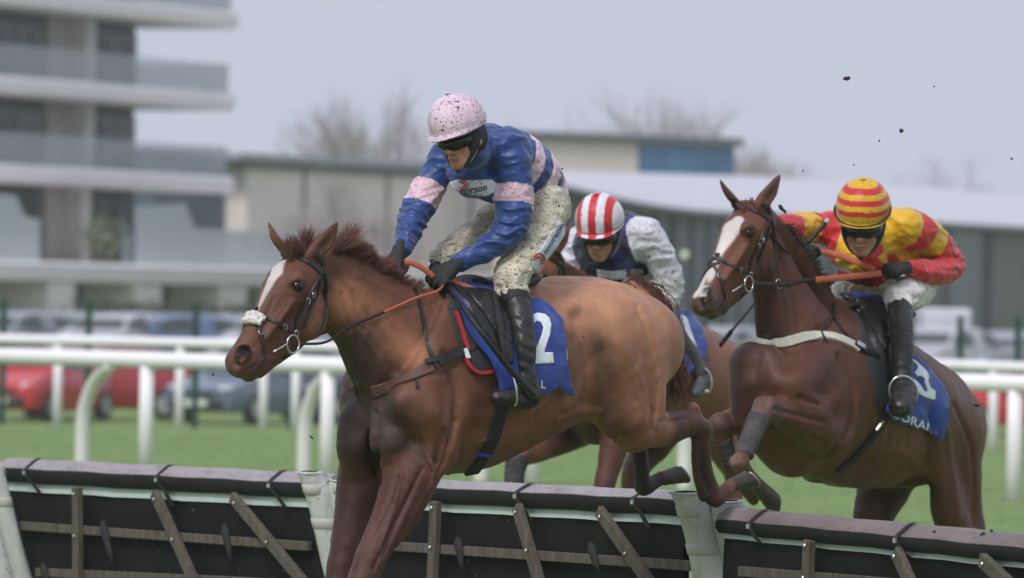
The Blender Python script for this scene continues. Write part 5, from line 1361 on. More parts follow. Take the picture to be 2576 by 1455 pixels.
def hand_prims(F, w, a, b, c, k=1.0, grow=0.0):
    """w wrist, a towards the knuckles, b back of the hand, c towards the thumb; a fist round the rein"""
    P = lambda x, y, z: w + (a * x + b * y + c * z) * k
    F.chain([P(-.02, 0, 0), P(.02, 0, 0), P(.06, 0, .002), P(.082, 0, .002)], [(.026 * k + grow), .026 * k + grow, .026 * k + grow, .019 * k + grow], [1.0, 1.15, 1.55, 1.9], c, .012)
    for i, ln in enumerate((.95, 1.05, 1.0, .82)):
        z = .033 - .0225 * i
        F.chain([P(.078, .006, z), P(.078 + .030 * ln, .000, z * 1.04), P(.078 + .036 * ln, -.024 * ln, z * 1.05), P(.074 + .006 * ln, -.038 * ln, z), P(.060, -.032, z)],
                [.0105 * k + grow, .0105 * k + grow, .0098 * k + grow, .0090 * k + grow, .0085 * k + grow], [1] * 5, c, .003, '+', 3)
    F.chain([P(.018, -.008, .024), P(.042, -.020, .042), P(.070, -.034, .036), P(.092, -.044, .018)], [.015 * k + grow, .0135 * k + grow, .0115 * k + grow, .0095 * k + grow], [1] * 4, c, .006)
def chain_on(F, rig, pts, k=.03, grow=0.0, sub=3):
    F.chain([rig.hp(*p[:3]) for p in pts], [rig.r(p[3]) for p in pts], [p[4] if len(p) > 4 else 1.0 for p in pts], rig.L, k, '+', sub, grow)
def on_arm(P, rig, arm, torso):
    def dist(ch):
        C = np.array([rig.hp(*p[:3]) for p in ch]); R = [rig.r(p[3]) for p in ch]; d = np.full(len(P), 9.0)
        for i in range(len(C) - 1):
            a, b = C[i], C[i + 1]; ab = b - a; t = np.clip(((P - a) @ ab) / (ab @ ab), 0, 1); d = np.minimum(d, np.linalg.norm(P - a - t[:, None] * ab, axis=1) - (R[i] + (R[i + 1] - R[i]) * t))
        return d
    return dist(arm) < np.minimum.reduce([dist(c) for c in torso]) - .004
def arm_t(P, rig, arm, torso):
    m = on_arm(P, rig, arm, torso); C = np.array([rig.hp(*p[:3]) for p in arm]); best = np.full(len(P), 9.0); T = np.zeros(len(P)); acc = 0
    for i in range(len(C) - 1):
        a, b = C[i], C[i + 1]; ab = b - a; l = np.linalg.norm(ab); t = ((P - a) @ ab) / (ab @ ab); tc = np.clip(t, 0, 1); d = np.linalg.norm(P - a - tc[:, None] * ab, axis=1)
        k = d < best; best = np.minimum(best, d); T[k] = (acc + (t if i == 0 else tc) * l)[k]; acc += l
    return m, T
def slab(P, a, b, t0, t1, rad):
    ab = b - a; l = np.linalg.norm(ab); t_ = ab / l; x = (P - a) @ t_; pr = np.linalg.norm(P - a - x[:, None] * t_, axis=1)
    return (x >= t0 * l) & (x <= t1 * l) & (pr < rad)
def folds(amp, f1=22, seed=0, arms=()):
    """cloth folds: broad pull lines, finer across the bend of each elbow"""
    def fn(P):
        wv = fbm(P, 7, 2, seed); r = 1 - np.abs(fbm(P * [1, 1, 1.7] + wv[:, None] * .05, f1, 3, seed + 3)); r = np.clip(r, 0, 1) ** 1.6; d = -amp * 1.25 * (r - .6)
        for (c, ax, rad, am, fr) in arms:
            x = (P - c) @ ax; q = np.linalg.norm(P - c, axis=1); m = np.clip(1 - q / rad, 0, 1)
            d = d - am * m * np.maximum(0, np.sin(x * fr + 9 * vnoise(P, 9, seed) + 5 * vnoise(P, 17, seed + 1)))
        return d
    return fn
def rider(name, label, rig, sp):
    """sp: the rider's pose read off the photograph"""
    f, u, s = sp['head_frame']; c = sp['head']; k = sp.get('k', 1.0)
    q = lambda a, b, g: c + (s * a + f * b + u * g) * k
    allp = [rig.hp(*p[:3]) for key in ('torso', 'armL', 'armR', 'legL', 'legR') for ch in ([sp[key]] if key != 'torso' else sp[key]) for p in ch]
    lo = np.minimum(np.min(allp, 0), c - .2) - .17; hi = np.maximum(np.max(allp, 0), c + .2) + .17
    # body: one continuous figure, a little inside its clothes
    F = Field(lo, hi, .0075); g = -.024
    for ch in sp['torso']: chain_on(F, rig, ch, .04, g)
    chain_on(F, rig, sp['armL'], .03, g); chain_on(F, rig, sp['armR'], .03, g); chain_on(F, rig, sp['legL'], .03, g); chain_on(F, rig, sp['legR'], .03, g)
    F.chain([rig.hp(*sp['neck'][:3]), q(0, -.03, -.06)], [.06, .055], [1, 1], s, .03)
    head_prims(F, q, s, f, u, k)
    for (w_, a, b, cc) in sp['hands']: hand_prims(F, w_, a, b, cc, 1.0, -.003)
    pts, qd = F.extract(None, 1)
    body = mesh_np('person', pts, qd, M_skin)
    tag(body, label, 'jockey', sp.get('group', 'jockeys riding the race'))
    # a finer face laid over the head
    F = Field(c - .2 * k, c + .2 * k, .0036); head_prims(F, q, s, f, u, k); pts, qd = F.extract(lambda P: .0006 * fbm(P, 90, 2, 4), 1)
    X = (pts - c) / k; la, lb, lc = X @ s, X @ f, X @ u; fc = np.ones((len(pts), 3))
    def blot(a, b_, cc, r, colr, am=1.0):
        m = am * np.exp(-(((la - a) / r[0]) ** 2 + ((lb - b_) / r[1]) ** 2 + ((lc - cc) / r[2]) ** 2))
        fc[:] = fc * (1 - m[:, None]) + np.array(colr) * m[:, None]
    blot(0, .10, -.087, (.024, .03, .0075), (.62, .36, .36)); blot(0, .11, -.087, (.020, .03, .0022), (.25, .12, .11))
    for g_ in (-1, 1): blot(.042 * g_, .075, -.045, (.018, .03, .016), (.95, .68, .62), .7); blot(.009 * g_, .11, -.062, (.005, .02, .004), (.35, .2, .18)); blot(.031 * g_, .09, .02, (.02, .03, .005), (.3, .22, .18)); blot(.022 * g_, .09, -.068, (.006, .03, .014), (.72, .56, .52), .7)
    blot(0, .1, -.055, (.012, .02, .012), (.95, .72, .66), .7); blot(0, .07, -.115, (.045, .05, .028), (.78, .68, .64), .6)
    mesh_np('face', pts, qd, M_face, body, col=fc)
    # silks
    F = Field(lo, hi, .0052)
    for ch in sp['torso']: chain_on(F, rig, ch, .045)
    for ch in sp.get('shirt_extra', []): chain_on(F, rig, ch, .03)
    chain_on(F, rig, sp['armL'], .028); chain_on(F, rig, sp['armR'], .028)
    F.chain([rig.hp(*sp['neck'][:3]), q(0, -.02, -.10)], [.075, .058], [1, 1], s, .025)
    F.cut(q(0, 0, -.085), sp.get('neck_cut', u * .9 - f * .45))if False else None
    for ch in sp['shirt_cut']: chain_cut(F, rig, ch)
    arms = []
    for key in ('armL', 'armR'):
        A_ = sp[key]; e_ = rig.hp(*A_[3][:3]); ax = rig.hp(*A_[4][:3]) - rig.hp(*A_[2][:3]); ax /= np.linalg.norm(ax)
        arms += [(e_, ax, .20, .011, 150)]
    pts, qd = F.extract(folds(.016, 9, 1, arms), 1)
    sh = mesh_np('silks', pts, qd, sp['shirt_mat'], body, col=sp['shirt_col'](pts))
    # breeches
    F = Field(lo, hi, .0058)
    for ch in sp['pelvis']: chain_on(F, rig, ch, .04)
    for key in ('legL', 'legR'): chain_on(F, rig, [p for p in sp[key] if p[4] == 1] and sp[key][:sp['nthigh']], .035)
    kn = [(rig.hp(*sp[key][min(sp['nthigh'] - 1, 3)][:3]), (rig.hp(*sp[key][2][:3]) - rig.hp(*sp[key][1][:3])), .2, .009, 110) for key in ('legL', 'legR')]
    kn = [(a, b / np.linalg.norm(b), r_, m_, fr) for a, b, r_, m_, fr in kn]
    pts, qd = F.extract(folds(.011, 14, 5, kn), 1)
    br = mesh_np('breeches', pts, qd, sp['breech_mat'], body, col=np.tile(np.array(sp['breech_col']), (len(pts), 1)))
    # boots
    for key, fk in (('legL', 'footL'), ('legR', 'footR')):
        lg = sp[key][sp['nthigh'] - 1:]; ft = sp[fk]
        P = np.array([rig.hp(*p[:3]) for p in lg + ft]); F = Field(P.min(0) - .08, P.max(0) + .08, .005)
        chain_on(F, rig, [(*p[:3], p[3] * .97, 1) for p in lg], .012); chain_on(F, rig, ft, .022)
        pts, qd = F.extract(lambda P: -.0035 * (1 - np.abs(fbm(P * [1, 1, 1.6], 24, 2, 8))), 1)
        bt = mesh_np('boot', pts, qd, sp['boot_mat'], body)
        # turned top of the boot / sock cuff
        a = rig.hp(*lg[0][:3]); b = rig.hp(*lg[1][:3]); d = (b - a) / np.linalg.norm(b - a)
        cf = MB(); rr = rig.r(lg[0][3]); cf.tube([a - d * .012, a, a + d * .05, a + d * .055], [rr * .9, rr * 1.04, rr * 1.02, rr * .95], 22); cf.build('sock', M_black, bt, True)
    # gloves
    for (w_, a, b, cc) in sp['hands']:
        F = Field(w_ - .17, w_ + .17, .0038); hand_prims(F, w_, a, b, cc, 1.08, .001)
        F.chain([w_ - a * .025, w_ - a * .005], [.026, .027], [1.1, 1.1], cc, .006)
        pts, qd = F.extract(lambda P: .0012 * fbm(P, 60, 2, 8), 1); mesh_np('glove', pts, qd, M_glove, body)
    head_on(body, c, (f, u, s), k, sp['cap_col'], dict(cap=sp['cap_mat']), peak=sp.get('peak', .03), band=sp.get('band', False))
    return body, sh, br
def chain_cut(F, rig, pts): F.chain([rig.hp(*p[:3]) for p in pts], [rig.r(p[3]) for p in pts], [1.0] * len(pts), rig.L, .01, '-', 3)
def nrm(v): v = np.array(v, float); return v / np.linalg.norm(v)
def hand_axes(rig, w, to, back):
    a = nrm(rig.hp(*to) - rig.hp(*w)); b = np.array(back, float); b = nrm(b - (b @ a) * a); return rig.hp(*w), a, b, np.cross(a, b)

# ------------------------------------------------------------------ rider in blue and pink
BLUE = np.array(S(42, 72, 136)); NAVY = np.array(S(30, 40, 96)); PINK = np.array(S(232, 196, 212))
RED = np.array(S(206, 46, 56)); YEL = np.array(S(226, 178, 40)); WHT = np.array(S(232, 230, 240))
n0 = R1.hp(1205, 365, 0); n1 = R1.hp(1365, 500, 0)
def col_j1(P):
    c = np.tile(BLUE, (len(P), 1)); ax = nrm(n1 - n0); x = (P - n0) @ ax * 640
    la, lb = R1.hp(1298, 440, 105), R1.hp(1290, 540, 112); ra, rb = R1.hp(1088, 448, -100), R1.hp(1052, 526, -100)
    wob = 6 * vnoise(P, 8, 4)
    arm = slab(P, R1.hp(1290, 372, 100), R1.hp(1286, 585, 112), -.25, 1.3, .083) | slab(P, R1.hp(1120, 395, -95), R1.hp(1040, 550, -96), -.2, 2, .075)
    hoop = ((np.abs(x + wob - 122) < 19) | (np.abs(x + wob - 196) < 21) | (np.abs(x + wob - 268) < 21)) & ~arm
    c[hoop] = PINK
    c[slab(P, la, lb, .28, .72, .085) | slab(P, ra, rb, .2, .88, .072)] = PINK
    return c
j1 = dict(
 head_frame=frame(R1, 38, 20, -5), head=W(1161, 331, 26.95), k=.97, neck=(1200, 372, 0),
 torso=[[(1205, 380, 0, 66, 1.3), (1255, 400, 0, 82, 1.2), (1305, 428, 0, 84, 1.1), (1345, 462, 0, 70, 1.15), (1362, 495, 0, 58, 1.25)],
        [(1150, 405, -70, 44), (1215, 385, 10, 52), (1280, 385, 80, 48)]],
 shirt_extra=[[(1168, 428, -20, 46), (1190, 450, 20, 46), (1225, 468, 50, 38)], [(1350, 440, 40, 46), (1380, 455, 50, 28)]],
 armL=[(1282, 378, 92, 50, 1), (1298, 440, 106, 46, 1), (1294, 520, 112, 42, 1), (1282, 580, 112, 39, 1), (1246, 612, 94, 33, 1), (1205, 636, 70, 28, 1), (1160, 658, 46, 23, 1)],
 armR=[(1122, 398, -92, 42, 1), (1090, 450, -100, 40, 1), (1060, 508, -100, 38, 1), (1040, 552, -92, 34, 1), (1028, 590, -74, 29, 1), (1010, 628, -52, 22, 1)],
 legL=[(1372, 520, 62, 58, 1), (1348, 592, 86, 55, 1), (1308, 655, 102, 48, 1), (1284, 704, 112, 40, 1), (1290, 738, 125, 38, 1), (1308, 800, 165, 33, 1), (1316, 870, 188, 32, 1), (1320, 945, 196, 25, 1)],
 legR=[(1335, 510, -62, 54, 1), (1260, 548, -84, 48, 1), (1180, 604, -100, 40, 1), (1118, 652, -112, 36, 1), (1112, 690, -135, 32, 1), (1140, 780, -178, 27, 1), (1160, 850, -188, 26, 1), (1170, 910, -190, 22, 1)],
 nthigh=5, pelvis=[[(1340, 480, 0, 56, 1.2), (1362, 505, 0, 62, 1.3), (1372, 530, 0, 54, 1.3)]],
 footL=[(1323, 955, 196, 27, 1), (1328, 996, 200, 30, 1), (1292, 1003, 208, 22, 1), (1250, 1000, 218, 15, .9)],
 footR=[(1172, 925, -190, 24, 1), (1180, 960, -190, 24, 1), (1140, 962, -196, 18, 1), (1100, 960, -200, 13, .9)],
 shirt_cut=[], shirt_mat=M_shirt, shirt_col=col_j1, breech_mat=M_breech1, breech_col=S(212, 203, 184), boot_mat=M_boot,
 cap_mat=M_cap, cap_col=lambda lo: np.tile(np.array(S(236, 208, 226)), (len(lo), 1)), peak=.034,
 hands=[hand_axes(R1, (1150, 664, 44), (1098, 704, 20), (-.2, -.75, .6)), hand_axes(R1, (1006, 630, -48), (988, 672, -36), (-.6, -.55, .5))])
J1, J1s, J1b = rider('person', 'jockey in blue silks with pink bands and a mud spotted pink cap', R1, j1)

# ------------------------------------------------------------------ rider in red and yellow
def col_j3(P):
    c = np.tile(YEL, (len(P), 1))
    ax = R3.L; x = (P - R3.hp(2185, 600, 0)) @ ax * 543; wob = 5 * vnoise(P, 7, 4)
    c[((np.abs(x + wob) > 38) & (np.abs(x + wob) < 68))] = RED
    for arm, bands in ((j3['armL'], ((-.2, .035, 0), (.035, .135, 1), (.135, .235, 0), (.235, 2, 1))), (j3['armR'], ((-.2, .03, 0), (.03, .155, 1), (.155, .30, 0), (.30, 2, 1)))):
        m, T = arm_t(P, R3, arm, j3['torso'][:1])
        for t0, t1, r_ in bands: c[m & (T >= t0) & (T < t1)] = RED if r_ else YEL
    return c
def cap3(lo):
    c = np.tile(YEL, (len(lo), 1)); h = lo[:, 2] + np.abs(lo[:, 0]) * .10 - lo[:, 1] * .05
    for a, b in ((.050, .070), (.090, .110), (.128, .146)): c[(h > a) & (h < b)] = RED
    return c
j3 = dict(
 head_frame=frame(R3, 10, 24, 2), head=W(2172, 545, 31.4), k=1.17, neck=(2182, 580, 0),
 torso=[[(2182, 600, 0, 66, 1.3), (2212, 600, 0, 80, 1.2), (2242, 635, 0, 80, 1.1), (2258, 690, 0, 62, 1.2)],
        [(2085, 580, -82, 42), (2180, 580, 0, 50), (2275, 572, 88, 44)]],
 shirt_extra=[[(2130, 630, -30, 46), (2170, 650, 20, 46), (2200, 680, 30, 40)]],
 armL=[(2275, 568, 96, 46, 1), (2318, 588, 110, 44, 1), (2362, 622, 118, 38, 1), (2392, 664, 126, 35, 1), (2360, 684, 136, 31, 1), (2324, 682, 138, 27, 1), (2290, 676, 132, 21, 1)],
 armR=[(2092, 576, -84, 42, 1), (2040, 572, -96, 36, 1), (1990, 572, -100, 32, 1), (1952, 580, -96, 27, 1), (1968, 612, -84, 24, 1), (1996, 634, -74, 20, 1)],
 legL=[(2306, 722, 70, 50, 1), (2296, 732, 92, 48, 1), (2276, 742, 112, 43, 1), (2262, 750, 124, 36, 1), (2264, 772, 142, 31, 1), (2268, 830, 186, 29, 1), (2270, 900, 214, 26, 1), (2270, 952, 222, 22, 1)],
 legR=[(2215, 715, -60, 46, 1), (2180, 724, -80, 44, 1), (2150, 730, -98, 40, 1), (2126, 738, -110, 35, 1), (2124, 765, -124, 29, 1), (2130, 830, -140, 24, 1), (2140, 900, -145, 22, 1), (2145, 940, -145, 18, 1)],
 nthigh=5, pelvis=[[(2250, 690, 0, 54, 1.2), (2268, 706, 0, 58, 1.3)]],
 footL=[(2270, 955, 222, 24, 1), (2274, 985, 228, 32, 1), (2270, 1008, 245, 31, 1.1), (2266, 1026, 260, 25, 1.1)],
 footR=[(2146, 948, -145, 22, 1), (2150, 975, -145, 24, 1), (2130, 990, -150, 20, 1), (2115, 990, -152, 15, 1)],
 shirt_cut=[], shirt_mat=cloth('clean_silks', .10, .42, .38), shirt_col=col_j3, breech_mat=M_breech3, breech_col=S(224, 222, 218), boot_mat=M_boot,
 cap_mat=M_capc, cap_col=cap3, peak=.006, band=True, group='jockeys riding the race',
 hands=[hand_axes(R3, (2280, 674, 130), (2214, 680, 118), (-.1, -.6, .8)), hand_axes(R3, (1998, 636, -72), (2026, 628, -62), (-.2, -.5, .8))])
J3, J3s, J3b = rider('person', 'jockey in red and yellow silks with a hooped cap, elbows out', R3, j3)

# ------------------------------------------------------------------ rider in navy with white sleeves
def col_j2(P):
    c = np.tile(np.array(S(20, 22, 48)), (len(P), 1)); a0 = R2.hp(1520, 620, 0); x = (P - a0) @ R2.L * 501
    c[(np.abs(x) > 56) & (np.abs(x) < 74)] = np.array(S(44, 48, 120))
    ax = nrm(R2.hp(1640, 690, 0) - R2.hp(1520, 600, 0)); y = (P - R2.hp(1520, 600, 0)) @ ax * 501
    c[(y > 55) & (P[:, 2] > R2.hp(1600, 600, 0)[2]) & (np.abs(x) < 70)] = np.array(S(52, 62, 72))
    for arm in (j2['armL'], j2['armR']): c[on_arm(P, R2, arm, j2['torso'][:1])] = WHT * .92
    return c
def cap2(lo):
    c = np.tile(WHT, (len(lo), 1)); x = lo[:, 0] + .004; m = (np.abs(x) < .018) | ((np.abs(x) > .052) & (np.abs(x) < .083)); c[m] = RED
    c[(lo[:, 2] < .030) & (lo[:, 2] > .022)] = RED; c[lo[:, 2] < .016] = RED
    return c
j2 = dict(
 head_frame=frame(R2, 14, 26, 0), head=W(1511, 570, 33.9), k=1.10, neck=(1520, 610, 0),
 torso=[[(1520, 625, 0, 62, 1.3), (1555, 606, 0, 74, 1.2), (1595, 628, 0, 74, 1.15), (1625, 680, 0, 60, 1.2)],
        [(1455, 612, -80, 38), (1520, 610, 0, 48), (1620, 592, 80, 42)]],
 shirt_extra=[[(1500, 665, -20, 44), (1540, 680, 20, 44)]],
 armL=[(1624, 596, 90, 42, 1), (1655, 640, 104, 40, 1), (1678, 695, 110, 37, 1), (1678, 742, 106, 32, 1), (1640, 752, 88, 26, 1), (1600, 742, 66, 21, 1)],
 armR=[(1452, 612, -88, 38, 1), (1434, 650, -96, 34, 1), (1424, 688, -96, 31, 1), (1430, 716, -84, 27, 1), (1452, 730, -66, 23, 1), (1478, 736, -48, 19, 1)],
 legL=[(1650, 725, 62, 46, 1), (1650, 745, 84, 44, 1), (1655, 762, 104, 38, 1), (1664, 778, 118, 31, 1), (1672, 800, 122, 25, 1), (1706, 846, 130, 22, 1), (1738, 892, 136, 21, 1), (1756, 930, 138, 18, 1)],
 legR=[(1580, 725, -60, 44, 1), (1550, 735, -80, 40, 1), (1530, 742, -96, 36, 1), (1514, 750, -106, 31, 1), (1516, 772, -120, 27, 1), (1530, 840, -136, 22, 1), (1560, 900, -140, 20, 1), (1580, 930, -140, 17, 1)],
 nthigh=5, pelvis=[[(1625, 690, 0, 52, 1.2), (1635, 712, 0, 54, 1.3)]],
 footL=[(1757, 934, 138, 19, 1), (1768, 952, 142, 20, 1), (1758, 975, 152, 16, 1), (1750, 990, 160, 12, 1)],
 footR=[(1580, 934, -140, 19, 1), (1586, 955, -140, 20, 1), (1566, 970, -146, 16, 1), (1555, 980, -150, 12, 1)],
 shirt_cut=[], shirt_mat=M_shirtw, shirt_col=col_j2, breech_mat=M_breech3, breech_col=S(214, 212, 208), boot_mat=M_greyboot,
 cap_mat=M_capc, cap_col=cap2, peak=.02,
 hands=[hand_axes(R2, (1594, 742, 62), (1545, 735, 40), (-.1, -.6, .8)), hand_axes(R2, (1482, 738, -46), (1525, 730, -28), (-.1, -.6, .8))])
J2, J2s, J2b = rider('person', 'jockey in navy with muddy white sleeves and a red and white striped cap', R2, j2)
# ================================================================== tack
M_leather = plain('black_leather', (.016, .015, .015), .45, .35, 40, bmp=.3)
M_brownl = plain('brown_leather', S(92, 62, 56), .55, .3, 30, bmp=.4)
M_steel = plain('polished_steel', (.62, .62, .63), .22, .1, 40, metal=1)
M_orange = plain('orange_rubber_grip', S(196, 104, 76), .65, .12, 90, bmp=.4)
M_fleece = cloth('white_fleece', .8, .9, .9, base=S(226, 222, 214), wfreq=10)
M_cloth = cloth('blue_saddle_cloth', .12, .6, .7, base=S(40, 68, 156), wfreq=14)
M_print = plain('white_print', S(226, 234, 238), .6, .05, 30)
M_printo = plain('orange_print', S(230, 130, 60), .6, .05, 30)
M_redtrim = plain('red_binding', S(178, 36, 44), .7, .12, 60)
M_pad = plain('dark_felt_pad', (.035, .037, .042), .9, .3, 50, bmp=.6)
M_elastic = plain('black_elastic', (.011, .011, .013), .75, .3, 80, bmp=.5)
M_cream = plain('cream_girth_elastic', S(206, 204, 190), .8, .06, 40, bmp=.4)
M_saddle = plain('black_saddle_leather', (.011, .011, .012), .34, .35, 16, bmp=.4)

def bridle(H, horse, B, hname, sc, fleece, nose_c=True):
    root = empty('bridle', H.hp(760, 700, 0), label=hname, cat='bridle', group='bridles')
    T = H.T; k = dict(T=T, sc=sc / H.rs, mirror=H)
    def st(nm, path, w, m=M_leather, **kw): 
        a = dict(k); a.update(kw); return strap(nm, path, w * 1.25, B, m, root, **a)
    st('browband', [(749, 651), (782, 665), (808, 689)], 8)
    st('headpiece', [(790, 640), (808, 655), (812, 672), (806, 692)], 9)
    st('cheek_strap', [(804, 692), (789, 723), (768, 762), (750, 797), (741, 836)], 8)
    st('noseband_cheek', [(806, 700), (796, 740), (778, 781), (760, 826)], 7)
    st('throat_latch', [(812, 680), (819, 715), (818, 765), (808, 812), (795, 838)], 6)
    st('noseband', [(640, 785), (660, 793), (684, 806), (712, 823), (740, 836)], 7)
    st('flash_strap', [(634, 797), (648, 822), (658, 852), (663, 885), (664, 908)], 7)
    # both browband halves join over the forehead, both nosebands over the nose
    for nm, a, b, mid in (('browband', (749, 651), None, 0), ):
        pass
    def over(nm, p, w):
        c = cast(*p, B, T); 
        if c is None: return
        c = c[0]; x = (c - H.O) @ H.L; m = c - 2 * x * H.L; P = []; N = []
        for t in np.linspace(0, 1, 9):
            g = c * (1 - t) + m * t; h = B.find_nearest(V(g + H.upn * .05)); P.append(np.array(h[0])); N.append(np.array(h[1]))
        mb = MB(); hw = w / sc * H.rs / 2; vs = []
        for i, q in enumerate(P):
            t = P[min(i + 1, 8)] - P[max(i - 1, 0)]; t = nrm(t); s_ = nrm(np.cross(N[i], t))
            vs += [q - s_ * hw + N[i] * .001, q - s_ * hw + N[i] * .008, q + s_ * hw + N[i] * .008, q + s_ * hw + N[i] * .001]
        mb.add(vs, [(i * 4 + j, i * 4 + (j + 1) % 4, (i + 1) * 4 + (j + 1) % 4, (i + 1) * 4 + j) for i in range(8) for j in range(4)]); mb.build(nm, M_leather, root, True)
    over('browband', (750, 651), 10); over('noseband', (641, 785), 9)
    for i, (u, v) in enumerate(((770, 757), (783, 742), (741, 838), (712, 823), (653, 838))):   # buckles
        c = cast(u, v, B, T)
        if c: mb = MB(); a = nrm(np.cross(c[1], Z3)); b_ = np.cross(c[1], a); o_ = c[0] + c[1] * .011; s_ = .008
            
        if c: mb.tube([o_ + a * x * s_ + b_ * y * s_ * 1.5 for x, y in ((-1, -1), (1, -1), (1, 1), (-1, 1), (-1, -1))], .0018, 6); mb.build('buckle', M_steel, root, True)
    for sg in (1, -1):
        c0 = H.hp(735, 866, 50 * sg); rr = H.r(22)
        e1 = nrm(H.ax + .0 * Z3); e2 = nrm(H.up); mb = MB()
        mb.tube([c0 + rr * (math.cos(t) * e1 + math.sin(t) * e2) + H.L * sg * .004 for t in np.linspace(0, 2 * math.pi, 25)], .0042, 8, cap=False); mb.build('bit_ring', M_steel, root, True)
    mb = MB(); mb.tube([H.hp(718, 868, 50), H.hp(690, 885, 36), H.hp(676, 884, 22)], .005, 8); mb.build('bit_mouthpiece', M_steel, root, True)
    mb = MB(); mb.tube([H.hp(732, 886, 46), H.hp(712, 905, 20), H.hp(705, 912, 0), H.hp(712, 905, -20), H.hp(732, 886, -46)], .0045, 8); mb.build('curb_strap', M_leather, root, True)
    if fleece:
        h_ = B.find_nearest(V(H.hp(634, 790, 0))); c = np.array(h_[0]); x = (c - H.O) @ H.L; ctr = c - x * H.L
        F = Field(ctr - .14, ctr + .14, .003); P = [ctr + H.L * a * .040 + H.upn * (.012 - .022 * abs(a)) for a in (-1, -.4, .4, 1)]
        F.chain(P, [.012, .018, .017, .012], [1] * 4, H.ax, .01); P2 = [p - H.ax * .0 + H.ax * .028 for p in P]; F.chain(P2, [.010, .016, .016, .010], [1] * 4, H.ax, .01)
        pts, qd = F.extract(lambda P: .004 * fbm(P, 130, 2, 9), 0); mesh_np('fleece_noseband', pts, qd, M_fleece, root)
    return root
for H in (H1, H2, H3):
    up = np.cross(H.L, H.ax); H.upn = nrm(up if up[2] > 0 else -up)
bridle(H1, horse1, B1, 'black leather bridle with a white fleece noseband on the front horse', 640, True)
bridle(H3, horse3, B3, 'black crossed noseband bridle on the bay horse with the wide blaze', 543, False)
bridle(H2, horse2, B2, 'black bridle on the horse hidden behind the front rider', 501, False)

def rope(nm, pts, r, m, parent=None, n=8, flat=.45, sub=6, taper=None):
    C = catmull(np.array(pts, float), sub); R = [r] * len(C) if taper is None else list(np.linspace(r, taper, len(C)))
    mb = MB(); mb.tube(C, R, n, Q=flat, up=Z3); return mb.build(nm, m, parent, True)
def surf(rig, u, v, B, off=.012):
    for r_ in range(0, 60, 4):
        for an in np.arange(0, 6.28, .7):
            q = cast(u + r_ * math.cos(an), v + r_ * math.sin(an), B)
            if q is not None: return W(u, v, (q[0] - CAM) @ FWD) + q[1] * off
# ---- reins of the front horse
r1 = empty('reins', R1.hp(1000, 790, 60), label='black reins with orange rubber grips running to the front rider in blue', cat='reins', group='reins')
hl1 = R1.hp(1112, 700, 34)
bit1 = H1.hp(756, 866, 54)
rope('rein_leather', [bit1, surf(R1, 806, 848, B1, .03), surf(R1, 880, 818, B1, .02), surf(R1, 962, 787, B1, .014)], .0055, M_leather, r1)
rope('rein_grip', [surf(R1, 962, 787, B1, .014), surf(R1, 1040, 757, B1, .02), R1.hp(1100, 733, 60), R1.hp(1120, 712, 40)], .0062, M_orange, r1)
rope('rein_leather', [H1.hp(735, 866, -54), R1.hp(860, 820, -110), R1.hp(930, 770, -85)], .0055, M_leather, r1); rope('rein_grip', [R1.hp(930, 770, -85), R1.hp(975, 700, -60), R1.hp(990, 672, -40)], .0062, M_orange, r1)
rope('rein_grip', [R1.hp(1002, 680, -28), R1.hp(1014, 662, -20), R1.hp(1036, 662, -4), R1.hp(1064, 676, 10), R1.hp(1092, 698, 20)], .011, M_orange, r1, flat=.3)
rope('rein_grip', [R1.hp(1128, 706, 36), R1.hp(1160, 718, 48), R1.hp(1190, 730, 60), R1.hp(1214, 738, 70)], .014, M_orange, r1, flat=.3)
# ---- reins of the right hand horse
r3 = empty('reins', R3.hp(2050, 705, 60), label='black and orange reins held high by the rider in red and yellow', cat='reins', group='reins')
bit3 = H3.hp(756, 866, 54)
a3 = [bit3, surf(R3, 1965, 716, B3, .03), surf(R3, 2010, 710, B3, .02), R3.hp(2052, 705, 70)]
rope('rein_leather', a3, .011, M_leather, r3, flat=.3)
rope('rein_grip', [R3.hp(2052, 705, 70), R3.hp(2130, 698, 95), R3.hp(2216, 688, 120)], .0145, M_orange, r3, flat=.3)
rope('rein_grip', [R3.hp(2020, 630, -66), R3.hp(2045, 632, -50), R3.hp(2100, 640, -10), R3.hp(2140, 654, 50), R3.hp(2200, 680, 116)], .0145, M_orange, r3, flat=.3)
rope('rein_leather', [H3.hp(735, 866, -54), R3.hp(1960, 720, -110), R3.hp(2000, 660, -90)], .010, M_leather, r3, flat=.3)
mb = MB(); c = surf(R3, 1948, 714, B3, .034); mb.tube([c + .022 * (math.cos(t) * nrm(Z3 + .3 * R3.F) + math.sin(t) * R3.F) for t in np.linspace(0, 6.3, 20)], .003, 8, cap=False); mb.build('martingale_ring', M_steel, r3, True)
r2 = empty('reins', R2.hp(1450, 720, 40), label='reins of the horse ridden by the jockey in navy', cat='reins', group='reins')
rope('rein_leather', [H2.hp(756, 866, 54), R2.hp(1400, 740, 80), R2.hp(1470, 730, 60), R2.hp(1545, 735, 42)], .008, M_leather, r2)

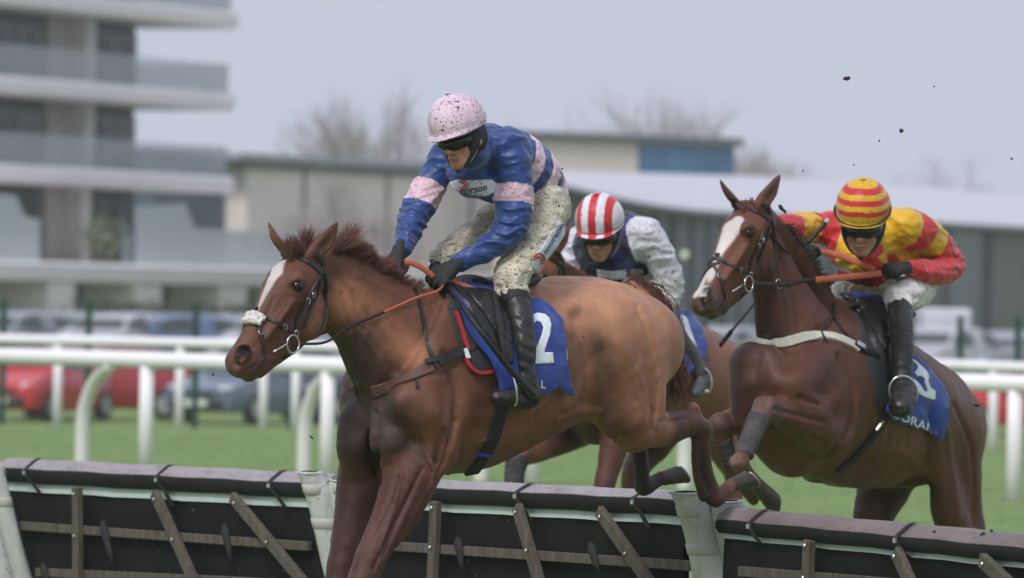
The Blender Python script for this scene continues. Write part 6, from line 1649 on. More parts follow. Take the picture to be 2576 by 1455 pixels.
# ---- whips
M_whip = plain('black_whip', (.014, .014, .015), .4, .3, 60, bmp=.4)
def whip(pts, lab, w=.0045, flap=True):
    P = [np.array(p) for p in pts]; root = empty('whip', P[0], label=lab, cat='whip', group='whips')
    rope('shaft', P, w * .9, M_whip, root, flat=1.0, taper=w * 1.3)
    d = nrm(P[-1] - P[-2]); rope('flap', [P[-1] - d * .09, P[-1] - d * .02, P[-1] + d * .01], w * 2.4, M_leather, root, flat=.35)
    d0 = nrm(P[1] - P[0]); rope('handle', [P[0] - d0 * .16, P[0] - d0 * .02], w * 2.0, M_leather, root, flat=1.0)
    mb = MB(); mb.tube([P[0] - d0 * .175, P[0] - d0 * .155], [w * 2.6, w * 2.6], 10); mb.build('cap', M_steel, root, 'auto')
    return root
whip([R1.hp(1130, 722, 60), R1.hp(1200, 822, 215), R1.hp(1280, 925, 232), R1.hp(1341, 994, 238)], 'black whip held down along the boot of the front rider', .0100)
whip([R3.hp(2022, 622, -70), R3.hp(1960, 690, -110), R3.hp(1880, 785, -150), R3.hp(1814, 866, -170)], 'black whip carried in the far hand of the rider in red and yellow', .0055)

# ---- saddle cloths, pads, saddles, girths
def cloth_set(rig, horse, B, pad, clothp, flap, lab, sc, front=None):
    rootc = empty('saddle_cloth', rig.hp(*clothp[0], 0), label=lab[0], cat='saddle cloth', group='saddle cloths')
    if pad: drape('felt_pad', pad, B, M_pad, rootc, .010, .008, 9, 4, puff=.004, curve='c')
    cl = drape('cloth', clothp, B, M_cloth, rootc, .022, .003, 7, 3, puff=.004, ruf=.022)
    roots = empty('saddle', rig.hp(*flap[0], 0), label=lab[1], cat='saddle', group='saddles')
    return rootc, cl, roots
pad1 = [(1116, 726), (1128, 790), (1146, 850), (1160, 892), (1172, 925), (1198, 942), (1232, 938), (1262, 900), (1262, 740), (1190, 722)]
cl1 = [(1122, 728), (1150, 724), (1200, 722), (1260, 735), (1330, 768), (1348, 766), (1375, 781), (1404, 812), (1405, 850), (1412, 895), (1418, 950), (1432, 995), (1405, 982), (1390, 970), (1368, 986), (1345, 990), (1300, 985), (1262, 982), (1246, 990), (1240, 955), (1222, 915), (1190, 872), (1160, 822), (1140, 775)]
wh1 = [(1380, 800), (1402, 830), (1412, 850), (1421, 885), (1422, 905), (1414, 912), (1400, 900)]
drape('fleece_numnah', wh1, B1, M_fleece, None, .014, .01, 6, 3, curve='c')
nm = bpy.data.objects['fleece_numnah']
sc1, clo1, sad1 = cloth_set(R1, horse1, B1, pad1, cl1, [(1200, 740)], ('blue saddle cloth with a large white 2 on the front horse', 'black racing saddle under the rider in blue'), 640)
nm.parent = sc1; nm.matrix_parent_inverse = sc1.matrix_world.inverted()
BC1 = bvh_of(clo1)
strap('red_binding', [(1140, 790), (1150, 822), (1162, 860), (1170, 882)], 9, B1, M_redtrim, sc1, lift=.020, thick=.006)
strap('red_binding', [(1166, 905), (1176, 925), (1198, 940), (1231, 936)], 9, B1, M_redtrim, sc1, lift=.018, thick=.008)
strap('white_tag', [(1163, 880), (1172, 905)], 12, B1, M_print, sc1, lift=.020, thick=.004)
num = [(1331, 806), (1340, 792), (1352, 788), (1370, 791), (1381, 800), (1386, 815), (1384, 840), (1376, 862), (1368, 887), (1390, 887), (1393, 914), (1334, 917), (1334, 896), (1349, 872), (1362, 842), (1366, 824), (1360, 812), (1350, 808), (1342, 815)]
drape('number_two', num, BC1, M_print, sc1, .0035, .001, 5, 1)
print_on('lettering', 'CORAL', (1292, 972), (24, 1.5), (-1, -27), BC1, M_print, sc1)
ps = drape('flap', [(1138, 716), (1170, 728), (1215, 730), (1252, 742), (1272, 785), (1285, 835), (1287, 915), (1262, 902), (1236, 862), (1205, 822), (1170, 770)], BC1, M_saddle, sad1, .010, .008, 8, 4, puff=.006, curve='c')
drape('flap', [(1176, 734), (1218, 732), (1250, 748), (1262, 790), (1268, 850), (1250, 842), (1222, 800)], bvh_of(ps), M_saddle, sad1, .010, .006, 8, 3, puff=.006, curve='c')
F = Field(R1.hp(1240, 700, 0) - .42, R1.hp(1240, 700, 0) + .42, .008)
chain_on(F, R1, [(1150, 722, 0, 17, 2.0), (1178, 716, 0, 26, 2.1), (1215, 722, 0, 25, 2.4), (1270, 716, 0, 24, 3.0), (1312, 700, 0, 24, 2.8)], .01)
pts, qd = F.extract(None, 2); mesh_np('seat', pts, qd, M_saddle, sad1)
for sgn, path in ((1, [(1236, 740), (1244, 800), (1262, 880), (1280, 932)]),): strap('stirrup_leather', path, 13, bvh_of(ps), M_leather, sad1, lift=.016, thick=.005)
gi1 = empty('girth', R1.hp(1225, 1120, 100), label='black elastic girth under the belly of the front horse', cat='girth', group='girths')
strap('girth_band', [(1270, 955), (1262, 1010), (1252, 1060), (1236, 1110), (1212, 1152), (1186, 1188)], 40, B1, M_elastic, gi1, lift=.005, thick=.008, mirror=R1)
strap('keeper', [(1196, 1138), (1232, 1142)], 9, B1, plain('blue_tape', S(30, 60, 170), .6), gi1, lift=.014, thick=.003)
bg1 = empty('breast_girth', R1.hp(1040, 945, 100), label='brown and black leather breast girth on the front horse', cat='breast girth', group='breast girths')
strap('breast_band', [(938, 985), (965, 978), (990, 968), (1040, 946), (1083, 922), (1122, 900)], 30, B1, M_brownl, bg1, lift=.004, thick=.007, mirror=R1)
strap('girth_strap', [(1098, 912), (1122, 898), (1160, 882), (1208, 860)], 26, B1, M_leather, bg1, lift=.013, thick=.006)
strap('girth_strap', [(1068, 915), (1098, 906), (1116, 900)], 14, B1, M_leather, bg1, lift=.016, thick=.005)
strap('neck_strap', [(1010, 680), (1028, 694), (1046, 737), (1064, 810), (1076, 868)], 10, B1, M_leather, bg1, lift=.005, thick=.005, mirror=R1)
strap('neck_strap', [(1076, 868), (1084, 895), (1096, 928)], 12, B1, M_leather, bg1, lift=.012, thick=.005)
strap('strap_end', [(1048, 958), (1050, 978)], 8, B1, M_leather, bg1, lift=.008, thick=.005)

def stirrup(c, ax_, up_, w, h, lab=None, parent=None, m=M_steel):
    mb = MB(); P = []
    for t in np.linspace(-.5, math.pi + .5, 25): P.append(c + ax_ * math.cos(t) * w + up_ * (math.sin(t) * h))
    mb.tube(P, .0058, 8); mb.tube([P[0], P[-1]], .010, 8, Q=.5); return mb.build('stirrup_iron', m, parent, True)
stirrup(R1.hp(1284, 988, 205), nrm(R1.L * .9 + R1.F * .3), nrm(Z3 + .15 * R1.F), .052, .088, parent=sad1)

# right hand horse
pad3 = [(2110, 742), (2135, 762), (2154, 815), (2168, 880), (2186, 950), (2200, 1012), (2212, 1030), (2240, 1000), (2250, 900), (2236, 780), (2180, 745)]
cl3 = [(2130, 748), (2200, 755), (2262, 860), (2288, 902), (2332, 938), (2360, 974), (2374, 1006), (2370, 1050), (2358, 1104), (2338, 1090), (2304, 1074), (2232, 1054), (2214, 1030), (2230, 980), (2222, 930), (2196, 880), (2166, 810)]
cl3b = [(2340, 960), (2372, 990), (2386, 1020), (2386, 1046), (2376, 1068), (2352, 1082), (2330, 1060)]
sc3, clo3, sad3 = cloth_set(R3, horse3, B3, pad3, cl3, [(2200, 780)], ('blue saddle cloth with a folded white number on the bay horse at the right', 'black racing saddle under the rider in red and yellow'), 543)
drape('felt_pad', cl3b, B3, M_pad, sc3, .009, .010, 7, 3, curve='c')
BC3 = bvh_of(clo3)
f3 = lambda L_: [(2180.2 + .2075 * x * 1.0 * 1.4907 / 1.4907, 838.5 + .2075 * y) for x, y in L_]
drape('number', f3([(520, 290), (600, 345), (632, 372), (722, 460), (750, 520), (742, 582), (770, 660), (830, 706), (826, 806), (790, 806), (700, 775), (632, 735), (600, 660), (560, 600), (480, 550), (500, 520), (560, 545), (640, 620), (690, 700), (722, 716), (730, 690), (700, 610), (696, 545), (650, 520), (606, 528), (576, 480), (618, 420), (600, 375), (530, 320)]), BC3, M_print, sc3, .0035, .001, 4, 1)
print_on('lettering', 'CORAL', (2240, 1046), (31, 13.6), (5, -31), BC3, M_print, sc3)
print_on('emblem', '*', (2349, 1094), (18, 8), (3, -18), BC3, M_printo, sc3)
ps3 = drape('flap', [(2120, 742), (2180, 752), (2230, 768), (2250, 822), (2248, 930), (2226, 960), (2204, 935), (2188, 870), (2166, 800)], BC3, M_saddle, sad3, .012, .008, 8, 4, puff=.006, curve='c')
drape('flap', [(2150, 752), (2200, 758), (2228, 790), (2236, 860), (2222, 880), (2196, 830)], bvh_of(ps3), M_saddle, sad3, .010, .006, 8, 3, puff=.006, curve='c')
F = Field(R3.hp(2200, 760, 0) - .42, R3.hp(2200, 760, 0) + .42, .009)
chain_on(F, R3, [(2118, 772, 0, 15, 2.0), (2142, 762, 0, 23, 2.1), (2172, 775, 0, 22, 2.4), (2220, 790, 0, 22, 2.8), (2252, 790, 0, 22, 2.8)], .01)
pts, qd = F.extract(None, 2); mesh_np('seat', pts, qd, M_saddle, sad3)
gi3 = empty('girth', R3.hp(2170, 1110, 100), label='black girth with a steel buckle under the belly of the bay horse', cat='girth', group='girths')
strap('girth_band', [(2240, 1010), (2232, 1040), (2204, 1084), (2172, 1124), (2138, 1160), (2106, 1186)], 26, B3, M_elastic, gi3, lift=.005, thick=.008, sc=543, mirror=R3)
strap('buckle', [(2218, 1056), (2200, 1080)], 9, B3, M_steel, gi3, lift=.014, thick=.003, sc=543)
bg3 = empty('breast_girth', R3.hp(2000, 860, 60), label='wide cream breast girth across the bay horse', cat='breast girth', group='breast girths')
strap('breast_band', [(1888, 852), (1902, 858), (1928, 864), (1972, 862), (2027, 847), (2064, 845), (2101, 849), (2138, 864), (2160, 877)], 25, B3, M_cream, bg3, lift=.005, thick=.007, sc=543, mirror=R3)
strap('girth_strap', [(2146, 866), (2170, 884), (2200, 898), (2226, 912)], 13, B3, M_leather, bg3, lift=.014, thick=.005, sc=543)
strap('buckle', [(2150, 866), (2170, 878)], 15, B3, M_steel, bg3, lift=.018, thick=.003, sc=543)
strap('neck_strap', [(2092, 762), (2098, 775), (2094, 793), (2106, 815), (2122, 838), (2150, 860)], 7, B3, M_leather, bg3, lift=.005, thick=.005, sc=543, mirror=R3)
strap('neck_strap', [(2094, 793), (2078, 812), (2067, 832), (2070, 848), (2077, 864)], 5, B3, M_leather, bg3, lift=.012, thick=.004, sc=543)
strap('rein_end', [(1935, 590), (1952, 610), (1968, 628), (1984, 638)], 4, B3, M_leather, bg3, lift=.006, thick=.004, sc=543)
rope('loose_strap', [surf(R3, 2012, 1172, B3, .01), R3.hp(2016, 1192, 30), R3.hp(2030, 1208, 20), R3.hp(2062, 1214, 10), R3.hp(2075, 1205, 10)], .004, M_leather, gi3)
stirrup(R3.hp(2272, 986, 250), nrm(R3.L * .75 - R3.F * .66), nrm(Z3 + .1 * R3.F), .066, .072, parent=sad3)
# bandage boots on the forelegs of the bay
M_wrap = plain('grey_brushing_boot', (.055, .052, .055), .75, .5, 14, bmp=.8)
def legwrap(rig, pts, horse, lab):
    P = [rig.hp(*p[:3]) for p in pts]; F = Field(np.min(P, 0) - .07, np.max(P, 0) + .07, .005)
    chain_on(F, rig, pts, .005); d = nrm(P[-1] - P[0]); F.cut(P[0], -d); F.cut(P[-1], d)
    q, f = F.extract(lambda X: .0012 * np.sin(((X - P[0]) @ d) * 190 + 3 * vnoise(X, 14, 2)) + .003 * fbm(X, 40, 2, 3), 1)
    o = mesh_np('brushing_boot', q, f, M_wrap, None); return tag(o, lab, 'leg boot', 'leg boots on the horses')
legwrap(R3, [(1910, 1052, 92, 29), (1890, 1098, 92, 26), (1870, 1148, 92, 24)], horse3, 'grey muddy leg boot on the near foreleg of the bay horse')
legwrap(R3, [(1816, 1100, -88, 25), (1833, 1160, -88, 21), (1840, 1180, -88, 21)], horse3, 'dark leg boot on the far foreleg of the bay horse')
legwrap(R2, [(1302, 1146, -76, 30), (1294, 1200, -76, 25), (1290, 1250, -76, 25)], horse2, 'dark leg boot seen under the belly of the front horse')

# horse in the middle: cloth and saddle
sc2 = empty('saddle_cloth', R2.hp(1730, 830, 0), label='blue saddle cloth with a white number behind the rider in navy', cat='saddle cloth', group='saddle cloths')
cl2 = drape('cloth', [(1640, 800), (1690, 792), (1735, 800), (1760, 835), (1768, 880), (1764, 905), (1700, 960), (1640, 980), (1620, 900)], B2, M_cloth, sc2, .022, .003, 7, 3, ruf=.015)
drape('number', [(1712, 792), (1728, 800), (1740, 840), (1752, 872), (1742, 880), (1722, 870), (1716, 840)], bvh_of(cl2), M_print, sc2, .0035, .001, 5, 1)
sd2 = empty('saddle', R2.hp(1640, 790, 0), label='black racing saddle under the rider in navy', cat='saddle', group='saddles')
F = Field(R2.hp(1640, 790, 0) - .4, R2.hp(1640, 790, 0) + .4, .01)
chain_on(F, R2, [(1560, 790, 0, 14, 2.0), (1585, 780, 0, 20, 2.1), (1630, 790, 0, 20, 2.6), (1670, 795, 0, 20, 2.6)], .01)
pts, qd = F.extract(None, 2); mesh_np('seat', pts, qd, M_saddle, sd2)
strap('flap', [(1640, 810), (1655, 860), (1665, 900)], 60, bvh_of(cl2), M_saddle, sd2, lift=.01, thick=.008, sc=501)
stirrup(R2.hp(1762, 965, 150), nrm(R2.L * .8 - R2.F * .6), Z3, .055, .08, parent=sd2)

# ---- print on the clothes of the front rider
BS1 = bvh_of(J1s); BB1 = bvh_of(J1b)
M_label = cloth('white_sponsor_patch', .9, .6, .3, base=S(216, 216, 226), wfreq=6); M_navyp = plain('navy_print', S(34, 50, 96), .6, .15, 60); M_redp = plain('red_print', S(190, 44, 56), .6, .15, 60); M_bluep = plain('blue_print', S(40, 84, 160), .6, .15, 60)
pa = drape('sponsor_patch', [(1130, 458), (1146, 452), (1190, 454), (1236, 452), (1249, 462), (1244, 484), (1222, 494), (1196, 492), (1160, 482), (1138, 474)], BS1, M_label, J1s, .004, .002, 6, 2)
BP1 = bvh_of(pa)
print_on('lettering', 'morson', (1152, 492), (23, -4), (4, -27), BP1, M_navyp, J1s, lift=.003)
def ring2d(c, ax, ay, r, n=22, a0=0, a1=6.2832): return [(c[0] + ax[0] * r * math.cos(t) + ay[0] * r * math.sin(t), c[1] + ax[1] * r * math.cos(t) + ay[1] * r * math.sin(t)) for t in np.linspace(a0, a1, n)]
def emblem(c, ax, ay, r, bvh, sc, m, parent):
    mb = MB()
    strap('e', ring2d(c, ax, ay, r, 14, -2.4, 2.4), 3.6, bvh, m, None, .003, .001, sc=sc, n=3, mb=mb)
    strap('e', ring2d((c[0] - ax[0] * r * .1, c[1] - ax[1] * r * .1), ax, ay, r * .5, 10, -1.8, 2.0), 3.2, bvh, m, None, .003, .001, sc=sc, n=3, mb=mb)
    mb.build('emblem', m, parent)
emblem((1165, 466), (1, -.1), (.1, 1), 11, BP1, 640, M_redp, J1s)
pb = drape('sponsor_patch', [(1340, 648), (1362, 620), (1385, 585), (1405, 556), (1420, 566), (1420, 590), (1398, 625), (1368, 662), (1352, 684), (1338, 676)], BB1, M_label, J1b, .004, .002, 6, 2)
BP2 = bvh_of(pb)
print_on('lettering', 'morson', (1374, 640), (14.5, -23.5), (-15, -9), BP2, M_bluep, J1b, lift=.003)
emblem((1356, 652), (.5, -.8), (.8, .5), 14, BP2, 640, M_redp, J1b)
# breast print of the other two riders
BS2 = bvh_of(J2s); pc = drape('sponsor_patch', [(1502, 678), (1540, 682), (1590, 676), (1612, 672), (1622, 686), (1590, 700), (1540, 704), (1505, 700)], BS2, M_label, J2s, .004, .002, 7, 2)
BS3 = bvh_of(J3s)
try:
    pd_ = drape('sponsor_patch', [(2108, 676), (2150, 690), (2200, 700), (2196, 722), (2150, 712), (2112, 700)], BS3, plain('red_sponsor_patch', S(150, 32, 44), .6), J3s, .004, .002, 7, 2)
except RuntimeError: pass
# ================================================================== hurdles
M_cap = plain('grey_vinyl_cap', S(152, 144, 147), .45, .10, 5, bmp=.15); M_capb = plain('brown_vinyl_cap', S(112, 98, 94), .4, .22, 3, bmp=.2)
for _m in (M_cap, M_capb):
    _nt, _p = nodes(_m); _l = _p.inputs['Base Color'].links[0].from_socket; _v = coords(_nt)
    _c = mixc(_nt, ramp(_nt, noise(_nt, coords(_nt, (1, 1, 6)), 7, 6, .7), [(.5, 0.0), (.75, .6)]), _l, (.05, .04, .034)); _nt.links.new(specks(_nt, _v, [(28, .22, .5), (70, .35, .5)], _c), _p.inputs['Base Color'])
M_dark = plain('dark_foam_face', (.014, .014, .014), .8, .3, 12, bmp=.4, spec=.2); M_pale = plain('pale_green_strip', S(186, 198, 194), .55, .07, 10, bmp=.15)
M_mat = mat('black_rubber_mat'); _nt, _p = nodes(M_mat); _v = coords(_nt); _nt.links.new(specks(_nt, _v, [(30, .12, .3), (9, .08, .3)], ramp(_nt, noise(_nt, _v, 5, 5), [(.3, (.005, .0053, .0053)), (.7, (.012, .0122, .0122))]), (.2, .21, .2)), _p.inputs['Base Color']); _p.inputs['Roughness'].default_value = .75; _p.inputs['Specular IOR Level'].default_value = .18
M_wood = mat('weathered_wood'); _nt, _p = nodes(M_wood); _v = coords(_nt, (8, 8, 1)); _n = noise(_nt, _v, 5, 6, .65)
_nt.links.new(ramp(_nt, _n, [(.25, (.045, .036, .028)), (.5, (.095, .078, .06)), (.75, (.16, .135, .11))]), _p.inputs['Base Color']); _p.inputs['Roughness'].default_value = .85; bump(_nt, _p, _n, .5, .01)
M_strap = plain('black_webbing_strap', (.012, .012, .013), .7, .3, 60, bmp=.4); M_bolt = plain('zinc_bolt', (.6, .62, .62), .35, .1, 30, metal=.8)
M_wpad = mat('white_pvc_padding'); _nt, _p = nodes(M_wpad); _v = coords(_nt); _n = noise(_nt, _v, 4, 5, .6); _n2 = noise(_nt, coords(_nt, (14, 14, 3)), 1, 4)
_c = mixc(_nt, ramp(_nt, _n, [(.55, 0.0), (.8, .75)]), (.56, .57, .56), (.36, .30, .24)); _c = mixc(_nt, 1.0, _c, ramp(_nt, _n2, [(.3, .82), (.7, 1.08)]), 'MULTIPLY')
_c = specks(_nt, coords(_nt), [(60, .3, .4), (25, .15, .3)], _c, (.12, .09, .07)); _nt.links.new(_c, _p.inputs['Base Color']); _p.inputs['Roughness'].default_value = .42; bump(_nt, _p, mth(_nt, 'ADD', _n2, _n), .6, .02)
M_tape = plain('grubby_tape', S(186, 182, 176), .6, .12, 20)
def dline(u): return 34.0 - 8.2 * u / 2576
def hurdle(lab, uL, uR, L, Rr, cap, battens, rails, straps, ties, extra_cut=None):
    """L/Rr: picture heights of the edges (top, under the cap, under the foam, under the strip) at both ends"""
    PL = Plane(uL, dline(uL), uR, dline(uR)); at = PL.at
    a = [at(uL, v) for v in L]; b = [at(uR, v) for v in Rr]
    root = empty('hurdle', (*PL.P((a[0][0] + b[0][0]) / 2, 0, 0)[:2], 0), label=lab, cat='hurdle', group='hurdle panels of the flight')
    x0, x1 = a[0][0], b[0][0]
    def strip(name, prof, m, za, zb, n=14):
        """prof: (towards viewer, up) polygon swept from left to right; za/zb heights at the ends"""
        mb = MB(); vs = []; k = len(prof)
        for i in range(n + 1):
            t = i / n; z = za + (zb - za) * t; x = x0 + (x1 - x0) * t; j = .0025 * math.sin(i * 2.1)
            vs += [PL.P(x, p[0] + j, z + p[1] + j) for p in prof]
        fs = [(i * k + q, i * k + (q + 1) % k, (i + 1) * k + (q + 1) % k, (i + 1) * k + q) for i in range(n) for q in range(k)] + [tuple(range(k)), tuple(n * k + q for q in range(k))[::-1]]
        mb.add(vs, fs); return mb.build(name, m, root, 'auto')
    hc = a[0][2] - a[1][2]; hf = a[1][2] - a[2][2]; hs_ = a[2][2] - a[3][2]
    za, zb = a[0][2], b[0][2]
    strip('top_cap', [(-.10, -.02), (-.085, -.004), (-.02, .0), (.0, -.006), (.042, -hc + .004), (.040, -hc), (-.10, -hc)], cap, za, zb)
    strip('foam_face', [(-.08, -hc - .001), (.041, -hc - .001), (.047, -hc - .012), (.045, -hc - hf * .6), (.030, -hc - hf), (-.08, -hc - hf)], M_dark, za, zb)
    strip('pale_strip', [(-.02, -hc - hf - .001), (.012, -hc - hf - .001), (.016, -hc - hf - hs_), (-.02, -hc - hf - hs_)], M_pale, za, zb)
    zm = -hc - hf - hs_ - .001
    mb = MB(); vs = []; N = 24; M = 8
    for i in range(N + 1):
        for j in range(M + 1):
            t = i / N; z1 = za + (zb - za) * t + zm; vs.append(PL.P(x0 + (x1 - x0) * t, .004 + .006 * math.sin(i * 1.3 + j * .7), z1 * (1 - j / M)))
    nn = len(vs); vs += [v - PL.N * .03 for v in vs]
    mb.add(vs, [(i * (M + 1) + j, i * (M + 1) + j + 1, (i + 1) * (M + 1) + j + 1, (i + 1) * (M + 1) + j) for i in range(N) for j in range(M)] + [(nn + i * (M + 1) + j, nn + (i + 1) * (M + 1) + j, nn + (i + 1) * (M + 1) + j + 1, nn + i * (M + 1) + j + 1) for i in range(N) for j in range(M)])
    mb.build('rubber_mat', M_mat, root, True)
    def bar(nm, p, q, w, off, m, th=.022, par=root):
        A = np.array(at(*p, off)); B = np.array(at(*q, off)); A = PL.P(A[0], off, A[2]); B = PL.P(B[0], off, B[2]); d = B - A; ln = np.linalg.norm(d); d /= ln; s_ = np.cross(d, PL.N)
        mb = MB(); mb.box((A + B) / 2 + PL.N * th / 2, (w, th, ln), np.array([s_, PL.N, d]).T, min(.003, th / 3)); return mb.build(nm, m, par), A, B, d
    for (p, q) in rails: bar('wooden_rail', p, q, .042, .020, M_wood, .026)
    for (p, q, w) in battens:
        # the batten goes on down to the ground
        d = ((q[0] - p[0]) / (q[1] - p[1])); q2 = (q[0] + d * 330, q[1] + 330)
        o, A, B, dd = bar('wooden_batten', p, q2, w, .048, M_wood, .03)
        for t in (.03, .22): mb = MB(); c = A + (B - A) * t + PL.N * .036; mb.tube([c, c + PL.N * .004], [.008, .006], 8); mb.build('bolt', M_bolt, o)
    for (u0, v0, u1, v1) in straps:
        A = PL.P(*[at(u0, v0)[0], 0, 0]); x = at(u0, v0)[0]; xe = at(u1, v1)[0]; zt = za + (zb - za) * (x - x0) / (x1 - x0); ze = at(u1, v1)[2]
        P = [PL.P(x + .03, -.08, zt + .004), PL.P(x + .01, -.015, zt + .005), PL.P(x, .018, zt - hc * .35), PL.P(x - .012, .048, zt - hc), PL.P(x, .056, zt - hc - hf * .4), PL.P(x + (xe - x) * .6, .050, zt - hc - hf), PL.P(xe, .036, ze)]
        C = catmull(np.array(P), 3); mb = MB(); vs = []; w = .017
        for i, c in enumerate(C): vs += [c - PL.X * w, c + PL.X * w, c + PL.X * w - PL.N * .006, c - PL.X * w - PL.N * .006]
        mb.add(vs, [(i * 4 + k, i * 4 + (k + 1) % 4, (i + 1) * 4 + (k + 1) % 4, (i + 1) * 4 + k) for i in range(len(C) - 1) for k in range(4)] + [(0, 1, 2, 3), tuple(len(vs) - 4 + k for k in range(4))]); so_ = mb.build('strap', M_strap, root)
        mb = MB(); c = PL.P(x + .002, .060, zt - hc - hf * .25); mb.box(c, (.022, .006, .018), PL.R); mb.build('strap_buckle', M_bolt, so_)
    for (u0, v0, u1, v1) in ties:
        P = [PL.P(*(lambda q: (q[0], .055, q[2]))(at(u0 + (u1 - u0) * t, v0 + (v1 - v0) * t))) for t in (0, .2, .45, .7, 1)]
        R_ = [.010, .024, .020, .014, .004]; mb = MB(); mb.tube(P, R_, 7, Q=.5); mb.build('tie', M_strap, root, True)
    return PL, root
PA, hA = hurdle('left hurdle panel with a grey cap, upright batten and two slanting battens', 14, 838, (1152, 1178, 1212, 1234), (1192, 1214, 1252, 1272), M_cap,
 [((201, 1226), (203, 1455), .062), ((396, 1240), (492, 1455), .055), ((592, 1250), (762, 1455), .052)], [((60, 1323), (786, 1375)), ((100, 1440), (830, 1473))],
 [(88, 1160, 116, 1242), (420, 1175, 448, 1272), (704, 1188, 734, 1278)], [(282, 1310, 310, 1420), (590, 1318, 608, 1415), (132, 1418, 150, 1490)])
PB, hB = hurdle('middle hurdle panel behind the forelegs of the front horse', 862, 1726, (1196, 1217, 1253, 1273), (1236, 1258, 1294, 1317), M_cap,
 [((1104, 1262), (1096, 1455), .062), ((1309, 1274), (1362, 1455), .058), ((1516, 1286), (1634, 1455), .055)], [((900, 1368), (1750, 1424)), ((940, 1488), (1760, 1536))],
 [(1326, 1222, 1350, 1310), (1622, 1238, 1650, 1330), (960, 1205, 985, 1290)], [(1514, 1366, 1536, 1440), (1180, 1352, 1192, 1436)])
PC_, hC = hurdle('right hurdle panel with a brownish cap nearest the camera', 1826, 2640, (1276, 1308, 1341, 1354), (1350, 1378, 1416, 1440), M_capb,
 [((2045, 1360), (2040, 1455), .062), ((2264, 1388), (2294, 1455), .058), ((2480, 1408), (2530, 1455), .055)], [((1870, 1438), (2650, 1500)), ((1900, 1560), (2660, 1620))],
 [(1916, 1285, 1934, 1368), (2286, 1322, 2306, 1402)], [])
# padded uprights between the panels
def upright(lab, top, bot, d, w, lobes, flare=0):
    root = empty('padded_upright', (*W(bot[0], bot[1], d)[:2], 0), label=lab, cat='padded upright', group='padded uprights of the flight')
    T_ = W(*top, d); Bm = W(*bot, d + .05); dr = nrm(Bm - T_); sc = FPX / d
    for k in range(lobes):
        off = (k - (lobes - 1) / 2) * w / sc; r = w / sc * .56
        P = [T_ + RGT * off * (1 + flare * .35) + Z3 * (.01 - .035 * k), T_ + dr * .03 + RGT * off * (1 + flare * .2), T_ + dr * .12 + RGT * off, T_ + dr * .4 + RGT * off * .95, T_ + dr * 1.05 + RGT * off * .9]
        C = catmull(np.array(P), 5); Fd = MB(); n = 20; vs = []
        for i, c in enumerate(C):
            rr = r * (1.12 if i == 0 else 1.0); 
            for q in range(n):
                an = 2 * math.pi * q / n; w2 = 1 + .07 * math.sin(3 * an + i * .3) + .03 * math.sin(i * 1.1 + q)
                vs.append(c + (RGT * math.cos(an) + nrm(np.cross(RGT, dr)) * math.sin(an) * .8) * rr * w2)
        fs = [(i * n + q, i * n + (q + 1) % n, (i + 1) * n + (q + 1) % n, (i + 1) * n + q) for i in range(len(C) - 1) for q in range(n)]
        b = len(vs); c0 = C[0]
        for q in range(n):    # rolled rim and dark mouth
            an = 2 * math.pi * q / n; vs.append(c0 + Z3 * .004 + (RGT * math.cos(an) + nrm(np.cross(RGT, dr)) * math.sin(an) * .8) * r * .72)
        fs += [(q, b + q, b + (q + 1) % n, (q + 1) % n) for q in range(n)]
        Fd.add(vs, fs); cv = Fd.build('padded_cover', M_wpad, root, True)
        mb = MB(); cc = []
        for q in range(n): cc.append(vs[b + q] + dr * .05)
        mb.add([np.array(x) for x in vs[b:b + n]] + cc, [(q, (q + 1) % n, n + (q + 1) % n, n + q) for q in range(n)] + [tuple(range(n, 2 * n))]); mb.build('foam_core', M_dark, cv, True)
        for t in (.30, .62):     # lapped joints of the cover
            i = int(t * (len(C) - 1)); mb = MB(); n0 = nrm(np.cross(RGT, dr)); ring = []
            for h_, k_ in ((0, 1.0), (.002, 1.05), (.045, 1.055), (.047, 1.0)):
                for q in range(n):
                    an = 2 * math.pi * q / n; w2 = 1 + .07 * math.sin(3 * an + i * .3); ring.append(C[i] + dr * h_ + (RGT * math.cos(an) + n0 * math.sin(an) * .8) * r * w2 * k_)
            mb.add(ring, [(j * n + q, j * n + (q + 1) % n, (j + 1) * n + (q + 1) % n, (j + 1) * n + q) for j in range(3) for q in range(n)]); mb.build('cover_tape', M_tape, cv, True)
    return root
upright('white padded upright at the left edge of the flight, leaning', (-48, 1150), (66, 1560), dline(0) - .35, 46, 2)
upright('white padded upright between the left and middle panels, behind the foreleg', (818, 1194), (905, 1560), dline(820) - .25, 58, 2, 1)
upright('white padded upright between the middle and right panels, under the hind hooves', (1778, 1246), (1868, 1640), dline(1770) - .15, 76, 2, 1)

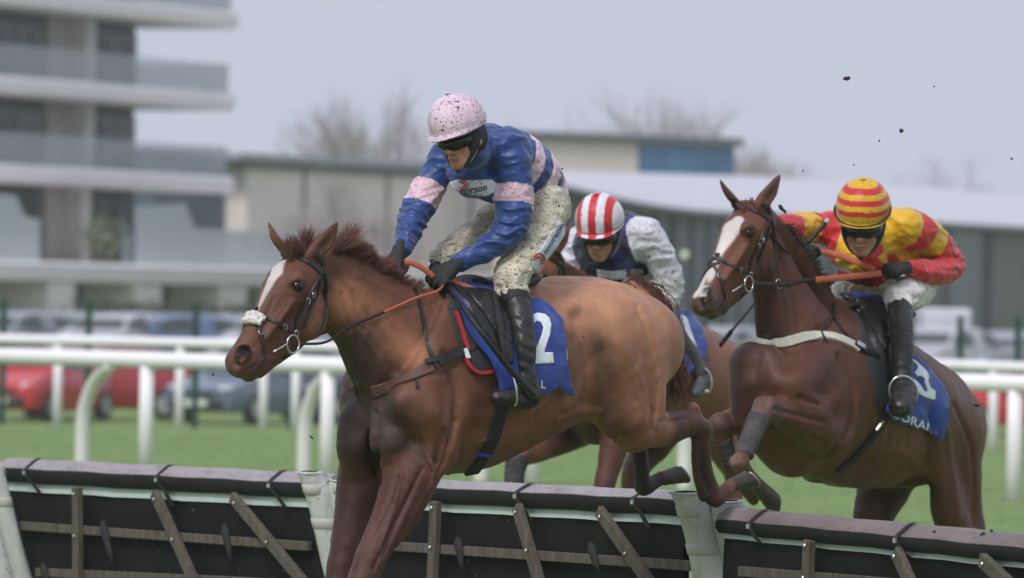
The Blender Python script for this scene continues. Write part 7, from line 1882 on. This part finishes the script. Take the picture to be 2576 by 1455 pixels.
# ================================================================== flying mud
M_mud = plain('wet_mud', (.022, .016, .012), .6, .4, 60, bmp=.6)
def clod(u, v, d, r, el=1.0, ang=0):
    c = W(u, v, d); bm = bmesh.new(); bmesh.ops.create_icosphere(bm, subdivisions=2, radius=1.0); rr = r / (FPX / d)
    for vx in bm.verts:
        p = np.array(vx.co); q = p * rr * (1 + .5 * vnoise(np.array([p * 1.0 + u]), 1.7, 3)[0] + .25 * vnoise(np.array([p + u]), 4, 5)[0]); q[0] *= el
        x, z = q[0] * math.cos(ang) - q[2] * math.sin(ang), q[0] * math.sin(ang) + q[2] * math.cos(ang); vx.co = (x, q[1], z)
    me = bpy.data.meshes.new('mud_clod'); bm.to_mesh(me); bm.free(); o = link('mud_clod', me, M_mud, None, True); o.location = V(c)
    return o
cl = [(2130, 198, 28, 5, 1.6, 0, 'flat clod of mud high in the sky at the upper right'), (2268, 330, 28, 5.5, 1, 0, 'largest round clod of mud in the sky above the right hand rider'), (2212, 355, 28, 2.6, 1, 0, 'small clod of mud left of the largest one'),
      (1966, 524, 29, 5, 1.6, -.8, 'ragged clod of mud beside the ear of the bay horse'), (1974, 532, 29, 3.4, 2.2, -.9, 'thin lower piece of the ragged clod beside the bay ear'), (535, 943, 27, 3, 1, 0, 'tiny clod of mud in front of the front horse muzzle'),
      (1414, 425, 28, 2.4, 1, 0, 'tiny clod of mud behind the back of the rider in blue'), (2545, 400, 28, 2.4, 1.5, 0, 'faint clod of mud at the right edge of the sky'), (2350, 218, 28, 1.6, 1.5, 0, 'faint speck of mud high at the right'), (2002, 178, 28, 1.2, 1, 0, 'faint speck of mud in the middle of the sky'),
      (2020, 430, 28, 2, 1, 0, 'speck of mud over the shed roof'), (2148, 415, 28, 2, 1, 0, 'speck of mud over the cap with hoops'), (1180, 1410, 26, 1.5, 2, .5, 'speck of mud before the middle hurdle'), (2458, 1020, 27, 4, 2.4, 0, 'long clod of mud by the rump of the bay horse'), (1878, 1450, 26, 2, 1, 0, 'speck of mud low by the right upright'),
      (783, 1100, 27, 2, 4, -.8, 'splinter of mud by the swan neck post'), (2090, 1180, 27, 2, 3, -.9, 'splinter of mud under the bay horse'), (2350, 1338, 25, 3, 1.5, 0, 'leftmost blob of mud over the right hurdle cap'), (2472, 1343, 25, 4.5, 1.5, .5, 'largest blob of mud over the right hurdle cap'), (2494, 1336, 25, 3.5, 1.3, 0, 'rightmost blob of mud over the right hurdle cap')]
for u, v, d, r, e_, a, lb in cl: tag(clod(u, v, d, r, e_, a), lb, 'mud', 'clods of mud in the air')
